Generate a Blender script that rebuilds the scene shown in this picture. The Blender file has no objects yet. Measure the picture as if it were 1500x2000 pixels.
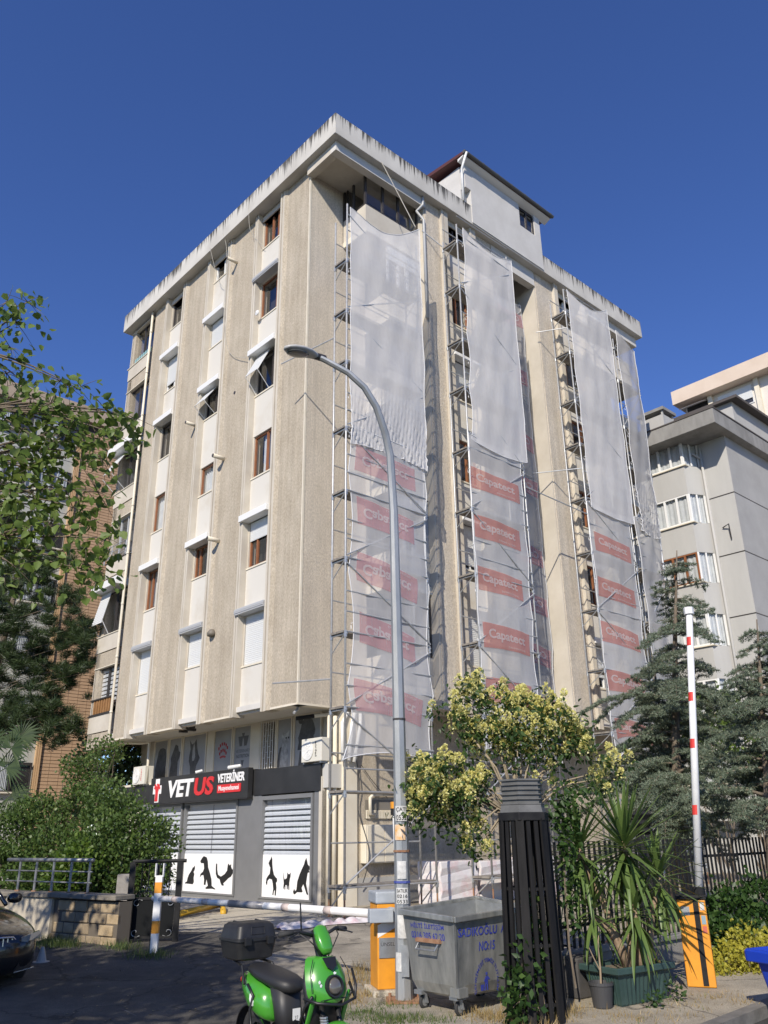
import bpy, math, random
import numpy as np
from mathutils import Vector, Matrix
random.seed(7); rng = np.random.default_rng(7)
scene = bpy.context.scene
# ------------------------------------------------------------------ camera
FPX, TH, RO, ANG = 1616.8, 0.37207, -0.013846, 0.738224
CAMZ = 1.6
def ray(px, py):
    X = (px-750)/FPX; Y = (1000-py)/FPX
    c, s = math.cos(RO), math.sin(RO); X, Y = c*X-s*Y, s*X+c*Y
    return Vector((X, math.cos(TH)-Y*math.sin(TH), math.sin(TH)+Y*math.cos(TH)))
def at(px, py, Y):                       # point at distance Y ahead of the camera
    d = ray(px, py); return Vector((0, 0, CAMZ))+d*(Y/d.y)
def gz(y):                               # the pavement rises a little towards the buildings
    t = min(1, max(0, (y-9)/9)); t = t*t*(3-2*t); return -.25+.25*t
def gp(px, py):                          # point on the pavement
    z = 0; d = ray(px, py)
    for _ in range(60):
        t = (z-CAMZ)/d.z; z = .5*z+.5*gz(d.y*t)
    t = (z-CAMZ)/d.z; return Vector((d.x*t, d.y*t, gz(d.y*t)))
cam = bpy.data.cameras.new('camera'); co = bpy.data.objects.new('camera', cam); scene.collection.objects.link(co)
cam.sensor_fit = 'VERTICAL'; cam.sensor_height = 36; cam.sensor_width = 27; cam.lens = 36*FPX/2000
cam.clip_start = .1; cam.clip_end = 3000
_ex = Vector((1, 0, 0)); _up = Vector((0, -math.sin(TH), math.cos(TH))); _fw = Vector((0, math.cos(TH), math.sin(TH)))
_c, _s = math.cos(RO), math.sin(RO)
_r = _c*_ex+_s*_up; _u = -_s*_ex+_c*_up
mm = Matrix((_r, _u, -_fw)).transposed().to_4x4(); mm.translation = (0, 0, CAMZ)
co.matrix_world = mm; scene.camera = co
# ------------------------------------------------------------------ light
SUN = Vector((-.235, -.782, .577)).normalized()           # towards the sun
w = bpy.data.worlds.new('World'); scene.world = w; w.use_nodes = True
nt = w.node_tree; nt.nodes.clear()
sky = nt.nodes.new('ShaderNodeTexSky'); sky.sky_type = 'NISHITA'; sky.sun_disc = False
sky.sun_elevation = math.asin(SUN.z); sky.sun_rotation = math.atan2(SUN.x, SUN.y)
sky.altitude = 1200; sky.air_density = 1.0; sky.dust_density = 0.05; sky.ozone_density = 5
bg = nt.nodes.new('ShaderNodeBackground'); bg.inputs[1].default_value = .127
out = nt.nodes.new('ShaderNodeOutputWorld')
hs_ = nt.nodes.new('ShaderNodeHueSaturation'); hs_.inputs['Saturation'].default_value = 1.13; hs_.inputs['Hue'].default_value = .515; nt.links.new(sky.outputs[0], hs_.inputs['Color']); nt.links.new(hs_.outputs[0], bg.inputs[0]); nt.links.new(bg.outputs[0], out.inputs[0])
sl = bpy.data.lights.new('sun', 'SUN'); sl.energy = 4.2; sl.angle = math.radians(.5); sl.color = (1, .915, .79)
so = bpy.data.objects.new('sun', sl); scene.collection.objects.link(so)
so.rotation_euler = SUN.to_track_quat('Z', 'Y').to_euler()
vs = scene.view_settings; vs.view_transform = 'Standard'; vs.look = 'None'; vs.exposure = 0.36; vs.gamma = 1; vs.use_curve_mapping = False
scene.render.engine = 'CYCLES'
try:
    scene.cycles.transparent_max_bounces = 24; scene.cycles.max_bounces = 6
except Exception: pass
# ------------------------------------------------------------------ building frame: x along the street front on the right, y along the shop front, z up
CX, CY = -2.22662, 21.0
BF = Matrix.Translation((CX, CY, 0)) @ Matrix.Rotation(ANG, 4, 'Z')
def b2w(x, y, z=0): return BF @ Vector((x, y, z))
def w2b(p): return BF.inverted() @ Vector(p)
# ------------------------------------------------------------------ helpers
OFF = {}
COL = scene.collection
def tag(o, label, cat, group=None):
    o['label'] = label; o['category'] = cat
    if group: o['group'] = group
def thing(name, label, cat, loc=(0, 0, 0), rz=None, bf=False, group=None):
    """Empty at a thing's base. bf: geometry given in the building frame; rz given: geometry in local space; else world space."""
    o = bpy.data.objects.new(name, None); COL.objects.link(o); o.empty_display_size = .2
    loc = Vector(loc)
    if bf: o.location = BF @ loc; o.rotation_euler = (0, 0, ANG); OFF[o.name] = loc.copy()
    elif rz is None: o.location = loc; OFF[o.name] = loc.copy()
    else: o.location = loc; o.rotation_euler = (0, 0, rz); OFF[o.name] = Vector((0, 0, 0))
    tag(o, label, cat, group); return o
def mesh_obj(name, V, F, mat, parent=None, smooth=False, label=None, kind=None):
    me = bpy.data.meshes.new(name)
    off = OFF.get(parent.name, Vector((0, 0, 0))) if parent else Vector((0, 0, 0))
    if isinstance(V, np.ndarray):
        V = V-np.array(off)
        nv = len(V); F = np.asarray(F, dtype=np.int32); nf, k = F.shape
        me.vertices.add(nv); me.vertices.foreach_set('co', V.astype(np.float32).ravel())
        me.loops.add(nf*k); me.loops.foreach_set('vertex_index', F.ravel())
        me.polygons.add(nf); me.polygons.foreach_set('loop_start', np.arange(0, nf*k, k, dtype=np.int32))
        try: me.polygons.foreach_set('loop_total', np.full(nf, k, dtype=np.int32))
        except Exception: pass
        me.update(calc_edges=True)
    else:
        me.from_pydata([tuple(Vector(p)-off) for p in V], [], F)
    if smooth: me.polygons.foreach_set('use_smooth', [True]*len(me.polygons))
    for m_ in (mat if isinstance(mat, (list, tuple)) else [mat]): me.materials.append(m_)
    me.update()
    o = bpy.data.objects.new(name, me); COL.objects.link(o)
    if parent: o.parent = parent; OFF[o.name] = off
    if label: o['label'] = label
    if kind: o['kind'] = kind
    return o
class MB:
    def __init__(s): s.v = []; s.f = []; s.mi = []; s.m = 0
    def add(s, V, F):
        n = len(s.v); s.v += [Vector(p) for p in V]; s.f += [tuple(i+n for i in f) for f in F]; s.mi += [s.m]*len(F); return s
    def box(s, x0, x1, y0, y1, z0, z1):
        if x0 > x1: x0, x1 = x1, x0
        if y0 > y1: y0, y1 = y1, y0
        if z0 > z1: z0, z1 = z1, z0
        return s.add([(x0, y0, z0), (x1, y0, z0), (x1, y1, z0), (x0, y1, z0), (x0, y0, z1), (x1, y0, z1), (x1, y1, z1), (x0, y1, z1)],
                     [(3, 2, 1, 0), (4, 5, 6, 7), (0, 1, 5, 4), (1, 2, 6, 5), (2, 3, 7, 6), (3, 0, 4, 7)])
    def hexa(s, P): return s.add(P, [(3, 2, 1, 0), (4, 5, 6, 7), (0, 1, 5, 4), (1, 2, 6, 5), (2, 3, 7, 6), (3, 0, 4, 7)])
    def bar(s, p, q, w, h, up=(0, 0, 1)):
        p = Vector(p); q = Vector(q); d = (q-p).normalized(); u = Vector(up)
        if abs(d.dot(u)) > .98: u = Vector((1, 0, 0))
        a = d.cross(u).normalized()*w/2; b = a.cross(d).normalized()*h/2
        return s.hexa([p-a-b, p+a-b, q+a-b, q-a-b, p-a+b, p+a+b, q+a+b, q-a+b])
    def tube(s, pts, r, n=8, caps=True):
        pts = [Vector(p) for p in pts]; R = r if isinstance(r, (list, tuple)) else [r]*len(pts)
        V = []; F = []; pa = None
        for i, p in enumerate(pts):
            d = (pts[min(i+1, len(pts)-1)]-pts[max(i-1, 0)])
            if d.length < 1e-9: d = Vector((0, 0, 1))
            d.normalize()
            if pa is None: a = d.orthogonal().normalized()
            else:
                a = pa-d*pa.dot(d)
                a = a.normalized() if a.length > 1e-6 else d.orthogonal().normalized()
            pa = a; b = d.cross(a)
            for k in range(n):
                t = 2*math.pi*k/n; V.append(p+(a*math.cos(t)+b*math.sin(t))*R[i])
        for i in range(len(pts)-1):
            for k in range(n): F.append((i*n+k, i*n+(k+1) % n, (i+1)*n+(k+1) % n, (i+1)*n+k))
        if caps: F.append(tuple(range(n))[::-1]); F.append(tuple((len(pts)-1)*n+k for k in range(n)))
        return s.add(V, F)
    def loft(s, rings, caps=True, closed=True):
        n = len(rings[0]); V = [p for r in rings for p in r]; F = []
        for i in range(len(rings)-1):
            for k in range(n if closed else n-1): F.append((i*n+k, i*n+(k+1) % n, (i+1)*n+(k+1) % n, (i+1)*n+k))
        if caps and closed: F.append(tuple(range(n))[::-1]); F.append(tuple((len(rings)-1)*n+k for k in range(n)))
        return s.add(V, F)
    def prism(s, poly, fn, t0, t1):
        n = len(poly); V = [fn(a, b, t0) for a, b in poly]+[fn(a, b, t1) for a, b in poly]
        F = [tuple(range(n))[::-1], tuple(range(n, 2*n))]+[(k, (k+1) % n, n+(k+1) % n, n+k) for k in range(n)]
        return s.add(V, F)
    def grid(s, fn, nu, nv):
        V = [fn(i/nu, j/nv) for j in range(nv+1) for i in range(nu+1)]
        F = [(j*(nu+1)+i, j*(nu+1)+i+1, (j+1)*(nu+1)+i+1, (j+1)*(nu+1)+i) for j in range(nv) for i in range(nu)]
        return s.add(V, F)
    def lathe(s, prof, c=(0, 0, 0), n=16, axis='z'):
        c = Vector(c); R = []
        for r, h in prof:
            ring = []
            for k in range(n):
                t = 2*math.pi*k/n; x, y = r*math.cos(t), r*math.sin(t)
                ring.append(c+(Vector((x, y, h)) if axis == 'z' else Vector((x, h, y)) if axis == 'y' else Vector((h, x, y))))
            R.append(ring)
        return s.loft(R)
    def torus(s, c, R, r, axis='y', n=28, m=10):
        c = Vector(c); rings = []
        for i in range(n+1):
            t = 2*math.pi*i/n; ring = []
            for k in range(m):
                q = 2*math.pi*k/m; rr = R+r*math.cos(q); h = r*math.sin(q)
                x, y = rr*math.cos(t), rr*math.sin(t)
                ring.append(c+(Vector((x, h, y)) if axis == 'y' else Vector((x, y, h))))
            rings.append(ring)
        return s.loft(rings, caps=False)
    def build(s, name, mat, parent=None, smooth=False, bevel=0, label=None, kind=None, auto=False):
        o = mesh_obj(name, s.v, s.f, mat, parent, smooth, label, kind)
        if isinstance(mat, (list, tuple)) and len(mat) > 1: o.data.polygons.foreach_set('material_index', s.mi)
        if bevel:
            b = o.modifiers.new('b', 'BEVEL'); b.width = bevel; b.segments = 2; b.limit_method = 'ANGLE'; b.angle_limit = .6
        if auto: 
            try: o.data.shade_smooth(); o.data.set_sharp_from_angle(angle=.7)
            except Exception: pass
        return o
def share(src, parent, loc=None, rot=None, scale=None, name=None, label=None):
    o = src.copy(); COL.objects.link(o)
    if parent: o.parent = parent; OFF[o.name] = OFF.get(parent.name, Vector((0, 0, 0)))
    if loc is not None: o.location = loc
    if rot is not None: o.rotation_euler = rot
    if scale is not None: o.scale = scale
    if 'label' in o: del o['label']
    if label: o['label'] = label
    return o
_tc = {}
def text(s, extrude=0, offset=0.0, shear=0):
    """letters as a mesh, scaled into the unit box: (V n x 3, faces)"""
    key = (s, extrude, offset, shear)
    if key in _tc: return _tc[key]
    cu = bpy.data.curves.new('t', 'FONT'); cu.body = s; cu.extrude = extrude; cu.offset = offset; cu.resolution_u = 3; cu.shear = shear
    o = bpy.data.objects.new('t', cu); COL.objects.link(o)
    dg = bpy.context.evaluated_depsgraph_get(); dg.update(); me = bpy.data.meshes.new_from_object(o.evaluated_get(dg))
    V = np.array([v.co[:] for v in me.vertices]); F = [tuple(p.vertices) for p in me.polygons]
    bpy.data.objects.remove(o); bpy.data.curves.remove(cu); bpy.data.meshes.remove(me)
    mn = V.min(0); mx = V.max(0); asp = (mx[0]-mn[0])/(mx[1]-mn[1])
    V[:, 0] = (V[:, 0]-mn[0])/(mx[0]-mn[0]); V[:, 1] = (V[:, 1]-mn[1])/(mx[1]-mn[1])
    _tc[key] = (V, F, asp); return _tc[key]
def put_text(mb, s, fn, extrude=0, offset=0.0, shear=0):
    V, F, _ = text(s, extrude, offset, shear); return mb.add([fn(*p) for p in V], F)
# ------------------------------------------------------------------ materials
MT = {}
def N(nt, t, **kw):
    n = nt.nodes.new(t)
    for k, v in kw.items(): setattr(n, k, v)
    return n
def new_mat(name):
    m = bpy.data.materials.new(name); m.use_nodes = True; return m, m.node_tree, m.node_tree.nodes['Principled BSDF']
def mat(name, col, rough=.6, metal=0., col2=None, scale=4., bump=0., bscale=60., stretch=(1, 1, 1), coat=0., spec=.5, detail=6, lo=.35, hi=.65, bstretch=None, vor=False, speck=0, sscale=26):
    if name in MT: return MT[name]
    m, nt, p = new_mat(name); L = nt.links.new
    p.inputs['Base Color'].default_value = (*col, 1); p.inputs['Roughness'].default_value = rough; p.inputs['Metallic'].default_value = metal
    p.inputs['Specular IOR Level'].default_value = spec
    if coat: p.inputs['Coat Weight'].default_value = coat; p.inputs['Coat Roughness'].default_value = .08
    tc = N(nt, 'ShaderNodeTexCoord')
    if col2:
        mp = N(nt, 'ShaderNodeMapping'); mp.inputs['Scale'].default_value = stretch; L(tc.outputs['Object'], mp.inputs['Vector'])
        nz = N(nt, 'ShaderNodeTexNoise'); nz.inputs['Scale'].default_value = scale; nz.inputs['Detail'].default_value = detail; nz.inputs['Roughness'].default_value = .65
        L(mp.outputs[0], nz.inputs['Vector'])
        cr = N(nt, 'ShaderNodeValToRGB'); cr.color_ramp.elements[0].position = lo; cr.color_ramp.elements[1].position = hi
        cr.color_ramp.elements[0].color = (*col, 1); cr.color_ramp.elements[1].color = (*col2, 1)
        L(nz.outputs['Fac'], cr.inputs['Fac']); L(cr.outputs['Color'], p.inputs['Base Color'])
    if speck:
        mp3 = N(nt, 'ShaderNodeMapping'); mp3.inputs['Scale'].default_value = (1, 1, .55); L(tc.outputs['Object'], mp3.inputs['Vector'])
        n3 = N(nt, 'ShaderNodeTexNoise'); n3.inputs['Scale'].default_value = sscale; n3.inputs['Detail'].default_value = 3; n3.inputs['Roughness'].default_value = .7; L(mp3.outputs[0], n3.inputs['Vector'])
        r3 = N(nt, 'ShaderNodeMapRange'); r3.inputs['From Min'].default_value = .3; r3.inputs['From Max'].default_value = .7; r3.inputs['To Min'].default_value = 1-speck; r3.inputs['To Max'].default_value = 1+speck*.6; L(n3.outputs['Fac'], r3.inputs['Value'])
        x3 = N(nt, 'ShaderNodeMixRGB'); x3.blend_type = 'MULTIPLY'; x3.inputs[0].default_value = 1; L(cr.outputs['Color'], x3.inputs[1]); L(r3.outputs[0], x3.inputs[2])
        mp4 = N(nt, 'ShaderNodeMapping'); mp4.inputs['Scale'].default_value = (3.2, 3.2, .16); L(tc.outputs['Object'], mp4.inputs['Vector'])
        n4 = N(nt, 'ShaderNodeTexNoise'); n4.inputs['Scale'].default_value = 1.5; n4.inputs['Detail'].default_value = 6; n4.inputs['Roughness'].default_value = .7; L(mp4.outputs[0], n4.inputs['Vector'])
        r4 = N(nt, 'ShaderNodeMapRange'); r4.inputs['From Min'].default_value = .3; r4.inputs['From Max'].default_value = .7; r4.inputs['To Min'].default_value = .84; r4.inputs['To Max'].default_value = 1.1; L(n4.outputs['Fac'], r4.inputs['Value'])
        x4 = N(nt, 'ShaderNodeMixRGB'); x4.blend_type = 'MULTIPLY'; x4.inputs[0].default_value = 1; L(x3.outputs[0], x4.inputs[1]); L(r4.outputs[0], x4.inputs[2]); L(x4.outputs[0], p.inputs['Base Color'])
    if bump:
        mp2 = N(nt, 'ShaderNodeMapping'); mp2.inputs['Scale'].default_value = bstretch or (1, 1, 1); L(tc.outputs['Object'], mp2.inputs['Vector'])
        if vor:
            n2 = N(nt, 'ShaderNodeTexVoronoi'); n2.inputs['Scale'].default_value = bscale; o_ = n2.outputs['Distance']
        else:
            n2 = N(nt, 'ShaderNodeTexNoise'); n2.inputs['Scale'].default_value = bscale; n2.inputs['Detail'].default_value = 4; o_ = n2.outputs['Fac']
        L(mp2.outputs[0], n2.inputs['Vector'])
        b = N(nt, 'ShaderNodeBump'); b.inputs['Strength'].default_value = bump; b.inputs['Distance'].default_value = .02
        L(o_, b.inputs['Height']); L(b.outputs[0], p.inputs['Normal'])
    MT[name] = m; return m
def foliage(name, c1, c2, rough=.45, trans=.35, c3=None):
    m, nt, p = new_mat(name); L = nt.links.new
    g = N(nt, 'ShaderNodeNewGeometry'); cr = N(nt, 'ShaderNodeValToRGB')
    cr.color_ramp.elements[0].color = (*c1, 1); cr.color_ramp.elements[1].color = (*c2, 1)
    if c3:
        e = cr.color_ramp.elements.new(.85); e.color = (*c2, 1); cr.color_ramp.elements[2].color = (*c3, 1)
    L(g.outputs['Random Per Island'], cr.inputs['Fac']); L(cr.outputs['Color'], p.inputs['Base Color'])
    p.inputs['Roughness'].default_value = rough; p.inputs['Specular IOR Level'].default_value = .4
    t = N(nt, 'ShaderNodeBsdfTranslucent'); mx = N(nt, 'ShaderNodeMixShader'); mx.inputs[0].default_value = trans
    hs = N(nt, 'ShaderNodeHueSaturation'); hs.inputs['Value'].default_value = 1.5; hs.inputs['Hue'].default_value = .485; L(cr.outputs['Color'], hs.inputs['Color']); L(hs.outputs[0], t.inputs['Color'])
    o = nt.nodes['Material Output']; L(p.outputs[0], mx.inputs[1]); L(t.outputs[0], mx.inputs[2]); L(mx.outputs[0], o.inputs['Surface'])
    MT[name] = m; return m
def sheer(name, col, alpha, trans=.35, weave=0, streak=0):
    """thin woven sheet: part of the light passes straight through the mesh"""
    m, nt, p = new_mat(name); L = nt.links.new; o = nt.nodes['Material Output']; nt.nodes.remove(p)
    d = N(nt, 'ShaderNodeBsdfDiffuse'); d.inputs['Color'].default_value = (*col, 1)
    t = N(nt, 'ShaderNodeBsdfTranslucent'); t.inputs['Color'].default_value = (*col, 1)
    tr = N(nt, 'ShaderNodeBsdfTransparent'); m1 = N(nt, 'ShaderNodeMixShader'); m1.inputs[0].default_value = trans
    m2 = N(nt, 'ShaderNodeMixShader'); L(d.outputs[0], m1.inputs[1]); L(t.outputs[0], m1.inputs[2])
    L(tr.outputs[0], m2.inputs[1]); L(m1.outputs[0], m2.inputs[2]); L(m2.outputs[0], o.inputs['Surface'])
    tc = N(nt, 'ShaderNodeTexCoord'); mp = N(nt, 'ShaderNodeMapping'); mp.inputs['Scale'].default_value = (3, 3, .6); L(tc.outputs['Object'], mp.inputs[0])
    nz = N(nt, 'ShaderNodeTexNoise'); nz.inputs['Scale'].default_value = 3; nz.inputs['Detail'].default_value = 8; nz.inputs['Roughness'].default_value = .7; L(mp.outputs[0], nz.inputs['Vector'])
    mr = N(nt, 'ShaderNodeMapRange'); mr.inputs['From Min'].default_value = .25; mr.inputs['From Max'].default_value = .75
    mr.inputs['To Min'].default_value = alpha-.05; mr.inputs['To Max'].default_value = min(1, alpha+.05); L(nz.outputs['Fac'], mr.inputs['Value'])
    L(mr.outputs[0], m2.inputs[0])
    MT[name] = m; return m
def glass(name, tint=(.97, .98, 1.0), thru=.92, rough=.02):
    m, nt, p = new_mat(name); L = nt.links.new; o = nt.nodes['Material Output']; nt.nodes.remove(p)
    tr = N(nt, 'ShaderNodeBsdfTransparent'); tr.inputs['Color'].default_value = (*[c*thru for c in tint], 1)
    g = N(nt, 'ShaderNodeBsdfGlossy'); g.inputs['Roughness'].default_value = rough; g.inputs['Color'].default_value = (1, 1, 1, 1)
    lw = N(nt, 'ShaderNodeLayerWeight'); lw.inputs[0].default_value = .5; pw = N(nt, 'ShaderNodeMath'); pw.operation = 'POWER'; pw.inputs[1].default_value = 3.2; L(lw.outputs['Facing'], pw.inputs[0])
    f = N(nt, 'ShaderNodeMath'); f.operation = 'MULTIPLY_ADD'; f.inputs[1].default_value = .8; f.inputs[2].default_value = .06; L(pw.outputs[0], f.inputs[0])
    mx = N(nt, 'ShaderNodeMixShader'); L(f.outputs[0], mx.inputs[0]); L(tr.outputs[0], mx.inputs[1]); L(g.outputs[0], mx.inputs[2]); L(mx.outputs[0], o.inputs['Surface'])
    MT[name] = m; return m
STUC = mat('stucco', (.42, .358, .27), .92, col2=(.54, .475, .375), scale=1.4, bump=1.0, bscale=75, bstretch=(1, 1, .5), stretch=(1, 1, .6), lo=.3, hi=.7, detail=9, speck=.28)
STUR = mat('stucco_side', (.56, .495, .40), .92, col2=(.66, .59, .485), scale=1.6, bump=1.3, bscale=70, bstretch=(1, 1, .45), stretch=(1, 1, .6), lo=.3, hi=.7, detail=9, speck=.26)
CREAM = mat('cream_render', (.48, .435, .36), .85, col2=(.57, .525, .445), scale=.9, bump=.15, bscale=30, detail=7)
CREAM2 = mat('cream_trim', (.64, .58, .46), .8, col2=(.70, .65, .54), scale=2, bump=.1, bscale=40)
PANEL = mat('panel_render', (.60, .575, .52), .85, col2=(.50, .45, .365), scale=.7, detail=8, lo=.52, hi=.8, bump=.1, bscale=40)
WHITE = mat('white_render', (.52, .505, .475), .85, col2=(.59, .575, .545), scale=1.2, bump=.15, bscale=25)
SOFF = mat('soffit', (.55, .53, .49), .9, col2=(.62, .60, .56), scale=1, bump=.1, bscale=30)
WPVC = mat('white_pvc', (.74, .74, .72), .4)
GPVC = mat('grey_pvc', (.42, .43, .44), .4)
BROWN = mat('brown_frame', (.22, .085, .035), .45, col2=(.28, .11, .045), scale=6)
DKFR = mat('dark_frame', (.045, .04, .038), .45)
GALV = mat('galvanised', (.45, .47, .48), .42, .75, col2=(.33, .34, .35), scale=7, bump=.08, bscale=90)
STEEL = mat('scaffold_steel', (.42, .43, .43), .5, .55, col2=(.55, .55, .54), scale=5, stretch=(1, 1, 3))
RUST = mat('rusty_steel', (.22, .10, .05), .8, .1, col2=(.33, .2, .12), scale=9)
PLANK = mat('scaffold_deck', (.17, .15, .13), .85, col2=(.26, .24, .21), scale=7)
GLASS = glass('window_glass')
ROOM = mat('dark_room', (.022, .021, .02), .9, col2=(.05, .045, .04), scale=1.2)
CURT = mat('curtain', (.62, .64, .62), .9, col2=(.5, .52, .52), scale=3)
SHUT = mat('roller_shutter', (.68, .69, .68), .5)
BLACK = mat('black_paint', (.012, .012, .013), .6, col2=(.022, .022, .022), scale=8, spec=.2)
CABLE = mat('cable', (.05, .05, .05), .6)
CABLEW = mat('pale_cable', (.42, .40, .35), .6)
def stain_mat():
    m, nt, p = new_mat('stained_concrete'); L = nt.links.new; p.inputs['Roughness'].default_value = .9
    tc = N(nt, 'ShaderNodeTexCoord')
    mp = N(nt, 'ShaderNodeMapping'); mp.inputs['Scale'].default_value = (6.5, 6.5, .16); L(tc.outputs['Object'], mp.inputs[0])
    nz = N(nt, 'ShaderNodeTexNoise'); nz.inputs['Scale'].default_value = 1.6; nz.inputs['Detail'].default_value = 7; nz.inputs['Roughness'].default_value = .75; L(mp.outputs[0], nz.inputs['Vector'])
    sp = N(nt, 'ShaderNodeSeparateXYZ'); L(tc.outputs['Object'], sp.inputs[0])
    h = N(nt, 'ShaderNodeMapRange'); h.inputs['From Min'].default_value = 21.8; h.inputs['From Max'].default_value = 22.6; h.inputs['To Min'].default_value = -.13; h.inputs['To Max'].default_value = .11; L(sp.outputs[2], h.inputs['Value'])
    ad = N(nt, 'ShaderNodeMath'); ad.operation = 'ADD'; L(nz.outputs['Fac'], ad.inputs[0]); L(h.outputs[0], ad.inputs[1])
    cr = N(nt, 'ShaderNodeValToRGB'); cr.color_ramp.elements[0].position = .55; cr.color_ramp.elements[1].position = .62; cr.color_ramp.elements[0].color = (1, 1, 1, 1); cr.color_ramp.elements[1].color = (.13, .13, .13, 1)
    L(ad.outputs[0], cr.inputs[0])
    n2 = N(nt, 'ShaderNodeTexNoise'); n2.inputs['Scale'].default_value = 1.1; n2.inputs['Detail'].default_value = 8; L(tc.outputs['Object'], n2.inputs['Vector'])
    c2 = N(nt, 'ShaderNodeValToRGB'); c2.color_ramp.elements[0].position = .3; c2.color_ramp.elements[1].position = .7; c2.color_ramp.elements[0].color = (.46, .44, .40, 1); c2.color_ramp.elements[1].color = (.60, .58, .53, 1); L(n2.outputs[0], c2.inputs[0])
    mx = N(nt, 'ShaderNodeMixRGB'); mx.blend_type = 'MULTIPLY'; mx.inputs[0].default_value = 1; L(c2.outputs[0], mx.inputs[1]); L(cr.outputs[0], mx.inputs[2]); L(mx.outputs[0], p.inputs['Base Color'])
    b = N(nt, 'ShaderNodeBump'); b.inputs['Strength'].default_value = .2; b.inputs['Distance'].default_value = .02; L(n2.outputs[0], b.inputs['Height']); L(b.outputs[0], p.inputs['Normal'])
    return m
FASCIA = stain_mat()
# facade mappings: (s along the wall, z, d outwards)
def FL(x0): return lambda s, z, d: Vector((x0-d, s, z))
def FR(y0): return lambda s, z, d: Vector((s, y0-d, z))
def fb(mb, F, s0, s1, z0, z1, d0, d1):
    a = F(s0, z0, d0); b = F(s1, z1, d1); return mb.box(a.x, b.x, a.y, b.y, a.z, b.z)
def part(F, name, m, parent, s0, s1, z0, z1, d0, d1, bevel=0, label=None):
    mb = MB(); fb(mb, F, s0, s1, z0, z1, d0, d1); return mb.build(name, m, parent, bevel=bevel, label=label)
def quad(mb, F, s0, s1, z0, z1, d): return mb.add([F(s0, z0, d), F(s1, z0, d), F(s1, z1, d), F(s0, z1, d)], [(0, 1, 2, 3)])
def slats(mb, F, s0, s1, z0, z1, d, pitch=.055, thick=.014):
    n = max(1, int(round((z1-z0)/pitch))); h = (z1-z0)/n
    for i in range(n):
        a = z0+i*h
        P = [F(s0, a, d), F(s1, a, d), F(s1, a+h*.75, d+thick), F(s0, a+h*.75, d+thick), F(s0, a+h, d), F(s1, a+h, d)]
        mb.add(P, [(0, 1, 2, 3), (3, 2, 5, 4)])
def window(F, parent, s0, s1, z0, z1, d, fm, mull=(.5,), curtain=0, shutter=0, sm=None, cd=.14, room=.35, fw=.055, open_=0, gm=None, label=None, sill=True, blinds=False, interior=True):
    """window > pane, curtain, roller_shutter, interior. d: depth of the frame's face"""
    mb = MB()
    fb(mb, F, s0, s0+fw, z0, z1, d-.06, d); fb(mb, F, s1-fw, s1, z0, z1, d-.06, d)
    fb(mb, F, s0+fw, s1-fw, z0, z0+fw, d-.06, d); fb(mb, F, s0+fw, s1-fw, z1-fw, z1, d-.06, d)
    xs = [s0+fw]
    for t in mull:
        c = s0+(s1-s0)*t; fb(mb, F, c-fw*.6, c+fw*.6, z0+fw, z1-fw, d-.06, d+.004); xs += [c-fw*.6, c+fw*.6]
    xs.append(s1-fw)
    o = mb.build('window', fm, parent, label=label)
    for i in range(0, len(xs), 2):
        g = MB(); quad(g, F, xs[i], xs[i+1], z0+fw, z1-fw, d-.035); g.build('pane', gm or GLASS, o)
    if interior:
        r = MB(); fb(r, F, s0, s1, z0, z1, d-room-.02, d-room); r.build('interior', ROOM, o)
    if curtain:
        c = MB(); nn = 26; cs = [(0, curtain)] if curtain > 0 else [(1+curtain, 1)]
        for a, b in cs:
            def cf(u, v, a=a, b=b): return F(s0+(s1-s0)*(a+(b-a)*u), z0+(z1-z0)*v, d-cd+.018*math.sin(u*nn*1.9+1.3*math.sin(u*9)))
            c.grid(cf, nn*2, 1)
        c.build('curtain', CURT, o, smooth=True)
    if blinds:
        c = MB(); n = 9
        for i in range(n):
            a = z0+(z1-z0)*i/n; fb(c, F, s0+fw, s1-fw, a, a+(z1-z0)/n*.72, d-.09, d-.085)
        c.build('striped_blind', SHUT, o)
    if shutter:
        c = MB(); slats(c, F, s0+.02, s1-.02, z1-(z1-z0)*shutter, z1, d+.02); c.build('roller_shutter', sm or SHUT, o)
    if sill:
        c = MB(); fb(c, F, s0-.03, s1+.03, z0-.035, z0, d, .02 if d < 0 else d+.05); c.build('sill', CREAM2, o)
    return o
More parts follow.
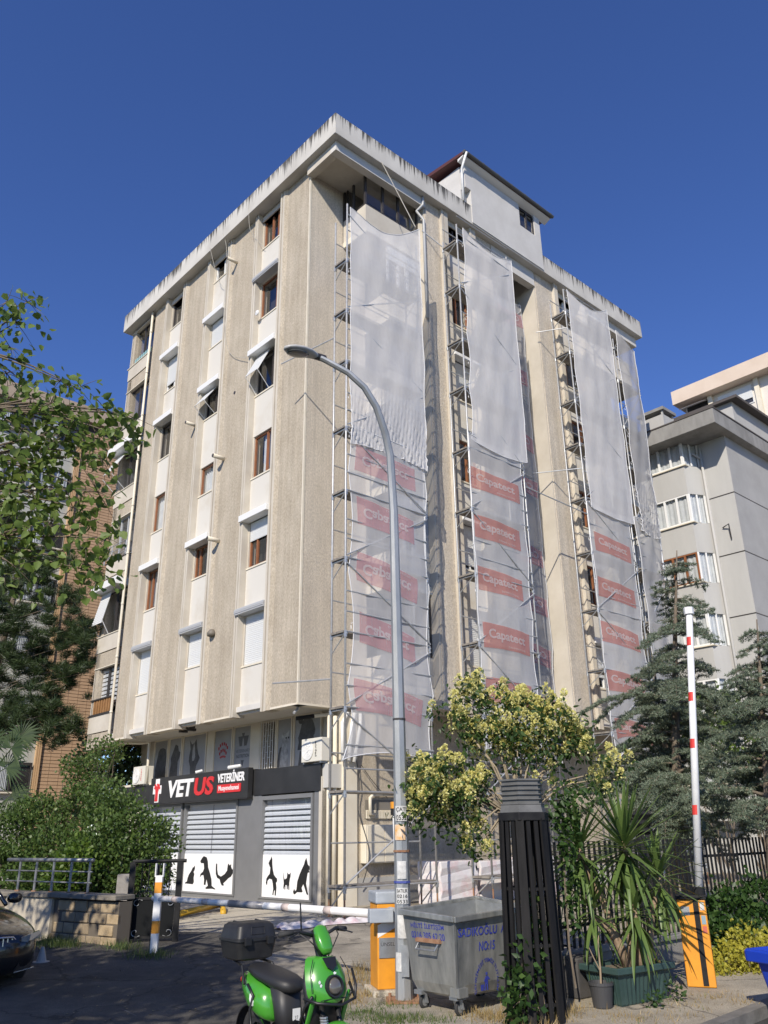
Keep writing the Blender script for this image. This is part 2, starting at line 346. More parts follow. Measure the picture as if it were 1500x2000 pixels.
# ================================================================== GROUND
def pave_grid(name, poly_fn, mat_, dz, nu, nv, kind='structure'):
    mb = MB(); mb.grid(lambda a, b: (lambda p: Vector((p[0], p[1], gz(p[1])+dz)))(poly_fn(a, b)), nu, nv)
    o = mb.build(name, mat_, None); o['kind'] = kind; return o
def ground_mat(name, c1, c2, c3, sc=1.3, bump=.35, spots=0.0, rough=.93):
    m, nt, p = new_mat(name); L = nt.links.new; p.inputs['Roughness'].default_value = rough
    tc = N(nt, 'ShaderNodeTexCoord')
    n1 = N(nt, 'ShaderNodeTexNoise'); n1.inputs['Scale'].default_value = sc; n1.inputs['Detail'].default_value = 10; n1.inputs['Roughness'].default_value = .7; L(tc.outputs['Object'], n1.inputs['Vector'])
    n2 = N(nt, 'ShaderNodeTexNoise'); n2.inputs['Scale'].default_value = 90; n2.inputs['Detail'].default_value = 3; L(tc.outputs['Object'], n2.inputs['Vector'])
    cr = N(nt, 'ShaderNodeValToRGB'); cr.color_ramp.elements[0].position = .32; cr.color_ramp.elements[1].position = .68
    cr.color_ramp.elements[0].color = (*c1, 1); cr.color_ramp.elements[1].color = (*c3, 1); e = cr.color_ramp.elements.new(.5); e.color = (*c2, 1)
    L(n1.outputs[0], cr.inputs[0])
    c2_ = N(nt, 'ShaderNodeValToRGB'); c2_.color_ramp.elements[0].position = .35; c2_.color_ramp.elements[1].position = .7
    c2_.color_ramp.elements[0].color = (.62, .62, .62, 1); c2_.color_ramp.elements[1].color = (1.25, 1.22, 1.18, 1); L(n2.outputs[0], c2_.inputs[0])
    mx = N(nt, 'ShaderNodeMixRGB'); mx.blend_type = 'MULTIPLY'; mx.inputs[0].default_value = 1; L(cr.outputs[0], mx.inputs[1]); L(c2_.outputs[0], mx.inputs[2]); L(mx.outputs[0], p.inputs['Base Color'])
    vz = N(nt, 'ShaderNodeTexVoronoi'); vz.feature = 'DISTANCE_TO_EDGE'; vz.inputs['Scale'].default_value = .55
    nw = N(nt, 'ShaderNodeTexNoise'); nw.inputs['Scale'].default_value = 1.6; nw.inputs['Detail'].default_value = 6; L(tc.outputs['Object'], nw.inputs['Vector'])
    vm = N(nt, 'ShaderNodeMixRGB'); vm.blend_type = 'ADD'; vm.inputs[0].default_value = .9; L(tc.outputs['Object'], vm.inputs[1]); L(nw.outputs['Color'], vm.inputs[2]); L(vm.outputs[0], vz.inputs['Vector'])
    ck = N(nt, 'ShaderNodeMapRange'); ck.inputs['From Min'].default_value = .004; ck.inputs['From Max'].default_value = .016; ck.inputs['To Min'].default_value = .45; ck.inputs['To Max'].default_value = 1; L(vz.outputs['Distance'], ck.inputs['Value'])
    st = N(nt, 'ShaderNodeTexNoise'); st.inputs['Scale'].default_value = .9; st.inputs['Detail'].default_value = 5; st.inputs['Roughness'].default_value = .6; L(tc.outputs['Object'], st.inputs['Vector'])
    sr = N(nt, 'ShaderNodeMapRange'); sr.inputs['From Min'].default_value = .5; sr.inputs['From Max'].default_value = .68; sr.inputs['To Min'].default_value = 1; sr.inputs['To Max'].default_value = .62; L(st.outputs['Fac'], sr.inputs['Value'])
    mu = N(nt, 'ShaderNodeMath'); mu.operation = 'MULTIPLY'; L(ck.outputs[0], mu.inputs[0]); L(sr.outputs[0], mu.inputs[1])
    m3 = N(nt, 'ShaderNodeMixRGB'); m3.blend_type = 'MULTIPLY'; m3.inputs[0].default_value = 1; L(mx.outputs[0], m3.inputs[1]); L(mu.outputs[0], m3.inputs[2]); L(m3.outputs[0], p.inputs['Base Color'])
    ad = N(nt, 'ShaderNodeMath'); ad.operation = 'ADD'; L(n1.outputs[0], ad.inputs[0]); L(n2.outputs[0], ad.inputs[1])
    b = N(nt, 'ShaderNodeBump'); b.inputs['Strength'].default_value = bump; b.inputs['Distance'].default_value = .02; L(ad.outputs[0], b.inputs['Height']); L(b.outputs[0], p.inputs['Normal'])
    return m
ASPH = ground_mat('asphalt', (.04, .039, .037), (.06, .058, .054), (.095, .09, .082), 1.1)
PAVE = ground_mat('dusty_pavement', (.27, .24, .185), (.37, .33, .255), (.46, .41, .325), 1.4, .5)
CONC = ground_mat('pale_concrete', (.44, .40, .32), (.53, .485, .39), (.6, .55, .45), .8, .3)
DIRT = ground_mat('dry_soil', (.12, .095, .065), (.19, .155, .11), (.28, .235, .165), 3, .8)
mb = MB(); ys = [-400, -60, -10, 4, 9]+[9+.75*i for i in range(1, 12)]+[18, 40, 120, 900]; ys = sorted(set(ys)); xs = [-900, -60, -20, -8, 0, .9, 2.2, 8, 20, 60, 900]
V = [(x, y, gz(y)-(.03 if x < 1 else .11)) for y in ys for x in xs]; nx = len(xs)
mb.add(V, [(j*nx+i, j*nx+i+1, (j+1)*nx+i+1, (j+1)*nx+i) for j in range(len(ys)-1) for i in range(nx-1)])
o = mb.build('ground', ASPH, None); o['kind'] = 'structure'
# pavement with a real kerb step down to the road
edge = [(-22, 38.4), (-10.5, 21.8), (-6.1, 15.4), (-4.17, 12.59), (-3.18, 11.2), (-2.43, 10.2), (-1.7, 9.2), (-1.1, 7.4), (0, 6.9), (1.4, 7.6), (2.3, 8.95), (3.18, 9.78), (4.37, 10.96), (7.5, 14.2), (13, 20), (30, 38)]
def dens(e):
    r = []
    for i in range(len(e)-1):
        n = max(1, int(math.dist(e[i], e[i+1])/.8))
        for k in range(n): r.append(tuple(e[i][j]+(e[i+1][j]-e[i][j])*k/n for j in (0, 1)))
    return r+[e[-1]]
ed = dens(edge)
mb = MB(); rows = 26; n = len(ed); V = []
for j in range(rows+1):
    t = (j/rows)**1.6
    for x, y in ed:
        ty = 60; V.append((x+(x*1.3-x)*t, y+(ty-y)*t, 0))
V = [(x, y, gz(y)) for x, y, _ in V]
mb.add(V, [(j*n+i, j*n+i+1, (j+1)*n+i+1, (j+1)*n+i) for j in range(rows) for i in range(n-1)])
o = mb.build('pavement', PAVE, None); o['kind'] = 'structure'
kb = MB()
for i in range(n-1):
    (x0, y0), (x1, y1) = ed[i], ed[i+1]; d = Vector((x1-x0, y1-y0, 0)).normalized(); nr = Vector((-d.y, d.x, 0))*-.12
    a = Vector((x0, y0, gz(y0))); b = Vector((x1, y1, gz(y1))); up = Vector((0, 0, .006)); dn = Vector((0, 0, -.2))
    kb.hexa([a+nr+dn, b+nr+dn, b-nr*.3+dn, a-nr*.3+dn, a+nr+up, b+nr+up, b-nr*.3+up, a-nr*.3+up])
o = kb.build('kerb', mat('kerb_stone', (.12, .113, .10), .9, col2=(.20, .187, .165), scale=4, bump=.3), None); o['kind'] = 'structure'
# driveway: worn asphalt in front, darker where tree shade is painted in, pale concrete apron by the shop
pave_grid('driveway', lambda a, b: ((-3.7+a*5.2)+b*(-1.0), 8.9+b*9.0+a*.3), ground_mat('worn_driveway', (.27, .246, .198), (.36, .328, .265), (.46, .42, .34), 1.0, .6), .004, 14, 30)
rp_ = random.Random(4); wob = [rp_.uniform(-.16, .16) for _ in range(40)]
pave_grid('driveway_shade', lambda a, b: (-5.9+a*(4.6+wob[int(b*30)]+.5*math.sin(b*7))+max(0, .25-b)*-2.2*(1-a)-b*.2, 9.6+b*6.6+(1-a)*b*1.3), ground_mat('painted_shade', (.05, .047, .042), (.08, .075, .066), (.13, .12, .10), 1.4, .6), .009, 16, 30)  # dark sheet over the pale driveway: tree shade put into its colour
def apron(a, b):
    p0 = Vector((-4.3, 17.3)); p1 = Vector((-1.0, 17.6)); q0 = Vector((-12, 33)); q1 = Vector((-1.55, 21.9))
    p = (p0*(1-a)+p1*a)*(1-b)+(q0*(1-a)+q1*a)*b; return (p.x, p.y)
pave_grid('concrete_apron', apron, CONC, .008, 12, 20)
# ================================================================== MAIN BUILDING
BUILD = thing('apartment_building', 'six storey beige apartment block with fluted stucco walls above a vet shop', 'building', (0, 0, 0), bf=True)
L0 = FL(0); R0 = FR(-1.4); RU = FR(0)
X1, Y1 = 16.6, 12.45
mb = MB(); mb.box(.62, X1-.2, 1.6, Y1-.3, 4.9, 21.7); mb.build('core_wall', ROOM, BUILD)
mb = MB(); mb.box(.02, X1, .02, Y1, 4.78, 4.92); mb.box(3.76, 13.1, -1.38, .02, 4.78, 4.92); mb.build('overhang_soffit', SOFF, BUILD)
SILL = [20.33-2.864*k for k in range(6)]
ZB, ZT = 4.72, 21.8
# --- left facade
def stucco(F, s0, s1, z0=ZB, z1=ZT, d0=-.3, d1=0, m=STUC): return part(F, 'stucco_panel', m, BUILD, s0, s1, z0, z1, d0, d1)
stucco(L0, 0.03, 1.18); stucco(L0, 3.06, 4.50); stucco(L0, 6.25, 7.72); stucco(L0, 9.47, 10.45)
part(L0, 'corner_bead', CREAM2, BUILD, -.012, .03, ZB-.03, ZT, -.05, .012)
def bottom_lip(s0, s1): part(L0, 'bottom_lip', CREAM2, BUILD, s0, s1, ZB-.05, ZB, -.3, .015)
for a, b in ((0, 1.18), (3.06, 4.5), (6.25, 7.72), (9.47, 10.45)): bottom_lip(a, b)
def fin_left(s0, w=.2):                # grooved fin at a strip's far edge
    mb = MB(); fb(mb, L0, s0, s0+.075, ZB-.07, ZT, -.3, .08); fb(mb, L0, s0+.075, s0+.125, ZB-.06, ZT, -.3, .02); fb(mb, L0, s0+.125, s0+w, ZB-.07, ZT, -.3, .07)
    mb.build('fin', CREAM, BUILD)
def fin_right(s1, w=.22, fl=.14):      # fin at a strip's near edge, flared into the stucco
    mb = MB(); fb(mb, L0, s1-.08, s1, ZB-.07, ZT, -.3, .08); fb(mb, L0, s1-.13, s1-.08, ZB-.06, ZT, -.3, .02)
    fb(mb, L0, s1-w, s1-.13, ZB-.07, ZT, -.3, .07)
    P = [L0(s1-w, ZB-.06, .07), L0(s1-w-fl, ZB-.06, .0), L0(s1-w-fl, ZB-.06, -.3), L0(s1-w, ZB-.06, -.3)]
    Q = [Vector((p.x, p.y, ZT)) for p in P]; mb.build('fin', CREAM, BUILD); m2 = MB(); m2.hexa(P+Q); m2.build('stucco_flare', STUC, BUILD)
STR = [(1.54, 2.86), (4.82, 6.05), (8.05, 9.28)]
for (a, b) in STR: fin_right(a, .22, .14); fin_left(b)
DREC = -.13
def strip(F, a, b, base, kinds, small=0, drec=DREC, top=None):
    """spandrels, windows, shutter boxes of one window strip"""
    zs = [s+small for s in SILL]; H = 1.46-small*.95
    tops = [z+H for z in zs]; tops[0] = zs[0]+min(H, 1.36)
    part(F, 'lintel', CREAM, BUILD, a, b, tops[0], ZT-.3, drec-.25, drec+.05)
    part(F, 'lintel', CREAM, BUILD, a, b, ZT-.3, ZT, drec-.25, drec+.01)
    for k in range(6):
        lo = tops[k+1] if k < 5 else base
        part(F, 'spandrel', PANEL, BUILD, a, b, lo, zs[k], drec-.25, drec)
        part(F, 'window_ledge', CREAM2, BUILD, a+.002, b-.002, zs[k], zs[k]+.045, drec-.22, drec+.025)
        kd = kinds[k]; z0 = zs[k]+.05; z1 = tops[k]-.003
        part(F, 'jamb', CREAM, BUILD, b-.05, b, z0, z1, drec-.25, drec-.01)
        part(F, 'jamb', CREAM, BUILD, a, a+.03, z0, z1, drec-.25, drec-.01)
        window(F, BUILD, a+.032, b-.052, z0, z1, drec-.06, kd.get('f', BROWN), kd.get('mull', (.5,)), kd.get('cur', 0), kd.get('sh', 0), kd.get('sm'), sill=False, fw=kd.get('fw', .055), label=kd.get('lab'))
        if kd.get('box'):
            mb = MB(); m_ = GPVC if kd['box'] == 2 else WPVC
            x0, x1 = a-.02, b+.12
            if kd['box'] == 2:
                for q in range(4): fb(mb, F, x0, x1, tops[k]+.02+q*.045, tops[k]+.065+q*.045, drec-.05, .13+.03*math.sin((q+.5)/4*math.pi))
            else: fb(mb, F, x0, x1, tops[k]+.0, tops[k]+.2, drec-.05, .17)
            mb.build('shutter_box', m_, BUILD, bevel=.01)
        if kd.get('tilt'):
            c = MB(); zc = z1-.02; w0, w1 = (a+(b-a)*.42, b-.1)
            zl = z0+(z1-z0)*.35; n = 14
            def tf(u, v): p = F(w0+(w1-w0)*u, zc+(zl-zc)*v, drec+.03+.42*v); return p
            for i in range(n):
                P = [tf(0, i/n), tf(1, i/n), tf(1, (i+.8)/n)+Vector((0, 0, -.0)), tf(0, (i+.8)/n)]
                c.add(P+[p+(F(0, 0, .016)-F(0, 0, 0)) for p in P], [(0, 1, 2, 3), (4, 7, 6, 5), (0, 4, 5, 1), (2, 6, 7, 3), (1, 5, 6, 2), (0, 3, 7, 4)])
            for ss in (w0, w1): c.tube([F(ss, zc, drec+.03), F(ss, zl, drec+.45)], .014, 5); c.tube([F(ss, z0, drec), F(ss, zl, drec+.45)], .012, 5)
            c.build('tilted_shutter', SHUT, BUILD)
    return zs, tops
b_ = BROWN
strip(L0, *STR[0], ZB, [dict(mull=(.35, .62)), dict(box=2, mull=(.3,), f=BROWN), dict(box=1, tilt=1, mull=(.35,), f=DKFR), dict(mull=(.45,), cur=.75), dict(box=1, sh=.42, mull=(.28, .7)), dict(box=2, sh=.99, f=WPVC)])
strip(L0, *STR[1], ZB, [dict(f=WPVC, mull=(.5,)), dict(box=1, sh=.99, mull=(.55,), f=WPVC), dict(box=1, tilt=1, f=DKFR), dict(cur=1, mull=(.3,)), dict(box=1, mull=(.35, .75)), dict(box=2, sh=.99, f=WPVC)], small=.41)
strip(L0, *STR[2], ZB, [dict(f=DKFR, mull=()), dict(box=1, sh=.8, f=WPVC), dict(box=1, f=DKFR, mull=(.4,)), dict(cur=1, mull=(.4,)), dict(box=1, mull=(.35, .72), cur=-.6), dict(box=2, sh=.99, f=WPVC)])
# satellite dish and white side frame of the open window
mb = MB(); mb.lathe([(.0, .0), (.09, .02), (.1, .05)], L0(2.66, 17.62, .12), 14, 'x'); mb.tube([L0(2.66, 17.62, .02), L0(2.66, 17.62, .14)], .012, 5); mb.build('dish_lamp', WPVC, BUILD)
# --- balcony stack at the far end of the left facade
BA, BB = 10.62, 12.5
for k in range(6):
    s = SILL[k]-.37
    part(L0, 'balcony_parapet', CREAM, BUILD, BA, BB, s-.58, s, -.5, .03)
    part(L0, 'balcony_edge', DKFR if k % 2 else CREAM2, BUILD, BA-.01, BB+.08, s, s+.03, -.5, .06)
    part(L0, 'stucco_panel', STUC, BUILD, BA, BB, s-1.12, s-.61, -.5, 0)
    part(L0, 'balcony_end', CREAM, BUILD, BB-.14, BB, s+.03, s+1.72, -.5, .0)
    part(L0, 'balcony_lintel', CREAM2, BUILD, BA, BB, s+1.69, s+1.72, -.5, .035)
    z0, z1 = s+.03, s+1.69
    o = window(L0, BUILD, BA+.02, BB-.15, z0+(.3 if k in (0, 5) else .02), z1, -.1, [DKFR, DKFR, DKFR, GPVC, DKFR, DKFR][k], [(.5,), (.45,), (.6,), (.35, .7), (.5,), (.5,)][k], 0, 0, sill=False, room=.36, blinds=(k == 5))
    if k == 0:
        for i in range(9): part(L0, 'baluster', mat('turquoise_paint', (.25, .42, .43), .6), BUILD, BA+.1+i*.18, BA+.2+i*.18, z0, z0+.28, -.06, -.02)
    if k == 5:
        wd = mat('varnished_wood', (.26, .13, .05), .5, col2=(.34, .18, .075), scale=7)
        for i in range(8): part(L0, 'baluster', wd, BUILD, BA+.12+i*.2, BA+.23+i*.2, z0, z0+.52, -.03, .02)
        part(L0, 'balcony_rail', DKFR, BUILD, BA+.02, BB, z0+.52, z0+.57, -.05, .05)
        part(L0, 'balcony_rail', DKFR, BUILD, BA+.02, BB, z0+.0, z0+.04, -.05, .05)
    if k == 3:
        mb = MB()
        for zz_ in (.12, .32, .55): mb.tube([L0(BA+.05, z0+zz_, .1), L0(BB+.1, z0+zz_, .1)], .018, 6)
        for i in range(4): mb.tube([L0(BA+.08+i*.62, z0-.05, .1), L0(BA+.08+i*.62, z0+.55, .1)], .02, 6)
        mb.build('balcony_rail', STEEL, BUILD)
    if k in (2, 4):
        part(L0, 'shutter_box', WPVC, BUILD, BA-.02, BB+.22, z1-.03, z1+.25, -.1, .42, bevel=.012)
        c = MB(); w0, w1 = (11.65, BB-.05); n = 16; out_ = .55 if k == 2 else .28
        for i in range(n):
            def tf(u, v): return L0(w0+(w1-w0)*u, z1-.05+(z0+.42-z1)*v*(1 if k == 4 else .8), .05+out_*v)
            P = [tf(0, i/n), tf(1, i/n), tf(1, (i+.8)/n), tf(0, (i+.8)/n)]
            c.add(P+[p+Vector((-.018, 0, 0)) for p in P], [(0, 1, 2, 3), (4, 7, 6, 5), (0, 4, 5, 1), (2, 6, 7, 3), (1, 5, 6, 2), (0, 3, 7, 4)])
        for ss in (w0, w1): c.tube([L0(ss, z0, .02), L0(ss, z0+.5, .05+out_)], .014, 5)
        c.build('tilted_shutter', SHUT, BUILD)
    if k == 4:
        for i in range(5): part(L0, 'baluster', DKFR, BUILD, BA+.08+i*.12, BA+.13+i*.12, z0+.05, z0+.42, -.02, .01)
# drain pipe
mb = MB(); px_ = -.10
mb.tube([(px_, 10.55, 21.78), (px_, 10.55, 4.75), (.1, 10.52, 4.62), (.9, 10.1, 4.62), (.93, 9.6, 4.6), (.93, 9.55, 3.3)], .046, 8)
for z in np.arange(5.6, 21.6, 1.9): mb.tube([(px_, 10.55, z), (px_, 10.55, z+.06)], .058, 8)
mb.build('drain_pipe', CREAM2, BUILD, smooth=True)
# --- vents on the left facade
for s, z, m_, rr, ln in ((4.30, 12.95, CREAM2, .07, .42), (4.30, 10.15, CREAM2, .07, .42), (6.35, 14.95, CREAM2, .06, .4), (4.25, 20.6, CREAM2, .06, .42)):
    mb = MB(); mb.tube([L0(s, z, -.05), L0(s, z, ln)], rr, 10); mb.build('vent_pipe', m_, BUILD, smooth=True)
    mb = MB(); mb.tube([L0(s, z, ln-.03), L0(s, z, ln+.004)], rr*.9, 10); mb.build('vent_mouth', DKFR, BUILD)
mb = MB(); mb.lathe([(.13, 0), (.14, .1), (.07, .2), (.0, .22)], L0(4.3, 7.15, .05), 12); mb.build('vent_cowl', mat('cowl_metal', (.16, .14, .11), .6), BUILD, smooth=True)
mb = MB(); mb.lathe([(.06, -.01), (.05, .01), (0, .01)], L0(3.9, 15.2, 0), 10, 'x'); mb.build('wall_hole', DKFR, BUILD)
def wire(name, pts, r=.008, m=CABLE, parent=None):
    P = [Vector(p) for p in pts]; q = []
    for i in range(len(P)-1):
        for k in range(6):
            t = k/6; a = P[max(i-1, 0)]; b = P[i]; c = P[i+1]; d = P[min(i+2, len(P)-1)]
            q.append(.5*((2*b)+(c-a)*t+(2*a-5*b+4*c-d)*t*t+(3*b-a-3*c+d)*t**3))
    q.append(P[-1]); mb = MB(); mb.tube(q, r, 5); return mb.build(name, m, parent)
wire('loose_cable', [L0(4.75, 22.0, .38), L0(4.72, 21.2, .18), L0(4.7, 18.5, .12), L0(4.3, 16.9, .05), L0(3.1, 16.1, .12)], .009, CABLEW, BUILD)
wire('loose_cable', [L0(3.1, 22.4, .38), L0(3.08, 21.3, .3), L0(3.0, 20.9, .14), L0(2.6, 20.25, -.05)], .008, CABLEW, BUILD)
wire('loose_cable', [L0(5.6, 21.9, .4), L0(5.4, 20.6, .12), L0(5.2, 20.1, -.05)], .008, CABLEW, BUILD)
# --- right facade
part(RU, 'stucco_panel', STUR, BUILD, .035, 1.36, ZB, ZT, -.3, 0); part(RU, 'stucco_panel', STUR, BUILD, 1.36, 2.3, ZB, SILL[0]-.97, -.3, 0)
part(RU, 'bottom_lip', CREAM2, BUILD, 0, 3.7, ZB-.05, ZB, -.3, .015)
def pil(x0, x1, x2, m=STUR):          # deep pier: cream cheek facing the street corner, stucco front
    mb = MB(); mb.box(x0, x2, -1.38, 1.2, ZB, ZT); mb.build('pier', CREAM, BUILD)
    part(R0, 'stucco_panel', m, BUILD, x0+.05, x1, ZB-.02, ZT, -.03, .012)
pil(3.75, 4.49, 4.81); pil(9.7, 10.81, 11.05)
def fin_r(x0, x1):
    mb = MB(); w_ = x1-x0
    fb(mb, R0, x0, x0+.1, ZB-.06, ZT, -.3, .13); fb(mb, R0, x0+.1, x0+.14, ZB-.05, ZT, -.3, .09); fb(mb, R0, x0+.14, x1, ZB-.06, ZT, -.3, .12); mb.build('fin', CREAM, BUILD)
for a, b in ((4.49, 4.81), (5.94, 6.24), (10.81, 11.05), (12.6, 12.85)): fin_r(a, b)
mb = MB(); mb.box(6.24, 7.2, -1.38, 1.2, ZB, ZT); mb.build('pier', CREAM, BUILD); part(R0, 'stucco_panel', STUR, BUILD, 6.24, 7.16, ZB-.02, ZT, -.03, .012)
mb = MB(); mb.box(12.85, 13.15, -1.38, 1.2, ZB, ZT); mb.build('pier', CREAM, BUILD); part(R0, 'stucco_panel', STUR, BUILD, 12.86, 13.13, ZB-.02, ZT, -.03, .012)
strip(R0, 4.81, 5.94, ZB, [dict(f=DKFR), dict(mull=(.45,)), dict(box=1, sh=.75, f=WPVC), dict(mull=(.6,), cur=.5), dict(box=1, sh=.9, f=WPVC), dict(sh=.99, f=WPVC)])
strip(R0, 11.05, 12.6, ZB, [dict(f=WPVC, cur=1), dict(mull=(.3,)), dict(mull=(.3, .7)), dict(), dict(), dict(box=1, sh=.75, f=WPVC)])
# recess in the middle and the balcony bays at both corners
mb = MB(); mb.box(7.2, 9.7, 1.2, 1.5, ZB, ZT); mb.build('recess_wall', CREAM, BUILD)
for k in range(6):
    z = SILL[k]-.75
    part(RU, 'balcony_slab', CREAM2, BUILD, 7.2, 9.7, z-.2, z, -1.2, .55)
    part(RU, 'balcony_parapet', CREAM, BUILD, 7.2, 9.7, z, z+.9, .45, .55)
    window(FR(1.2), BUILD, 7.5, 9.4, z+.05, z+2.1, .06, BROWN, (.5,), .6 if k % 2 else 0, 0, sill=False, room=.055)
# corner bay: glazed balconies stacked behind the first net
for k in range(6):
    z = SILL[k]-.75; xa = 1.38 if k == 0 else 2.3
    part(RU, 'balcony_slab', CREAM2, BUILD, xa, 3.75, z-.22, z, -.3, 1.16)
    part(RU, 'balcony_parapet', CREAM, BUILD, xa, 3.75, z, z+.85, 1.02, 1.12)
    mb = MB(); mb.box(xa, xa+.1, -1.02, -.001, z, z+.85); mb.build('balcony_parapet', CREAM, BUILD)
    fm = DKFR if k in (0, 2, 5) else GPVC
    window(RU, BUILD, xa, 3.74, z+.86, z+2.58, 1.1, fm, (.33, .62), 0, .3 if k in (1, 4) else 0, sill=False, room=.9, fw=.07)
    if k == 0: window(FL(1.40), BUILD, -1.09, -.02, z+.86, z+2.58, .03, fm, (.55,), 0, 0, sill=False, room=.5, interior=False)
for k in range(6):
    z = SILL[k]-.75
    part(RU, 'balcony_slab', CREAM2, BUILD, 13.15, 16.4, z-.22, z, -.3, 1.2); part(RU, 'balcony_parapet', CREAM, BUILD, 13.15, 16.4, z, z+.9, 1.08, 1.18)
    window(RU, BUILD, 13.4, 16.0, z+.1, z+2.1, .03, BROWN, (.33, .66), 0, 0, sill=False, room=.1)
part(RU, 'stucco_panel', STUR, BUILD, 13.15, X1, ZB, ZT, -.3, -.08)
mb = MB(); mb.box(X1-.3, X1, -.0, Y1, ZB, ZT); mb.build('gable_wall', STUC, BUILD)
mb = MB(); mb.box(0, X1, Y1-.3, Y1, ZB, ZT); mb.build('rear_wall', STUC, BUILD)
# roof slab, corner beams
mb = MB(); mb.box(-.35, 16.95, -1.7, 12.75, ZT, 22.62); mb.build('roof_slab', FASCIA, BUILD, bevel=.015)
def beam(x0, x1, y0, y1, z0=21.45): 
    mb = MB(); mb.box(x0, x1, y0, y1, z0, ZT-.003); mb.build('roof_beam', CREAM if y1 == 0 else SOFF, BUILD)
beam(-.13, 3.75, -1.46, -1.2); beam(-.13, .12, -1.2, 0); beam(.12, 3.75, -1.2, 0, 21.62)
beam(7.2, 9.7, -1.42, -1.15, 21.15); beam(13.15, 16.75, -1.46, -1.2, 21.35); beam(16.5, 16.75, -1.2, 0, 21.35)
mb = MB(); mb.tube([(3.62, -1.5, 21.78), (3.62, -1.5, 21.45), (3.5, -1.3, 21.25), (3.7, -1.43, 20.9), (3.7, -1.43, 17.0)], .05, 8); mb.build('drain_pipe', GPVC, BUILD, smooth=True)
# --- penthouse
mb = MB(); mb.box(5.6, 10.0, -1.5, 3.2, 22.3, 24.35); mb.build('penthouse_wall', WHITE, BUILD)
part(FR(-1.7), 'penthouse_front', WHITE, BUILD, 5.9, 9.97, 21.86, 23.3, -.2, .03)
part(FR(-1.7), 'penthouse_front', WHITE, BUILD, 5.62, 8.7, 23.3, 24.3, -.2, .03); part(FR(-1.7), 'penthouse_front', WHITE, BUILD, 9.62, 9.97, 23.3, 24.3, -.2, .028)
window(FR(-1.7), BUILD, 8.72, 9.60, 23.31, 24.2, -.0, DKFR, (.5,), 0, 0, sill=False, room=.12)
mb = MB(); mb.hexa([Vector(p) for p in ((5.32, -1.97, 24.46), (10.45, -1.97, 24.46), (10.45, 3.5, 24.95), (5.32, 3.5, 24.95), (5.32, -1.97, 24.58), (10.45, -1.97, 24.58), (10.45, 3.5, 25.15), (5.32, 3.5, 25.15))]); mb.build('penthouse_roof', mat('dark_red_verge', (.09, .028, .025), .6), BUILD)
mb = MB(); mb.tube([(5.3, -2.02, 24.52), (10.5, -2.02, 24.52)], .07, 10)
for i in range(7): mb.tube([(5.5+i*.8, -2.02, 24.52), (5.54+i*.8, -2.02, 24.52)], .082, 10)
mb.build('gutter', mat('gutter_metal', (.10, .10, .095), .5, .3), BUILD)
mb = MB(); mb.hexa([Vector(p) for p in ((5.35, -1.95, 24.42), (10.42, -1.95, 24.42), (10.42, -1.66, 24.30), (5.35, -1.66, 24.30), (5.35, -1.95, 24.455), (10.42, -1.95, 24.455), (10.42, -1.66, 24.42), (5.35, -1.66, 24.42))]); mb.build('penthouse_soffit', WPVC, BUILD)
mb = MB(); mb.tube([(5.38, -2.08, 24.5), (5.45, -1.75, 24.0), (5.5, -1.70, 23.75), (5.5, -1.70, 22.6)], .045, 8); mb.build('drain_pipe', WPVC, BUILD, smooth=True)
# --- ground floor body
mb = MB(); mb.box(1.20, X1-.3, .22, 11.8, 0, 3.30); mb.box(1.74, X1-.3, .22, 11.8, 3.30, 4.78); mb.build('ground_floor_wall', CREAM, BUILD)
part(FR(0), 'stucco_panel', STUC, BUILD, 1.9, X1-.35, .0, 4.77, -.25, 0)
part(FR(0), 'plinth', mat('grey_plinth', (.36, .35, .33), .9, col2=(.45, .44, .41), scale=2), BUILD, 1.9, X1-.35, 0, .62, 0, .03)
part(FR(0), 'corner_post', CREAM2, BUILD, 1.45, 1.9, 0, 4.77, -.2, .06)
# electricity cupboards, vents and pipes on the ground floor wall
part(FR(0), 'meter_cupboard', CREAM2, BUILD, 2.05, 3.3, .95, 1.85, 0, .22, bevel=.01)
part(FR(0), 'cupboard_door', CREAM2, BUILD, 2.1, 2.65, .98, 1.82, .22, .235); part(FR(0), 'cupboard_door', CREAM2, BUILD, 2.68, 3.26, .98, 1.82, .22, .235)
mb = MB(); fb(mb, FR(0), 2.2, 3.7, 2.0, 2.45, 0, .02)
mb.build('vent_backing', mat('vent_grey', (.20, .18, .15), .8), BUILD)
mb = MB()
for i in range(30): fb(mb, FR(0), 2.22+i*.05, 2.245+i*.05, 2.0, 2.2, .02, .05)
mb.build('vent_grille', CREAM2, BUILD)
mb = MB(); mb.tube([FR(0)(2.5, 2.1, .06), FR(0)(2.3, 2.1, .10), FR(0)(2.3, 2.5, .10), FR(0)(2.4, 2.58, .1), FR(0)(4.4, 2.62, .1)], .045, 8); mb.build('gas_pipe', CREAM2, BUILD, smooth=True)
for x in (1.12, 1.3): 
    mb = MB(); mb.tube([FR(.2)(x, 0, .08), FR(.2)(x, 4.5, .08)], .06, 8); mb.build('drain_pipe', CREAM2, BUILD, smooth=True)
mb = MB()
for i, x in enumerate((1.35, 1.55, 1.72)): mb.tube([FR(0)(x, 3.35, .15), FR(0)(x+.12*i, 4.3, .12), FR(0)(x+.3, 4.7, .05)], .05, 8)
mb.build('insulated_pipe', WPVC, BUILD, smooth=True)
wire('wall_cable', [FR(0)(1.8, 3.6, .1), FR(0)(1.95, 2.8, .1), FR(0)(1.9, 2.2, .1), FR(0)(2.1, 1.2, .28), FR(0)(2.0, .4, .1)], .012, CABLE, BUILD)
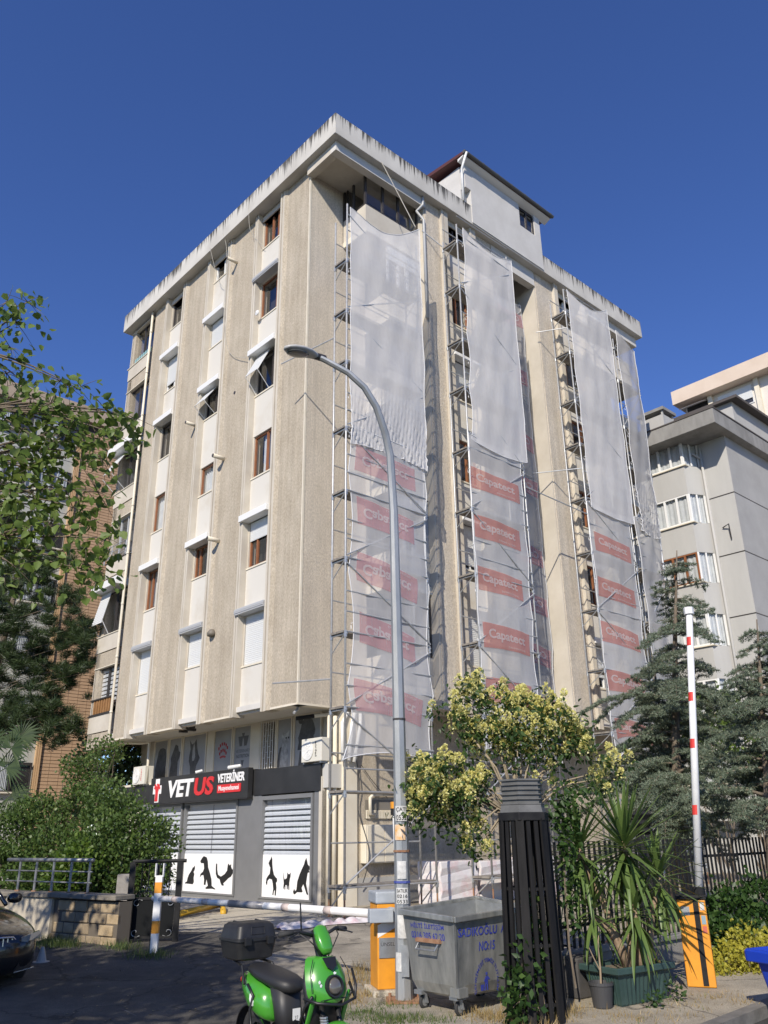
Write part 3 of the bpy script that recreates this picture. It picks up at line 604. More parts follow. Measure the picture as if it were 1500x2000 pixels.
wire('wall_cable', [FR(0)(2.0, 3.3, .1), FR(0)(2.4, 2.9, .1), FR(0)(2.9, 2.5, .1)], .01, CABLE, BUILD)
# ================================================================== SHOP FRONT
FS = FL(1.0)
GREYC = mat('grey_cladding', (.165, .168, .172), .5, col2=(.19, .193, .197), scale=1.5)
DKCL = mat('dark_cladding', (.022, .022, .023), .45, col2=(.032, .032, .033), scale=2)
VINYL = mat('white_vinyl', (.84, .84, .84), .45)
PBLACK = mat('print_black', (.012, .012, .012), .6)
PGREY = mat('poster_grey', (.27, .275, .28), .55, col2=(.33, .335, .34), scale=1.2)
PDARK = mat('poster_dark', (.045, .045, .047), .6, col2=(.10, .10, .10), scale=5)
PMID = mat('poster_mid', (.42, .42, .41), .6, col2=(.2, .2, .2), scale=6)
PRED = mat('print_red', (.42, .035, .04), .5)
SRED = mat('sign_red', (.62, .03, .035), .4)
SWHT = mat('sign_white', (.80, .80, .80), .4)
LOUV = mat('louvre_slat', (.70, .73, .76), .4); BACKG = mat('louvre_backing', (.38, .39, .40), .8)
part(FS, 'pillar_cladding', GREYC, BUILD, 2.86, 3.98, 0, 2.66, -.2, .03)
part(FS, 'pillar_cladding', GREYC, BUILD, .2, .52, 0, 2.66, -.2, .02)
part(FS, 'base_cladding', GREYC, BUILD, .2, 11.0, 0, .115, -.2, .024)
part(FS, 'corner_wall', CREAM, BUILD, .2, .32, .0, 3.0, -.3, .035); part(FS, 'ledge', CREAM2, BUILD, .22, 11.8, 3.24, 3.31, -.72, -.02)
def shop_window(s0, s1, fig=None, lines=()):
    z0, zm, z1 = .15, 1.16, 2.52
    mb = MB(); w_ = .07
    fb(mb, FS, s0-w_, s0, z0-.04, z1+.1, -.1, .06); fb(mb, FS, s1, s1+w_, z0-.04, z1+.1, -.1, .06); fb(mb, FS, s0, s1, z1, z1+.1, -.1, .06); fb(mb, FS, s0, s1, z0-.04, z0, -.1, .05)
    o = mb.build('shop_window', GREYC, BUILD)
    part(FS, 'backing', BACKG, o, s0, s1, z0, z1, -.16, -.10)
    part(FS, 'white_panel', VINYL, o, s0, s1, z0, zm, -.06, -.02)
    n = 9; h = (z1-.12-zm)/n
    for i in range(n):
        a = zm+h*i; mb = MB()
        P = [FS(s0, a+.0, -.030), FS(s1, a+.0, -.030), FS(s1, a+h*.40, -.026), FS(s0, a+h*.40, -.026), FS(s1, a+h*.66, -.060), FS(s0, a+h*.66, -.060)]
        mb.add(P, [(0, 1, 2, 3), (3, 2, 4, 5)]); mb.build('louvre', LOUV, o)
    g_ = MB(); quad(g_, FS, s0, s1, zm, z1, -.010); g_.build('pane', GLASS, o)
    for c in lines:
        mb = MB(); mb.tube([FS(c, z1-.02, -.0), FS(c+.02, zm+.02, -.0)], .006, 4); mb.build('blind_cord', DKFR, o)
    return o
W3 = shop_window(.62, 2.76); W2 = shop_window(4.07, 6.88, lines=(5.35,)); W1 = shop_window(7.16, 9.8)
SIL = {
 'sitting_cat': [(0, 0), (.1, .02), (.85, .0), (.95, .12), (.9, .35), (.95, .55), (.85, .66), (.93, .74), (.98, .84), (.95, 1.0), (.84, .91), (.74, .9), (.66, .78), (.55, .66), (.36, .5), (.24, .3), (.2, .12), (.05, .1)],
 'begging_dog': [(.2, 1.0), (.38, .96), (.46, .84), (.5, .66), (.62, .5), (.74, .3), (.78, .1), (1.0, .02), (1.0, .0), (.8, .02), (.45, .0), (.4, .03), (.55, .1), (.44, .3), (.40, .12), (.30, .12), (.3, .28), (.24, .42), (.1, .40), (.02, .33), (.06, .45), (.2, .52), (.26, .62), (.22, .78), (.05, .78), (.0, .84), (.1, .94)],
 'leaping_cat': [(.0, .98), (.06, .98), (.08, .7), (.14, .48), (.3, .40), (.5, .52), (.62, .68), (.64, .9), (.66, 1.0), (.74, .92), (.82, .97), (.82, .86), (.9, .72), (.98, .92), (1.0, .9), (.94, .6), (.84, .42), (.70, .34), (.58, .22), (.44, .1), (.5, .02), (.38, .0), (.30, .12), (.24, .28), (.1, .34), (.02, .5), (.0, .75)],
 'standing_dog': [(.42, 1.0), (.5, .93), (.52, .8), (.58, .66), (.7, .52), (.92, .44), (.98, .44), (1.0, .36), (.9, .32), (.96, .2), (.92, .0), (.82, .0), (.84, .14), (.74, .1), (.70, .0), (.62, .01), (.68, .16), (.62, .3), (.54, .4), (.3, .42), (.14, .36), (.1, .24), (.0, .3), (.04, .42), (.2, .5), (.32, .54), (.36, .7), (.26, .76), (.18, .82), (.3, .9), (.36, .92)],
 'kitten': [(.0, 1.0), (.1, .72), (.2, .58), (.5, .66), (.54, .82), (.54, 1.0), (.68, .9), (.86, .9), (1.0, 1.0), (.98, .76), (.9, .62), (.84, .4), (.86, .0), (.76, .0), (.72, .24), (.66, .24), (.64, .02), (.54, .02), (.52, .26), (.34, .26), (.32, .0), (.22, .0), (.22, .22), (.14, .1), (.06, .0), (.06, .1), (.12, .35), (.06, .58)],
 'sitting_shepherd': [(.74, 1.0), (.8, .9), (.84, .82), (1.0, .74), (.98, .68), (.9, .68), (.94, .62), (.84, .6), (.8, .48), (.76, .32), (.84, .12), (.9, .02), (.8, .04), (.68, .2), (.6, .3), (.5, .2), (.56, .1), (.5, .08), (.24, .08), (.12, .02), (.04, .02), (.0, .08), (.06, .16), (.12, .1), (.2, .14), (.24, .36), (.36, .54), (.5, .7), (.62, .82), (.66, .9)],
 'poodle': [(.0, .55), (.06, .66), (.18, .66), (.2, .55), (.14, .48), (.16, .40), (.3, .36), (.52, .42), (.58, .6), (.6, .8), (.62, .98), (.74, 1.0), (.86, .94), (.86, .84), (1.0, .74), (.98, .7), (.84, .72), (.78, .6), (.76, .4), (.72, .22), (.74, .08), (.82, .04), (.82, .0), (.6, .0), (.58, .06), (.66, .1), (.64, .2), (.5, .3), (.3, .26), (.26, .1), (.3, .04), (.26, .0), (.06, .0), (.06, .06), (.16, .1), (.18, .3), (.1, .38), (.1, .48), (.02, .46)],
}
def silh(parent, key, sl, sr, z0, z1):       # sl: viewer's left edge (larger s)
    mb = MB(); mb.prism(SIL[key], lambda a, b, t: FS(sl-(sl-sr)*a, z0+(z1-z0)*b, t), -.018, -.014); return mb.build(key+'_print', PBLACK, parent)
silh(W3, 'standing_dog', 2.58, 2.08, .20, 1.12); silh(W3, 'kitten', 1.82, 1.50, .35, .75); silh(W3, 'sitting_shepherd', 1.38, .68, .24, 1.10)
silh(W2, 'sitting_cat', 6.75, 6.22, .34, .84); silh(W2, 'begging_dog', 5.95, 5.05, .24, 1.10); silh(W2, 'leaping_cat', 5.08, 4.12, .35, .92)
silh(W1, 'poodle', 8.35, 7.55, .34, 1.02); silh(W1, 'leaping_cat', 9.2, 8.5, .35, .9)
# dark fascia with the projecting sign box
part(FS, 'fascia_board', DKCL, BUILD, .24, 3.22, 2.66, 3.32, -.2, .06); part(FS, 'fascia_board', DKCL, BUILD, 8.95, 12.0, 2.70, 3.22, -.2, .06)
part(FS, 'fascia_board', DKCL, BUILD, 3.22, 8.95, 2.66, 3.36, -.2, .03)
mb = MB(); mb.box(1.0, 1.62, .02, .24, 2.72, 3.30); mb.build('fascia_return', mat('return_panel', (.50, .49, .46), .6), BUILD, bevel=.01)
SIGN = thing('shop_sign', 'long dark shop sign reading VETUS VETERİNER Muayenehanesi above the louvred windows', 'sign', (.9, 6.0, 2.62), bf=True)
part(FS, 'sign_box', DKCL, SIGN, 3.26, 8.9, 2.60, 3.40, .065, .24, bevel=.012)
part(FS, 'sign_edge', mat('sign_edge', (.05, .05, .052), .4, .3), SIGN, 3.25, 8.91, 2.585, 2.60, .06, .25)
def sgn(name, s, sl, sr, z0, z1, m, d=.242, ex=.5, off=.0, sh=0, thick=.03):
    mb = MB(); put_text(mb, s, lambda a, b, t: FS(sl-(sl-sr)*a, z0+(z1-z0)*b, d+t*thick), .5, off, sh); return mb.build(name, m, SIGN)
sgn('letters', 'VET', 7.72, 6.16, 2.76, 3.27, SWHT, off=.035, sh=.12); sgn('letters', 'US', 6.12, 5.02, 2.76, 3.27, SRED, off=.035, sh=.12)
sgn('letters', 'VETERİNER', 4.82, 3.42, 3.06, 3.385, SWHT, off=.03, sh=.12, thick=.02)
mb = MB(); rp = []
for cx, cy, a0 in ((.97, .9, 0), (.03, .9, 90), (.03, .1, 180), (.97, .1, 270)):
    for i in range(5):
        t = math.radians(a0+i*22.5); rp.append((cx+.03*math.cos(t), cy+.1*math.sin(t)))
mb.prism(rp, lambda a, b, t: FS(4.80-1.22*a, 2.78+.225*b, t), .242, .262); mb.build('red_plate', SRED, SIGN)
sgn('letters', 'Muayenehanesi', 4.72, 3.66, 2.80, 2.975, SWHT, d=.264, off=.012, thick=.006)
def crosspoly(w, cx, cy): return [(cx-w, cy-3*w), (cx+w, cy-3*w), (cx+w, cy-w), (cx+2.1*w, cy-w), (cx+2.1*w, cy+w), (cx+w, cy+w), (cx+w, cy+2.6*w), (cx-w, cy+2.6*w), (cx-w, cy+w), (cx-2.1*w, cy+w), (cx-2.1*w, cy-w), (cx-w, cy-w)]
mb = MB(); mb.prism(crosspoly(.128, 0, 0), lambda a, b, t: FS(8.42-a, 3.03+b, t), .242, .262); mb.build('cross_emblem', SWHT, SIGN, bevel=.02)
fig = [(-.1, -.36), (.1, -.36), (.09, -.08), (.16, .06), (.22, .0), (.24, .06), (.12, .2), (.04, .12), (-.04, .12), (-.14, .2), (-.2, .04), (-.1, .02), (-.08, -.1)]
mb = MB(); mb.prism(fig, lambda a, b, t: FS(8.42-a*.9, 3.03+b*.95, t), .262, .276); mb.build('animal_emblem', SRED, SIGN)
mb = MB(); mb.lathe([(.035, 0), (.035, .012), (0, .012)], FS(8.40, 3.19, .274), 12, 'x'); mb.build('emblem_dot', SRED, SIGN)
# spotlights and security cameras
def lamp(name, label, p, q, r, cat='lamp', m=WPVC):
    t = thing(name, label, cat, p, bf=True); p = Vector(p); q = Vector(q); d = (q-p)
    mb = MB(); mb.tube([p, p+d*.05, p+d*.95, q], [r*.6, r, r*1.15, r*1.15], 10); mb.build('housing', m, t, smooth=False)
    mb = MB(); mb.tube([q-d*.02, q+d*.02], r*.9, 10); mb.build('lens', DKFR, t)
    mb = MB(); mb.tube([p+d*.2, p+d*.2+Vector((.12, 0, -.10))], .015, 6); mb.build('bracket', m, t); return t
lamp('floodlight', 'white tubular floodlight lying along the top edge of the shop sign', FS(3.72, 3.47, .2), FS(4.25, 3.45, .24), .05)
lamp('security_camera', 'small white camera on the sign below the grey poster windows', FS(5.95, 3.48, .1), FS(6.05, 3.42, .28), .04, 'camera')
t = thing('security_camera', 'dark dome camera under the overhang at the building corner', 'camera', (.25, .35, 4.72), bf=True)
mb = MB(); mb.box(.1, .4, .25, .45, 4.70, 4.775); mb.build('mount', GPVC, t)
mb = MB(); mb.tube([(.25, .33, 4.7), (.25, .33, 4.6), (.1, .28, 4.5)], .035, 8); mb.build('housing', GPVC, t)
t = thing('security_camera', 'black cylindrical camera above the dog poster beside the scaffold', 'camera', (.9, .55, 4.5), bf=True)
mb = MB(); mb.tube([(.95, .55, 4.52), (.55, .8, 4.45)], .055, 10); mb.build('housing', BLACK, t); mb = MB(); mb.tube([(.95, .55, 4.52), (1.3, .2, 4.55)], .05, 8); mb.build('arm', CREAM2, t)
t = thing('ceiling_lamp', 'small dark twin lamp under the concrete overhang over the sign', 'lamp', (.5, 6.3, 4.78), bf=True)
mb = MB(); mb.box(.45, .55, 5.95, 6.65, 4.70, 4.78); mb.build('mount', DKFR, t)
for y in (6.0, 6.5):
    mb = MB(); mb.box(.38, .62, y, y+.14, 4.62, 4.70); mb.build('lamp_head', DKFR, t)
# --- poster windows of the mezzanine
FM = lambda s, z, d: Vector((1.72-d, s*1.053+.878, 1.6+(z-1.6)*1.035))
def poster(s0, s1, m=PGREY):
    mb = MB(); w_ = .05
    fb(mb, FM, s0, s0+w_, 3.36, 4.68, -.05, .05); fb(mb, FM, s1-w_, s1, 3.36, 4.68, -.05, .05); fb(mb, FM, s0+w_, s1-w_, 4.63, 4.68, -.05, .05)
    o = mb.build('mezzanine_window', CREAM2, BUILD); part(FM, 'poster', m, o, s0+w_, s1-w_, 3.34, 4.63, -.0, .015); return o
def pfig(o, poly, sl, sr, z0, z1, m=PDARK, d=.017):
    mb = MB(); mb.prism(poly, lambda a, b, t: FM(sl-(sl-sr)*a, z0+(z1-z0)*b, t), d, d+.003); return mb.build('animal_print', m, o)
def dogbust(): 
    P = [(.0, .0), (.06, .25), (.02, .4), (.1, .55), (.18, .75), (.22, .9), (.36, .99), (.6, 1.0), (.8, .95), (.9, .8), (.98, .6), (.94, .45), (.88, .42), (.9, .3), (1, .1), (1, 0)]; return P
o = poster(8.35, 9.3); pfig(o, dogbust(), 9.2, 8.4, 3.34, 4.40)
o = poster(7.45, 8.3); pfig(o, [(0, 0), (.1, .5), (.05, .62), (.25, .8), (.45, 1), (.7, .95), (.8, .8), (1, .75), (.9, .6), (.75, .5), (.8, 0)], 8.2, 7.55, 3.34, 4.45)
o = poster(5.95, 7.4); pfig(o, [(.2, 0), (.15, .3), (.0, .45), (.02, .6), (.1, .75), (.0, 1), (.2, .88), (.45, .92), (.6, 1), (.7, .8), (.85, .6), (1, .5), (.9, .42), (.7, .3), (.6, 0)], 7.0, 6.35, 3.34, 4.5); pfig(o, [(.1, 0), (.05, .6), (.4, 1), (.7, .7), (.9, .2), (.6, 0)], 6.82, 6.6, 3.85, 4.4, PMID, .021)
o = poster(4.5, 5.55)
mb = MB()                                  # red crown of dots above an arc
for r_, z_, n_ in ((.27, 3.97, 6), (.2, 3.95, 5)):
    for i in range(n_):
        t_ = math.radians(150-120*i/(n_-1)); c = FM(5.02-r_*math.cos(t_), z_-.1+r_*.95*math.sin(t_)+(.1 if n_ == 6 else .0), .018)
        mb.tube([c+Vector((0, 0, -.045)), c+Vector((-.001, 0, .045))], [.02, .028], 8)
arc = [(.2*math.cos(math.radians(150-120*i/8)), .09*math.sin(math.radians(150-120*i/8))) for i in range(9)]+[(.15*math.cos(math.radians(30+120*i/8)), .05*math.sin(math.radians(30+120*i/8))-.02) for i in range(9)]
mb.build('crown_dots', PRED, o, kind='stuff'); mb = MB(); mb.prism(arc, lambda a, b, t: FM(5.02-a, 3.80+b, t), .017, .02); mb.build('crown_emblem', PRED, o)
o = poster(3.5, 4.45)
PG2 = mat('print_grey', (.10, .10, .105), .6)
for sx in (-1, 1):
    pfig(o, [(.0, 1), (1, 1), (.85, 0), (.35, 0)] if sx < 0 else [(.0, 1), (1, 1), (.65, 0), (.15, 0)], 4.22 if sx < 0 else 3.94, 3.98 if sx < 0 else 3.68, 4.08, 4.36, PG2)
pfig(o, [(0, 1), (1, 1), (.5, 0)], 4.04, 3.88, 4.28, 4.45, PG2); pfig(o, [(0, 1), (1, 1), (.5, 0)], 4.04, 3.88, 3.50, 3.68, PG2)
mb = MB(); put_text(mb, 'VETERINARY', lambda a, b, t: FM(4.32-.74*a, 3.90+.09*b, .018)); put_text(mb, 'NUTRITION', lambda a, b, t: FM(4.28-.66*a, 3.75+.10*b, .018), 0, .02); mb.build('letters', PG2, o)
part(FM, 'mezzanine_pier', CREAM2, BUILD, 5.57, 5.93, 3.3, 4.78, -.1, .03); part(FM, 'mezzanine_pier', CREAM2, BUILD, 3.05, 3.48, 3.3, 4.78, -.1, .06)
mb = MB(); fb(mb, FM, 2.3, 3.0, 3.36, 4.62, -.05, -.02); o = mb.build('mezzanine_window', ROOM, BUILD)
mb = MB(); fb(mb, FM, 2.28, 2.33, 3.36, 4.68, -.02, .06); fb(mb, FM, 2.98, 3.03, 3.36, 4.68, -.02, .06); fb(mb, FM, 2.33, 2.98, 4.62, 4.68, -.02, .06); mb.build('window_frame', CREAM2, o)
mb = MB()
for i in range(6):
    s = 2.38+i*.115; mb.tube([FM(s, 3.36, .09), FM(s, 4.64, .09)], .012, 5)
for i in range(5):
    for j in range(4): mb.tube([FM(2.38+i*.115, 3.5+j*.3+(.15 if i % 2 else 0), .09), FM(2.38+(i+1)*.115, 3.5+j*.3+(.15 if i % 2 else 0), .09)], .008, 4)
mb.build('window_bars', WPVC, o)
o = poster(1.55, 2.27); pfig(o, [(0, 0), (.05, .35), (.2, .55), (.36, .66), (.3, .8), (.34, 1), (.48, .9), (.7, .9), (.86, 1), (.86, .75), (.8, .62), (.72, .56), (.8, .4), (.8, 0)], 2.24, 1.62, 3.36, 4.35, PMID)
pfig(o, [(0, 0), (.2, .6), (.5, .95), (.9, 1), (.6, .5), (.5, 0)], 2.24, 2.02, 3.36, 3.9, PDARK, .02)
mb = MB()
for s in (1.84, 1.73): mb.lathe([(.03, -.004), (.03, 0), (0, 0)], FM(s, 4.12, .024), 8, 'x')
mb.build('eye_print', PBLACK, o)
o = poster(.28, 1.5); pfig(o, dogbust(), 1.32, .55, 3.75, 4.55); pfig(o, [(0, 0), (.1, .8), (.5, 1), (.9, .8), (1, 0)], 1.28, .62, 3.34, 3.8, PDARK, .02); 
mb = MB(); mb.lathe([(.11, -.004), (.11, 0), (0, 0)], FM(1.2, 4.53, .02), 14, 'x'); mb.build('ball_print', PDARK, o)
# --- air conditioners
def aircon(label, s, z, x, tcol, word):
    t = thing('air_conditioner', label, 'air conditioner', (x, s, z), bf=True, group='outdoor air conditioner units on the shop fascia')
    F = FL(x); part(F, 'casing', mat('ac_cream', (.64, .62, .55), .5), t, s-.42, s+.42, z, z+.58, -.32, 0, bevel=.015)
    mb = MB(); mb.lathe([(.22, -.008), (.24, -.012), (.24, 0), (.215, 0)], F(s+.14, z+.29, 0.01), 24, 'x'); mb.build('fan_ring', WPVC, t)
    mb = MB(); mb.lathe([(.225, .002), (0, .002)], F(s+.14, z+.29, 0.005), 24, 'x'); mb.build('fan_shroud', mat('ac_dark', (.12, .10, .08), .6), t)
    for k in range(5):
        a = k*2*math.pi/5; mb = MB(); c = F(s+.14, z+.29, .008)
        mb.add([c, c+Vector((-.004, .2*math.cos(a), .2*math.sin(a))), c+Vector((-.004, .21*math.cos(a+.5), .21*math.sin(a+.5))), c+Vector((-.004, .14*math.cos(a+.8), .14*math.sin(a+.8)))], [(0, 1, 2, 3)]); mb.build('fan_blade', mat('fan_blade', (.30, .27, .22), .5), t)
    mb = MB()
    for r in (.06, .11, .16, .2): 
        pts = [F(s+.14+r*math.cos(q), z+.29+r*math.sin(q), .022) for q in np.linspace(0, 2*math.pi, 20)]; mb.tube(pts, .004, 4)
    for k in range(8):
        a = k*math.pi/4; mb.tube([F(s+.14, z+.29, .022), F(s+.14+.22*math.cos(a), z+.29+.22*math.sin(a), .022)], .004, 4)
    mb.build('fan_guard', WPVC, t)
    mb = MB(); mb.lathe([(.045, -.03), (.045, -.026), (0, -.03)], F(s+.14, z+.29, 0), 12, 'x'); mb.build('fan_hub', WPVC, t)
    mb = MB(); put_text(mb, word, lambda a, b, q: F(s-.16-.07*b, z+.50-.38*a, .004), 0, .01); mb.build('lettering', tcol, t)
    mb = MB(); mb.bar((x+.02, s-.35, z-.02), (x+.32, s-.35, z-.02), .04, .04); mb.build('bracket', GALV, t); mb = MB(); mb.bar((x+.02, s+.35, z-.02), (x+.32, s+.35, z-.02), .04, .04); mb.build('bracket', GALV, t)
aircon('cream outdoor fan unit at the right end of the dark fascia under the dog poster', .48, 3.36, .82, PBLACK, 'airfel')
aircon('cream outdoor fan unit with red lettering at the far left of the dark fascia', 9.95, 3.27, .82, SRED, 'vestel')
# yellow gas pipe and kerb by the shop
t = thing('yellow_pipe', 'yellow painted pipe lying along the concrete apron before the shop', 'pipe', gp(400, 1783))
mb = MB(); a = gp(345, 1795); b = gp(428, 1778); c = gp(436, 1786); mb.tube([a+Vector((0, 0, .09)), b+Vector((0, 0, .12)), b+Vector((.08, 0, .10)), c+Vector((0, 0, .02))], .065, 10); mb.build('pipe_run', mat('yellow_paint', (.62, .36, .02), .5, col2=(.5, .3, .03), scale=6), t, smooth=True)
# ================================================================== SCAFFOLDS AND NETS
def scaffold(label, x0, x1, yi, yo, zs, ztop, zbase=0.0, lean=0.0, alt=0, ext=(), mids=True):
    t = thing('scaffold', label, 'scaffold', (x0, yo, zbase), bf=True, group='steel scaffold towers on the right facade')
    for x in (x0, x1):
        for y in (yi, yo):
            zt = ztop if y == yo else ztop-.35
            mb = MB(); j = random.uniform(-.02, .02)
            mb.tube([(x, y, zbase+.35), (x+j, y, (zbase+zt)/2), (x, y, zt)], .026, 8); o = mb.build('pole', STEEL, t, smooth=True)
            mb = MB(); mb.tube([(x, y, zbase), (x, y, zbase+.36)], .02, 8); mb.box(x-.07, x+.07, y-.07, y+.07, zbase, zbase+.012); mb.build('base_jack', RUST, t)
            for z in zs:
                mb = MB(); mb.tube([(x, y, z-.08), (x, y, z+.06)], .038, 8); mb.build('coupler', GALV, o)
    for i, z in enumerate(zs):
        for x in (x0, x1):                     # transom pair and knee brackets
            mb = MB(); mb.tube([(x, yo-.05, z), (x, yi+.05, z)], .024, 6); mb.build('transom', STEEL, t)
            mb = MB(); mb.tube([(x, yo, z+.02), (x, yi, z-.42)], .016, 5); mb.build('knee_brace', STEEL, t)
        for q in range(2):
            y0 = yo+.04+q*(yi-yo-.06)/2
            mb = MB(); mb.box(x0-.06, x1+.06, y0, y0+(yi-yo-.1)/2, z+.025, z+.075); mb.build('deck_plank', PLANK, t)
        for dz in ((0.02, .5, 1.0) if i else (.0,)):
            mb = MB(); mb.tube([(x0, yo-.03, z+dz+.03), (x1, yo-.03, z+dz+.03)], .018, 6); mb.build('ledger', STEEL, t)
        mb = MB(); mb.tube([(x0, yi, z+.9), (x1, yi, z+.9)], .018, 6); mb.build('ledger', STEEL, t)
        z1 = zs[i+1] if i+1 < len(zs) else ztop-.3
        mb = MB()
        if (i+alt) % 2: mb.tube([(x0, yo-.05, z1-.1), (x1, yo-.05, z+.1)], .02, 6)
        else: mb.tube([(x0, yo-.05, z+.1), (x1, yo-.05, z1-.1)], .02, 6)
        mb.build('diagonal_brace', STEEL, t)
    for a, b in ext:
        mb = MB(); mb.tube([a, b], .02, 6); mb.build('wall_tie', RUST if a[2] > 20.4 else STEEL, t)
    return t
zs1 = [.55, 2.45, 4.26, 5.99, 7.81, 9.57, 11.33, 13.29, 14.91, 16.57]
YO = -2.36
S1 = scaffold('leftmost scaffold tower standing at the building corner beside the shop', -.40, 2.35, -1.84, YO, zs1, 18.55, ext=[((2.35, YO, 10.4), (2.5, YO+.1, 12.2)), ((-.4, -1.84, 14.3), (-.9, -.05, 14.1)), ((-.4, -1.84, 5.0), (-.8, -.05, 5.1))])
zs2 = [.55, 2.5, 4.45, 6.38, 8.33, 10.29, 12.21, 14.26, 15.97, 17.98, 19.75]
S2 = scaffold('middle scaffold tower under the penthouse with net on its front', 4.28, 6.82, -1.72, YO, zs2, 20.45, alt=1, ext=[((4.3, -1.72, 19.9), (3.6, -1.43, 20.4)), ((6.8, YO, 20.2), (7.4, YO+.3, 20.6))])
zs3 = [z-.05 for z in zs2[:-1]]+[19.65]
S3 = scaffold('right scaffold tower in front of the second window strip', 10.15, 12.85, -1.72, YO, zs3, 20.7, ext=[((10.15, YO, 19.0), (9.4, -1.5, 18.9)), ((10.15, YO, 13.3), (9.0, -1.1, 13.2)), ((10.15, YO, 11.6), (6.9, YO, 11.7))])
S4 = scaffold('far right scaffold tower at the end corner of the block', 13.35, 14.85, -1.3, YO+.05, zs2[:-1], 19.9, ext=[((13.3, YO, 19.4), (13.2, -1.5, 20.3))])
S5 = scaffold('scaffold tower set deep in the central recess of the facade', 7.45, 9.45, -.1, -.8, zs2[:-1], 20.6, alt=1)
NETW = sheer('net_white', (.84, .825, .81), .75, .30)
NETG = sheer('net_grey', (.78, .77, .76), .62, .34)
NETR = sheer('net_grey_dense', (.60, .59, .58), .72, .4)
PINK = sheer('net_print_pink', (.68, .33, .36), .44, .35)
REDP = sheer('net_print_red', (.62, .22, .18), .52, .3)
LETW = sheer('net_print_letters', (.75, .74, .72), .5, .3)
HEM = mat('net_hem', (.66, .66, .66), .9)
def net(label, x0, x1, y, zt, zb, m, sag=.25, foot=.25, sc=(.12, .12), ties=1.95, wr=.012, belly=.06, seed=0, sx=0.0, topx=(0, 0), hem=True, flare=(0, 0), nu=46, wrinkle=0.0, group=True, name='scaffold_net'):
    """sheet hung on the front of a scaffold; returns (thing, surface function x,z -> point)"""
    r = random.Random(seed); ph = [r.uniform(0, 6.28) for _ in range(8)]
    H = zt-zb
    def D(x, z, d=0.0):
        a = (x-x0)/(x1-x0); b = (zt-z)/H; ac = min(1, max(0, a)); bc = min(1, max(0, b))
        s_l = sc[0]*abs(math.sin(math.pi*(z-zb)/ties+ph[0]*.2))*(.4+.6*bc); s_r = sc[1]*abs(math.sin(math.pi*(z-zb)/ties+ph[1]*.2))*(.4+.6*bc)
        xx = x+s_l*(1-ac)**3-s_r*ac**3-flare[0]*max(0, bc-.9)*10*(1-ac)**4+flare[1]*max(0, bc-.9)*10*ac**4
        xx += topx[0]*(1-bc)*(1-ac)+topx[1]*(1-bc)*ac
        zz = z-sag*math.sin(math.pi*ac)*(1-bc)**6+foot*math.sin(math.pi*ac)**.7*bc**10+sx*ac*(1-bc)**4
        yy = y-belly*math.sin(math.pi*ac)*(.5+.5*math.sin(z*1.7+ph[2]))-wr*(.8*math.sin(x*5+z*1.3+ph[3])+.45*math.sin(x*9-z*2.1+ph[4])+.5*math.sin(z*3.3+x*3+ph[5])+.12*math.sin(z*11+x*7))
        if wrinkle:
            q = max(0, bc-.72)/.28
            yy -= wrinkle*q*(math.sin(x*41+z*17+ph[6])*math.sin(z*33+x*8)+.6*math.sin(x*23-z*29))
        return Vector((xx, yy-d, zz))
    t = thing(name, label, 'net', (x0, y, zb), bf=True, group='white protective nets on the scaffolds')
    nv = max(20, int(H*9)); mb = MB(); mb.grid(lambda a, b: D(x0+(x1-x0)*a, zt-H*b), nu, nv); mb.build('sheet', m, t, smooth=True)
    kz = zb+.3; mb = MB()
    while kz < zt:                          # rope ties that hold the sheet to the poles
        for e, sg in ((x0, -1), (x1, 1)):
            q = D(e, kz); mb.tube([q+Vector((0, .0, .03)), q+Vector((sg*.05, .03, .0)), q+Vector((sg*.02, .07, -.04)), q+Vector((sg*.06, .02, -.14))], .009, 4)
        kz += 1.1+.5*r.random()
    mb.build('tie_ropes', HEM, t, kind='stuff')
    if hem:
        for e in (0, 1):
            mb = MB(); mb.tube([D(x0+(x1-x0)*e, zt-H*i/nv) for i in range(nv+1)], .012, 5); mb.build('edge_hem', HEM, t)
        for e in (zt, zb):
            mb = MB(); mb.tube([D(x0+(x1-x0)*i/24, e) for i in range(25)], .012, 5); mb.build('edge_hem', HEM, t)
    return t, D
def band(t, D, x0, zl0, x1, zr0, h=.66, m=None, flipx=False, flipz=False, n=20):
    """printed red banner with the maker's word in pale letters, lying on the net"""
    m = m or REDP
    def Q(a, b, d): return D(x0+(x1-x0)*a, zl0+(zr0-zl0)*a+h*(b-.5)*(1-.10*a)+.03*math.sin(a*math.pi), d)
    mb = MB(); mb.grid(lambda a, b: Q(a, b, .012), n, 4); o = mb.build('printed_banner', m, t, smooth=True)
    V, F, _ = text('Capatect', 0, .028)
    mb = MB(); mb.add([Q(.10+.78*(1-p[0] if flipx else p[0]), .5+((.50*(1-p[1]) if flipz else .50*p[1])-.22), .018) for p in V], F); mb.build('banner_letters', LETW, o)
    V, F, _ = text('DÄMMSYSTEME', 0, 0)
    mb = MB(); mb.add([Q(.50+.38*(1-p[0] if flipx else p[0]), (.84+.09*(1-p[1])) if flipz else (.10+.09*p[1]), .018) for p in V], F); mb.build('banner_letters', LETW, o)
    return o
t, D = net('big white net sheet hanging from the top of the leftmost scaffold', -.33, 2.47, YO-.06, 18.45, 10.9, NETW, sag=.55, foot=.12, sc=(.06, .05), seed=1, sx=.75, wrinkle=.035, nu=70)
t, D = net('lower net of the leftmost scaffold with pink upside down lettering', -.33, 2.42, YO-.02, 11.5, 3.15, NETG, sag=.1, foot=.22, sc=(.2, .24), ties=2.7, seed=2, flare=(.35, .12))
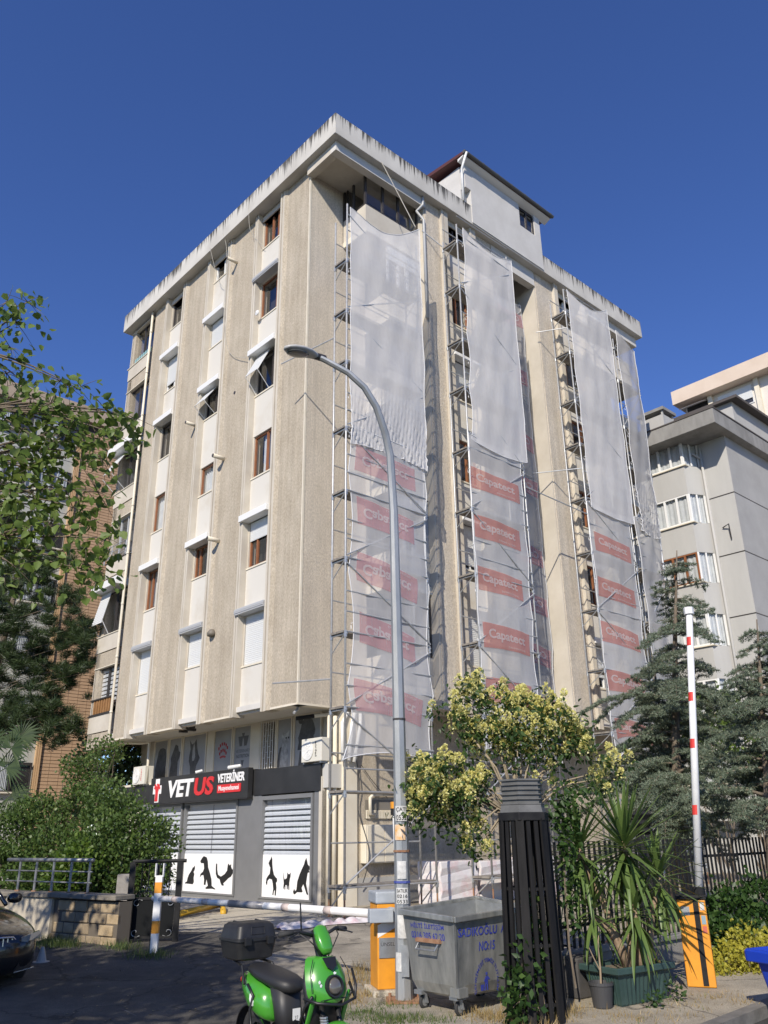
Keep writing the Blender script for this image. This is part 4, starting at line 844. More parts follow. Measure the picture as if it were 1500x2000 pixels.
for (xa, za, xb, zb_) in ((-.17, 10.6, 2.0, 10.55), (-.15, 9.17, 1.95, 8.99), (-.12, 7.7, 1.95, 7.4), (-.12, 6.2, 1.92, 5.85), (-.2, 4.6, 2.05, 4.3)):
    band(t, D, xa, za, xb, zb_, .74, PINK, flipz=True)
t, D = net('upper plain net of the middle scaffold below the penthouse', 4.36, 7.02, YO-.06, 20.4, 12.55, NETW, sag=.3, foot=-.15, sc=(.12, .05), seed=3, sx=-.05, topx=(.15, 0))
t, D = net('lower net of the middle scaffold with red banners', 4.24, 6.62, YO-.03, 12.7, 3.6, NETG, sag=.1, foot=.2, sc=(.08, .10), seed=4, topx=(0, .08))
for (xa, za, xb, zb_) in ((4.25, 11.3, 6.4, 11.3), (4.28, 9.8, 6.28, 9.75), (4.28, 8.25, 6.28, 8.2), (4.36, 6.65, 6.42, 6.6), (4.4, 5.15, 6.3, 5.1)): band(t, D, xa, za, xb, zb_, .7)
t, D = net('upper plain net of the right scaffold tower', 10.30, 13.02, YO-.06, 20.75, 11.9, NETW, sag=.45, foot=-.1, sc=(.06, .05), seed=5, sx=.3)
t, D = net('lower net of the right scaffold tower with red banners and torn foot', 10.12, 12.62, YO-.03, 12.1, 3.5, NETG, sag=.1, foot=.55, sc=(.1, .1), seed=6, topx=(0, .1), flare=(0, .2))
for (xa, za, xb, zb_) in ((10.3, 10.7, 12.37, 10.6), (10.2, 9.1, 12.37, 9.0), (10.1, 7.6, 12.3, 7.45), (10.12, 6.05, 12.38, 5.9), (10.3, 4.5, 12.42, 4.3)): band(t, D, xa, za, xb, zb_, .68)
t, D = net('narrow grey net on the far right scaffold at the end of the block', 13.45, 14.75, YO-.06, 20.3, 11.8, NETR, sag=.1, foot=-.15, sc=(.03, .06), seed=7, wr=.03, wrinkle=.04, sx=-.45)
t, D = net('lower grey net of the far right scaffold below the bunched hem', 13.2, 14.8, YO+.02, 12.3, 3.8, NETR, sag=.05, foot=.2, sc=(.05, .05), seed=8, wr=.03)
t, D = net('crumpled net deep in the central recess with mirrored red banners', 7.3, 9.62, -.85, 20.5, 3.6, NETR, sag=.25, foot=.1, sc=(.02, .10), seed=9, wr=.02, topx=(0, -.1))
for (xa, za, xb, zb_) in ((7.5, 19.75, 9.6, 19.7), (7.5, 17.4, 9.55, 17.2), (7.5, 14.6, 9.6, 14.45), (7.4, 12.9, 9.6, 12.75), (7.4, 10.3, 9.55, 10.2), (7.4, 8.65, 9.55, 8.5), (7.4, 6.95, 9.5, 6.8), (7.4, 5.3, 9.5, 5.2)): band(t, D, xa, za, xb, zb_, .66, PINK, flipx=True, n=20)
# rope from the roof edge to the net
t = thing('rope', 'thin pale rope running from the roof edge down to the top of the net', 'rope', (1.55, -1.72, 21.8), bf=True)
mb = MB(); mb.tube([(1.55, -1.72, 21.82), (1.95, -2.1, 20.4), (2.3, YO-.05, 19.2)], .014, 5); mb.build('rope_strand', CABLEW, t)
# wrapped insulation boards and sheet on the ground by the scaffolds
WRAP = mat('plastic_wrap', (.66, .63, .62), .35, col2=(.62, .45, .45), scale=2.2, bump=.5, bscale=7, lo=.5, hi=.7)
for i, (lab, xa, xb, y, h) in enumerate((('white wrapped stack of insulation boards under the middle scaffold left end', 3.15, 4.5, -1.2, .98), ('white wrapped stack of insulation boards in the middle behind the dumpster', 4.7, 6.1, -1.1, .95), ('white wrapped stack of insulation boards nearest the black slatted column', 6.3, 7.8, -1.15, 1.0))):
    t = thing('wrapped_stack', lab, 'stack', ((xa+xb)/2, y, 0), bf=True, group='wrapped board stacks by the scaffold')
    rg = []
    for k in range(7):
        z = h*k/6; e = .02*math.sin(k*2.1+i); rg.append([Vector((xa-e, y-.5+e, z)), Vector((xb+e, y-.5-e, z)), Vector((xb-e, y+.3, z)), Vector((xa+e, y+.3, z))])
    mb = MB(); mb.loft(rg); mb.build('wrapping', WRAP, t, bevel=.03)
t = thing('plastic_sheet', 'crumpled white plastic sheet with pink print on the ground before the scaffold', 'sheet', gp(640, 1806))
a = gp(545, 1818); b = gp(735, 1800); 
mb = MB(); dirv = (b-a); nrm = Vector((-dirv.y, dirv.x, 0)).normalized()
def shf(u, v):
    p = a+dirv*u+nrm*((v-.3)*.55*(.6+.5*math.sin(u*9)))
    return Vector((p.x, p.y, gz(p.y)+.02+.10*math.sin(v*math.pi)*(abs(math.sin(u*23))*.6+abs(math.sin(u*11+v*7))*.5)))
mb.grid(shf, 60, 8); mb.build('sheet_fold', mat('sheet_plastic', (.68, .64, .64), .4, col2=(.60, .40, .44), scale=3, lo=.5, hi=.7), t, smooth=True)
# ================================================================== NEIGHBOURING BUILDINGS
BT = thing('apartment_building', 'tall apartment block left behind with brown brick-tile gable and pale window walls', 'building', (0, 22, 0), bf=True)
F2 = FR(22); TGR = mat('pale_green_render', (.40, .40, .36), .9, col2=(.46, .46, .42), scale=1.2, bump=.2)
TILE = mat('brown_tile', (.42, .275, .165), .75, col2=(.50, .335, .21), scale=1.1, bump=.15, bscale=60)
mb = MB(); mb.box(-14, 4.1, 22.12, 36, 0, 21.9); mb.build('wall', TGR, BT)
mb = MB(); mb.box(1.95, 4.25, 22.06, 22.2, 0, 21.9); mb.build('mortar_bed', mat('dark_mortar', (.07, .05, .035), .95), BT)
mb = MB(); mb.box(4.25, 4.5, 22.0, 22.5, 0, 21.9); mb.build('corner_trim', mat('tan_trim', (.50, .33, .18), .85), BT); 
for q in range(3): part(F2, 'corner_trim', mat('tan_trim', (.5, .33, .18), .85), BT, 1.72+q*.08, 1.78+q*.08, 0, 21.9, -.15, .03+.02*q)
tw, th = .46, .152; src = None; cnt = 0; rest = MB(); allt = []
for j in range(int(21.2/th)):
    z = .4+j*th
    for i in range(5):
        x0 = 1.97+i*tw
        allt.append((x0, z, min(tw, 4.24-x0)))
vis = sorted([q for q in allt if q[1] > 3 and q[2] > .3], key=lambda q: abs(q[1]-8.5))[:300]; vs_ = set(vis)
for q in allt:
    if q in vs_:
        if src is None:
            mb = MB(); mb.box(0, tw-.018, -.025, .02, 0, th-.022); src = mb.build('tile', TILE, None); OFF[src.name] = Vector((0, 0, 0)); src.parent = BT; src.location = (q[0], -.0+22.05-22, q[1]); continue
        share(src, BT, (q[0], .05, q[1]+random.uniform(-.002, .002)), scale=(1 if q[2] >= tw else q[2]/tw, 1, 1))
    else: rest.box(q[0], q[0]+q[2]-.018, 22.025, 22.07, q[1], q[1]+th-.022)
rest.build('tile_field', TILE, BT, kind='stuff')
mb = MB(); mb.box(-14.3, 4.7, 21.7, 36, 21.9, 22.75); mb.build('roof_parapet', mat('brown_parapet', (.36, .28, .20), .9, col2=(.42, .33, .25), scale=1, bump=.2), BT)
for k in range(7):
    z = 3.55+2.82*k
    for x0, x1 in ((.0, 1.62), (-2.4, -.6), (-5.2, -3.4)):
        window(F2, BT, x0, x1, z, z+1.25, .05, DKFR, (.45,), .9 if (k+int(x0)) % 2 else .4, 0, cd=.075, room=.14, sill=False)
        part(F2, 'window_sill', CREAM2, BT, x0-.05, x1+.05, z-.06, z, -.2, .09)
    part(F2, 'floor_line', mat('pale_band', (.42, .41, .38), .9), BT, -6, 1.7, z-.9, z-.86, -.16, -.10)
# window reveals: the wall face is in front of the frames
# ------------------------------------------------------------------ grey building on the right
GB = thing('apartment_building', 'grey rendered apartment block on the right with white bay windows', 'building', (21.9, -2.35, 0), bf=True)
GREY = mat('grey_render', (.40, .395, .378), .9, col2=(.455, .45, .43), scale=.8, bump=.2, bscale=30, stretch=(1, 1, .25), detail=9)
GREYD = mat('grey_fascia', (.20, .195, .185), .9, col2=(.29, .285, .27), scale=1.6, stretch=(1, 1, .4), bump=.2)
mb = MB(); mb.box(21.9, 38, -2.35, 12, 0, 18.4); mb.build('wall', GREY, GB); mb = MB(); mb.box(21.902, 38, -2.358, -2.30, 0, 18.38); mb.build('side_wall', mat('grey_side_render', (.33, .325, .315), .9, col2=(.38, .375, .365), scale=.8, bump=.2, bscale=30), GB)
mb = MB(); mb.box(20.3, 39, -2.75, 12.5, 18.38, 19.1); mb.build('roof_slab', GREYD, GB, bevel=.02)
mb = MB(); mb.box(20.27, 39.03, -2.78, 12.53, 19.1, 19.16); mb.build('roof_edge', mat('edge_dark', (.08, .07, .065), .8), GB)
mb = MB(); mb.box(24, 38, -3.0+.9, 6, 19.1, 21.0); mb.build('penthouse_wall', GREY, GB); mb = MB(); mb.box(23.7, 38.3, -2.5, 6.3, 21.0, 21.14); mb.build('penthouse_roof', mat('edge_dark', (.08, .07, .065), .8), GB)
mb = MB(); mb.box(20.5, 21.5, -.3, .9, 19.16, 19.85); mb.build('chimney', GREY, GB)
mb = MB(); mb.box(20.4, 21.6, -.4, 1.0, 20.05, 20.2); mb.build('chimney_cap', GREYD, GB)
for a_, b_2 in ((20.5, -.3), (21.42, -.3), (20.5, .82), (21.42, .82)): mb = MB(); mb.box(a_, a_+.08, b_2, b_2+.08, 19.85, 20.05); mb.build('chimney_post', GREY, GB)
for z in (15.6, 12.85, 10.1, 7.3, 4.5):
    mb = MB(); mb.box(21.885, 22.0, -2.365, -1.1, z-.02, z+.02); mb.box(21.885, 38, -2.368, -2.3, z-.02, z+.02); mb.build('joint_line', DKFR, GB)
FB = FL(21.1)
for k in range(6):
    zt = 18.65-2.78*k; zb = zt-1.38
    rg = []
    for z in (zb-1.42, zb-.03): rg.append([Vector((21.95, 5, z)), Vector((21.1, 5, z)), Vector((21.1, -.62, z)), Vector((21.92, -1.05, z))])
    mb = MB(); mb.loft(rg); mb.build('bay_parapet', GREY, GB)
    mb = MB(); mb.box(21.02, 21.95, -.75, 5, zb-.05, zb+.0); mb.build('bay_ledge', CREAM2, GB)
    mb = MB(); mb.box(21.9, 21.93, -1, 5, zb, zt+.03); mb.build('bay_room', ROOM, GB)
    window(FB, GB, -.6, 1.2, zb, zt, 0, WPVC if k != 2 else BROWN, (.33, .66), 1, 0, sill=False, room=.5, fw=.08)
    window(FB, GB, 1.25, 3.4, zb, zt, 0, WPVC, (.33, .66), 1, 0, sill=False, room=.5, fw=.08)
    # chamfered side of the bay
    A = Vector((21.1, -.62, 0)); B_ = Vector((21.9, -1.02, 0)); n_ = Vector(((B_-A).y, -(B_-A).x, 0)).normalized()
    mb = MB()
    for f0, f1 in ((0, .1), (.46, .54), (.9, 1)):
        p = A.lerp(B_, f0); q = A.lerp(B_, f1); mb.hexa([p+Vector((0, 0, zb)), q+Vector((0, 0, zb)), q-n_*.05+Vector((0, 0, zb)), p-n_*.05+Vector((0, 0, zb)), p+Vector((0, 0, zt)), q+Vector((0, 0, zt)), q-n_*.05+Vector((0, 0, zt)), p-n_*.05+Vector((0, 0, zt))])
    o = mb.build('side_window', WPVC, GB)
    mb = MB(); p, q = A-n_*.02, B_-n_*.02; mb.add([p+Vector((0, 0, zb)), q+Vector((0, 0, zb)), q+Vector((0, 0, zt)), p+Vector((0, 0, zt))], [(0, 1, 2, 3)]); mb.build('pane', GLASS, o)
    mb = MB(); mb.grid(lambda u, v: A.lerp(B_, u)-n_*(.12+.02*math.sin(u*40))+Vector((0, 0, zb+(zt-zb)*v)), 40, 1); mb.build('curtain', CURT, o, smooth=True)
mb = MB(); mb.tube([(21.82, -1.15, 18.2), (21.82, -1.2, 0)], .06, 8); mb.tube([(21.5, -.5, 18.3), (21.82, -1.15, 17.6)], .05, 8); mb.build('drain_pipe', GREY, GB, smooth=True)
mb = MB(); mb.tube([(21.85, -1.6, 14.1), (21.7, -1.95, 14.15), (21.85, -1.9, 13.5)], .03, 6); mb.build('wall_bracket', DKFR, GB)
for k in range(3):
    window(FL(21.9), GB, -2.0, -1.45, 6.2-2.78*k+.3, 7.0-2.78*k+.3, .06, DKFR, (), 0, 0, room=.05, sill=False)
# ------------------------------------------------------------------ cream building behind it
CB = thing('apartment_building', 'cream apartment block far right rising behind the grey roof', 'building', (36, 0, 0), bf=True)
CBM = mat('peach_render', (.58, .47, .37), .9, col2=(.64, .53, .43), scale=.6, bump=.1)
FC = FL(36)
mb = MB(); mb.box(36.9, 52, -14, 6.3, 0, 28.9); mb.build('wall', mat('cream_wall', (.60, .56, .50), .9, col2=(.66, .62, .56), scale=.5), CB)
mb = MB(); mb.box(36, 53, -14.4, 6.75, 28.75, 29.75); mb.build('roof_parapet', CBM, CB)
mb = MB(); mb.box(36.3, 36.9, 4.6, 6.3, 27.0, 27.25); mb.build('balcony_slab', CBM, CB)
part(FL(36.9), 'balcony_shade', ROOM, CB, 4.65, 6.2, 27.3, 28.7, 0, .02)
aw = MB()
for i in range(12): P = [FL(36.9)(4.6+i*.15, 28.6, .05), FL(36.9)(4.7+i*.15, 28.6, .05), FL(36.9)(4.7+i*.15, 28.15, 1.1), FL(36.9)(4.6+i*.15, 28.15, 1.1)]; aw.add(P+[p-Vector((0, 0, .02)) for p in P], [(0, 1, 2, 3), (7, 6, 5, 4), (2, 6, 7, 3), (1, 5, 6, 2), (0, 3, 7, 4)])
aw.build('striped_awning', mat('awning_grey', (.22, .22, .23), .8), CB)
window(FL(36.9), CB, 1.7, 4.0, 27.2, 28.5, .05, WPVC, (.5,), 0, .72, sill=False, room=.046)
part(FL(36.9), 'pilaster', CREAM2, CB, 4.3, 4.6, 20, 28.75, 0, .25); part(FL(36.9), 'pilaster', CREAM2, CB, 1.2, 1.5, 20, 28.75, 0, .2)
for k in range(4): window(FL(36.9), CB, -6.0+2.4*k-2.5, -4.4+2.4*k-2.5, 27.0, 28.4, .05, WPVC, (.5,), 0, 0, sill=False, room=.046)
# ================================================================== STREET FURNITURE
YEL = mat('barrier_yellow', (.72, .30, .02), .5, col2=(.62, .25, .02), scale=5)
GRP = mat('barrier_grey', (.30, .33, .37), .5, col2=(.38, .41, .44), scale=5)
WPAINT = mat('white_paint', (.74, .74, .73), .45, col2=(.66, .66, .65), scale=6)
REDM = mat('red_mark', (.60, .04, .03), .5)
POLEM = mat('lamp_pole_steel', (.30, .32, .33), .5, .55, col2=(.42, .43, .43), scale=3, stretch=(2, 2, .5), bump=.05)
STICK = mat('sticker', (.62, .62, .60), .7, col2=(.42, .42, .41), scale=14)
# --- street lamp
g = gp(790, 1955); LY = g.y
t = thing('street_lamp', 'tall grey street lamp with a curved arm and flat oval head', 'street lamp', g)
P = [Vector((g.x, LY, g.z)), Vector((g.x, LY, 2.4)), Vector((g.x-.01, LY, 4.4))]
for px, py in ((769, 1000), (762, 890), (752, 845), (735, 795), (712, 757), (680, 728), (640, 706), (622, 697)):
    q = at(px, py, LY-(.0 if py > 890 else (890-py)/195*.55)); P.append(q)
mb = MB(); mb.tube(P[:3], [.105, .085, .072], 8); mb.tube(P[2:], [.072, .062, .058, .055, .053, .05, .047, .044, .042], 8); mb.build('pole', POLEM, t, auto=True)
mb = MB(); mb.box(g.x-.22, g.x+.22, LY-.2, LY+.2, g.z, g.z+.02); 
for a in (-.17, .17):
    for b in (-.15, .15): mb.tube([(g.x+a, LY+b, g.z+.02), (g.x+a, LY+b, g.z+.06)], .02, 6)
mb.build('base_plate', RUST, t)
h0 = P[-1]; h1 = at(557, 678, LY-1.0); d = (h1-h0); L_ = d.length; d.normalize(); sd = d.cross(Vector((0, 0, 1))).normalized(); up = sd.cross(d).normalized()
rg = []
for f, wv, hb, ht in ((-.02, .03, -.03, .03), (.1, .06, -.05, .05), (.2, .09, -.04, .055), (.35, .13, -.04, .06), (.6, .15, -.045, .06), (.82, .125, -.04, .05), (.94, .08, -.03, .035), (1.0, .03, -.03, .02)):
    c = h0+d*(L_*f); ring = []
    for k in range(12):
        q = 2*math.pi*k/12; ring.append(c+sd*(wv*math.cos(q))+up*((ht if math.sin(q) > 0 else -hb)*math.sin(q)))
    rg.append(ring)
mb = MB(); mb.loft(rg); mb.build('lamp_head', mat('lamp_shell', (.42, .42, .40), .45), t, smooth=True)
mb = MB(); ring = []
for k in range(20):
    q = 2*math.pi*k/20; ring.append(h0+d*(L_*(.64+.30*math.cos(q)))+sd*(.12*math.sin(q))-up*.047)
mb.loft([[p-up*.0 for p in ring], [h0+d*L_*.64+(p-(h0+d*L_*.64))*.75-up*.025 for p in ring]]); mb.build('lamp_glass', mat('lamp_glass', (.10, .10, .10), .15, col2=(.16, .16, .15), scale=5), t, smooth=True)
mb = MB(); mb.tube([h0-d*.12, h0+d*.08], .055, 10); mb.build('clamp', DKFR, t)
def sticker(parent, z0, z1, a0, a1, r, m, wd=None):
    mb = MB(); rg = []
    for z in (z0, z1): rg.append([Vector((g.x+r*math.cos(math.radians(a)), LY+r*math.sin(math.radians(a)), z)) for a in np.linspace(a0, a1, 8)])
    mb.loft(rg, closed=False); o = mb.build('sticker', m, parent)
    if wd:
        mb = MB()
        for i, s_ in enumerate(wd):
            n_ = len(wd); zb_ = z1-(z1-z0)*(i+.85)/n_; hh = (z1-z0)/n_*.65
            put_text(mb, s_, lambda a, b, q: Vector((g.x+(r+.003)*math.cos(math.radians(a0+(a1-a0)*(.08+.84*a))), LY+(r+.003)*math.sin(math.radians(a0+(a1-a0)*(.08+.84*a))), zb_+hh*b)), 0, .01)
        mb.build('sticker_text', PBLACK, o)
sticker(t, 1.76, 1.94, 225, 318, .098, STICK, ('ÇATI', '0532'))
sticker(t, 1.54, 1.72, 215, 300, .098, mat('orange_sticker', (.62, .32, .06), .6, col2=(.7, .6, .5), scale=12))
sticker(t, .82, 1.0, 225, 310, .105, STICK, ('SATILIK', '0216', '0533'))
sticker(t, 1.1, 1.3, 235, 300, .102, STICK); sticker(t, .45, .7, 230, 300, .106, STICK); sticker(t, .1, .3, 210, 290, .107, STICK)
for z, m_ in ((1.40, RUST), (1.05, mat('blue_wire', (.06, .08, .3), .6)), (3.0, DKFR)): mb = MB(); mb.tube([(g.x, LY, z), (g.x, LY, z+.025)], .104 if z < 2 else .085, 10); mb.build('strap', m_, t)
mb = MB(); mb.box(g.x-.03, g.x+.06, LY-.125, LY-.09, .05, .38); mb.build('access_door', GALV, t)
# --- slim white boom with black and orange tip propped behind the lamp
t = thing('marker_pole', 'slim white upright pole with black and orange tip right beside the lamp post', 'pole', (at(803, 1800, 11.35)))
a = at(779, 1785, 11.45); b = at(771, 1592, 11.45); c = at(770, 1566, 11.45)
mb = MB(); mb.tube([a, b], .03, 8); mb.build('boom', WPAINT, t, smooth=True); mb = MB(); mb.tube([b, b+(c-b)*.5], .05, 8); mb.build('tip_sleeve', BLACK, t); mb = MB(); mb.tube([b+(c-b)*.5, c], .052, 8); mb.build('tip_cap', YEL, t)
# --- lowered barrier
g = gp(757, 1938)
BRZ = math.radians(14)
t = thing('parking_barrier', 'yellow and grey parking barrier with its striped white boom lowered to the left', 'barrier', g, rz=BRZ)
mb = MB(); mb.box(-.17, .17, -.2, .2, .06, 1.0); mb.build('cabinet', YEL, t, bevel=.012)
mb = MB(); mb.box(-.19, .19, -.22, .22, 1.0, 1.14); mb.build('cabinet_lid', GRP, t, bevel=.02)
mb = MB(); mb.box(-.24, .24, -.28, .28, -.05, .06); mb.build('plinth', CONC, t, bevel=.02)
mb = MB(); mb.add([(-.165, -.2025, .62), (-.165, -.2025, .76), (.165, -.2025, .92), (.165, -.2025, .78)], [(0, 3, 2, 1)]); mb.build('white_stripe', WPAINT, t)
mb = MB(); mb.box(-.15, .08, -.212, -.2, .40, .62); o = mb.build('maker_plate', GALV, t); mb = MB(); put_text(mb, 'ÜNSEL', lambda a, b, q: Vector((-.13+.18*a, -.2135, .53+.05*b))); mb.build('plate_text', DKFR, o)
mb = MB(); mb.tube([(.17, -.02, .32), (.24, -.02, .32)], .085, 12); mb.box(.17, .22, -.1, .05, .55, .7); mb.build('lock_box', GRP, t)
mb = MB(); mb.box(.172, .20, -.12, .12, .78, .82); mb.build('hinge', GALV, t)
# boom with its hub
hb = Vector((.0, -.30, .88)); 
rest = gp(300, 1862)
tip_w = at(300, 1754, 14.7)
Mi = (Matrix.Translation(g) @ Matrix.Rotation(BRZ, 4, 'Z')).inverted()
tip = Mi @ tip_w
mb = MB(); mb.tube([hb+Vector((0, -.0, 0)), hb+Vector((0, .14, 0))], .085, 14); mb.box(-.30, -.0, hb.y-.06, hb.y+.07, .80, .955); mb.build('boom_hub', GRP, t, bevel=.01)
ST = hb+(tip-hb)*.05
o = None; segs = 22
mb = MB(); mb.tube([ST, tip], [.052, .043], 10); o = mb.build('boom', WPAINT, t, smooth=True)
dv = (tip-ST)
for k in range(0): pass
for f0, f1 in ((.16, .19), (.33, .36), (.70, .73), (.86, .89)):
    mb = MB(); mb.tube([ST+dv*f0, ST+dv*f1], [.0535-.009*f0, .0535-.009*f1], 10); mb.build('boom_band', mat('faded_band', (.50, .42, .38), .6), o, smooth=True)
mb = MB(); mb.tube([ST+dv*.44, ST+dv*.60], [.051, .050], 10); so_ = mb.build('warning_sleeve', mat('sleeve_plastic', (.20, .20, .21), .3, col2=(.34, .33, .33), scale=9), o, smooth=True)
mb = MB(); ux = dv.normalized()
put_text(mb, 'OTOPARK GİRİŞ PARK YAPMAYINIZ', lambda a, b, q: ST+dv*(.595-.15*a)+Vector((0, 0, -.03+.05*b))+Vector((0, -.0525, 0)), 0, .006); mb.build('warning_text', mat('warning_red', (.45, .03, .03), .5), so_)
# rest post
t = thing('barrier_rest', 'white post with yellow bands holding the lowered boom by the gate', 'post', rest)
for z0, z1, m_ in ((0, .28, WPAINT), (.28, .46, YEL), (.46, .86, WPAINT), (.86, 1.02, YEL), (1.02, 1.12, WPAINT)):
    mb = MB(); mb.box(rest.x-.055, rest.x+.055, rest.y-.04, rest.y+.04, rest.z+z0, rest.z+z1); mb.build('post_band', m_, t)
for sx in (-.07, .055): mb = MB(); mb.box(rest.x+sx, rest.x+sx+.015, rest.y-.04, rest.y+.04, rest.z+1.1, rest.z+1.3); mb.build('fork_plate', WPAINT, t)
# --- raised barrier on the right
g = gp(1372, 1925); RZ2 = math.radians(-20)
t = thing('parking_barrier', 'orange yellow parking barrier with its white and red boom raised beside the fence', 'barrier', g, rz=RZ2)
mb = MB(); mb.box(-.17, .17, -.15, .15, 0, .98); mb.build('cabinet', YEL, t, bevel=.012)
mb = MB(); mb.box(-.185, .185, -.165, .165, .98, 1.03); mb.build('cabinet_lid', BLACK, t, bevel=.01)
mb = MB(); mb.box(.02, .085, -.158, .0, 0.02, .98); mb.build('black_strip', BLACK, t)
mb = MB(); mb.box(-.13, -.03, -.153, -.148, .80, .90); mb.build('maker_plate', GALV, t); mb = MB(); mb.box(.10, .15, -.153, -.148, .70, .80); mb.build('blue_label', mat('blue_label', (.22, .32, .38), .5), t)
mb = MB(); mb.box(.10, .15, -.153, -.148, .60, .68); mb.build('red_label', mat('red_label', (.5, .12, .08), .5), t); mb = MB(); mb.box(.10, .15, -.153, -.148, .86, .95); mb.build('cream_label', STICK, t)
b0 = (Matrix.Translation(g) @ Matrix.Rotation(RZ2, 4, 'Z')).inverted() @ at(1366, 1752, g.y); b1 = (Matrix.Translation(g) @ Matrix.Rotation(RZ2, 4, 'Z')).inverted() @ at(1346, 1200, g.y)
mb = MB(); mb.tube([b0-Vector((0, 0, .16)), b0+Vector((0, 0, .12))], .07, 8); mb.build('boom_hub', BLACK, t)
dv = b1-b0; mb = MB(); mb.tube([b0+dv*.03, b1], [.052, .046], 10); o = mb.build('boom', WPAINT, t, smooth=True)
for f in (.91, .70, .53, .30):
    mb = MB(); rr = .0535-.006*f; q0 = b0+dv*f; q1 = b0+dv*(f-.033); ax = dv.normalized(); sx = Vector((1, 0, 0)); sy = Vector((0, -1, 0))
    mb.loft([[q+sx*(rr*math.cos(math.radians(a)))+sy*(rr*math.sin(math.radians(a))) for a in np.linspace(75, 190, 8)] for q in (q0, q1)], closed=False); mb.build('red_mark', REDM, o)
mb = MB(); mb.tube([b1, b1+Vector((0, 0, .1))], .07, 8); mb.build('boom_cap', WPAINT, t)
# --- dumpster
RIMZ = .76
zz = lambda px, py, z: (lambda d: Vector((d.x*((z-CAMZ)/d.z), d.y*((z-CAMZ)/d.z), z)))(ray(px, py))
nr_ = zz(886, 1790, RIMZ); e2 = Vector((math.cos(math.radians(41)), math.sin(math.radians(41)), 0)); e1 = Vector((-e2.y, e2.x, 0))
gd = gz(10.3)
t = thing('dumpster', 'galvanised steel rubbish container on castors with blue stencilled words', 'dumpster', (nr_.x, nr_.y, gd), rz=math.atan2(e2.y, e2.x))
# local: x along the long side (towards the column), y along the short side (away to the left)
LX, LYY = 1.30, .90; ZR = RIMZ-gd
DM = mat('dumpster_steel', (.22, .23, .225), .38, .6, col2=(.50, .50, .47), scale=3.6, stretch=(2.2, 2.2, .45), bump=.2, bscale=8, detail=9, lo=.3, hi=.72)
DMD = mat('dumpster_inner', (.30, .315, .32), .6, .4, col2=(.20, .21, .21), scale=4)
si = 1 if True else -1
# short side direction in local frame
ly = (Matrix.Rotation(-math.atan2(e2.y, e2.x), 3, 'Z') @ e1).y; sgn_ = 1 if ly > 0 else -1
def q_(x, y, z): return Vector((x, sgn_*y, z))
def shell(z, ins): return [q_(ins, ins, z), q_(LX-ins, ins, z), q_(LX-ins, LYY-ins, z), q_(ins, LYY-ins, z)]
mb = MB(); mb.loft([shell(.17, .20), shell(.20, .14), shell(.30, .10), [v+Vector((0, 0, d_)) for v, d_ in zip(shell(ZR-.04, .03), (0, .04, .11, .04))]], caps=True); mb.f = [f for f in mb.f if f != (12, 13, 14, 15)]; mb.build('tub', DM, t)
mb = MB(); mb.loft([[v+Vector((0, 0, d_)) for v, d_ in zip(shell(ZR-.04, .045), (0, .04, .11, .04))], shell(.32, .12), shell(.3, .13)], caps=False); mb.add(shell(.31, .125), [(0, 1, 2, 3)]); mb.build('tub_inside', DMD, t)
mb = MB()
A0, A1, A2, A3 = q_(0, 0, 0), q_(LX, 0, .04), q_(LX, LYY, .11), q_(0, LYY, .04)
for a, b in ((A0, A1), (A1, A2), (A2, A3), (A3, A0)):
    mb.bar(a+Vector((0, 0, ZR-.035)), b+Vector((0, 0, ZR-.03)), .045, .06)
mb.build('rim', DM, t, bevel=.008)
mb = MB(); mb.bar(q_(.115, .115, .22), q_(.035, .035, ZR-.06), .035, .035); mb.build('corner_seam', DM, t)
for x, y in ((.18, .17), (LX-.2, .17), (.18, LYY-.17), (LX-.2, LYY-.17)):
    mb = MB(); mb.box(x-.07, x+.07, sgn_*y-.06, sgn_*y+.06, .16, .20); mb.bar(q_(x, y-.045, .17), q_(x+.03, y-.045, .07), .05, .012); mb.bar(q_(x, y+.045, .17), q_(x+.03, y+.045, .07), .05, .012); o = mb.build('castor', GALV, t)
    mb = MB(); mb.torus(q_(x+.03, y, .078), .058, .02, 'y', 20, 8); mb.build('tyre', mat('rubber', (.03, .03, .03), .8), o, smooth=True); mb = MB(); mb.lathe([(.05, -.014), (.05, .014), (.015, .03)], q_(x+.03, y, .078), 16, 'y'); mb.build('wheel_disc', GALV, o)
mb = MB(); mb.box(.1, .24, sgn_*.06, sgn_*.2, .19, .28); mb.build('castor_bracket', DM, t)
hy0, hy1 = .26, .64
mb = MB(); mb.bar(q_(.035, hy0, ZR-.27), q_(.035, hy1, ZR-.27), .05, .04); mb.build('handle_hood', RUST, t)
mb = MB(); mb.tube([q_(.05, hy0+.03, ZR-.27), q_(-.02, hy0+.04, ZR-.36), q_(-.02, hy1-.04, ZR-.36), q_(.05, hy1-.03, ZR-.27)], .011, 6); mb.build('handle', GALV, t)
BLUE = mat('stencil_blue', (.018, .028, .30), .7, col2=(.05, .07, .32), scale=11)
def face_long(a, b): f = b; return q_(a, .03+.07*(ZR-.04-f)/(ZR-.34)-.004, f)        # the side towards the street
def face_short(a, b): f = b; return q_(.03+.07*(ZR-.04-f)/(ZR-.34)-.004, a, f)
mb = MB()
put_text(mb, 'SADIKOĞLU  A', lambda a, b, q: face_long(.10+.78*a, ZR-.22+.12*b), 0, .015); mb.build('stencil', BLUE, t); mb = MB(); put_text(mb, 'NO:15', lambda a, b, q: face_long(.44+.26*a, ZR-.38+.095*b), 0, .02); mb.build('stencil', BLUE, t); mb = MB()
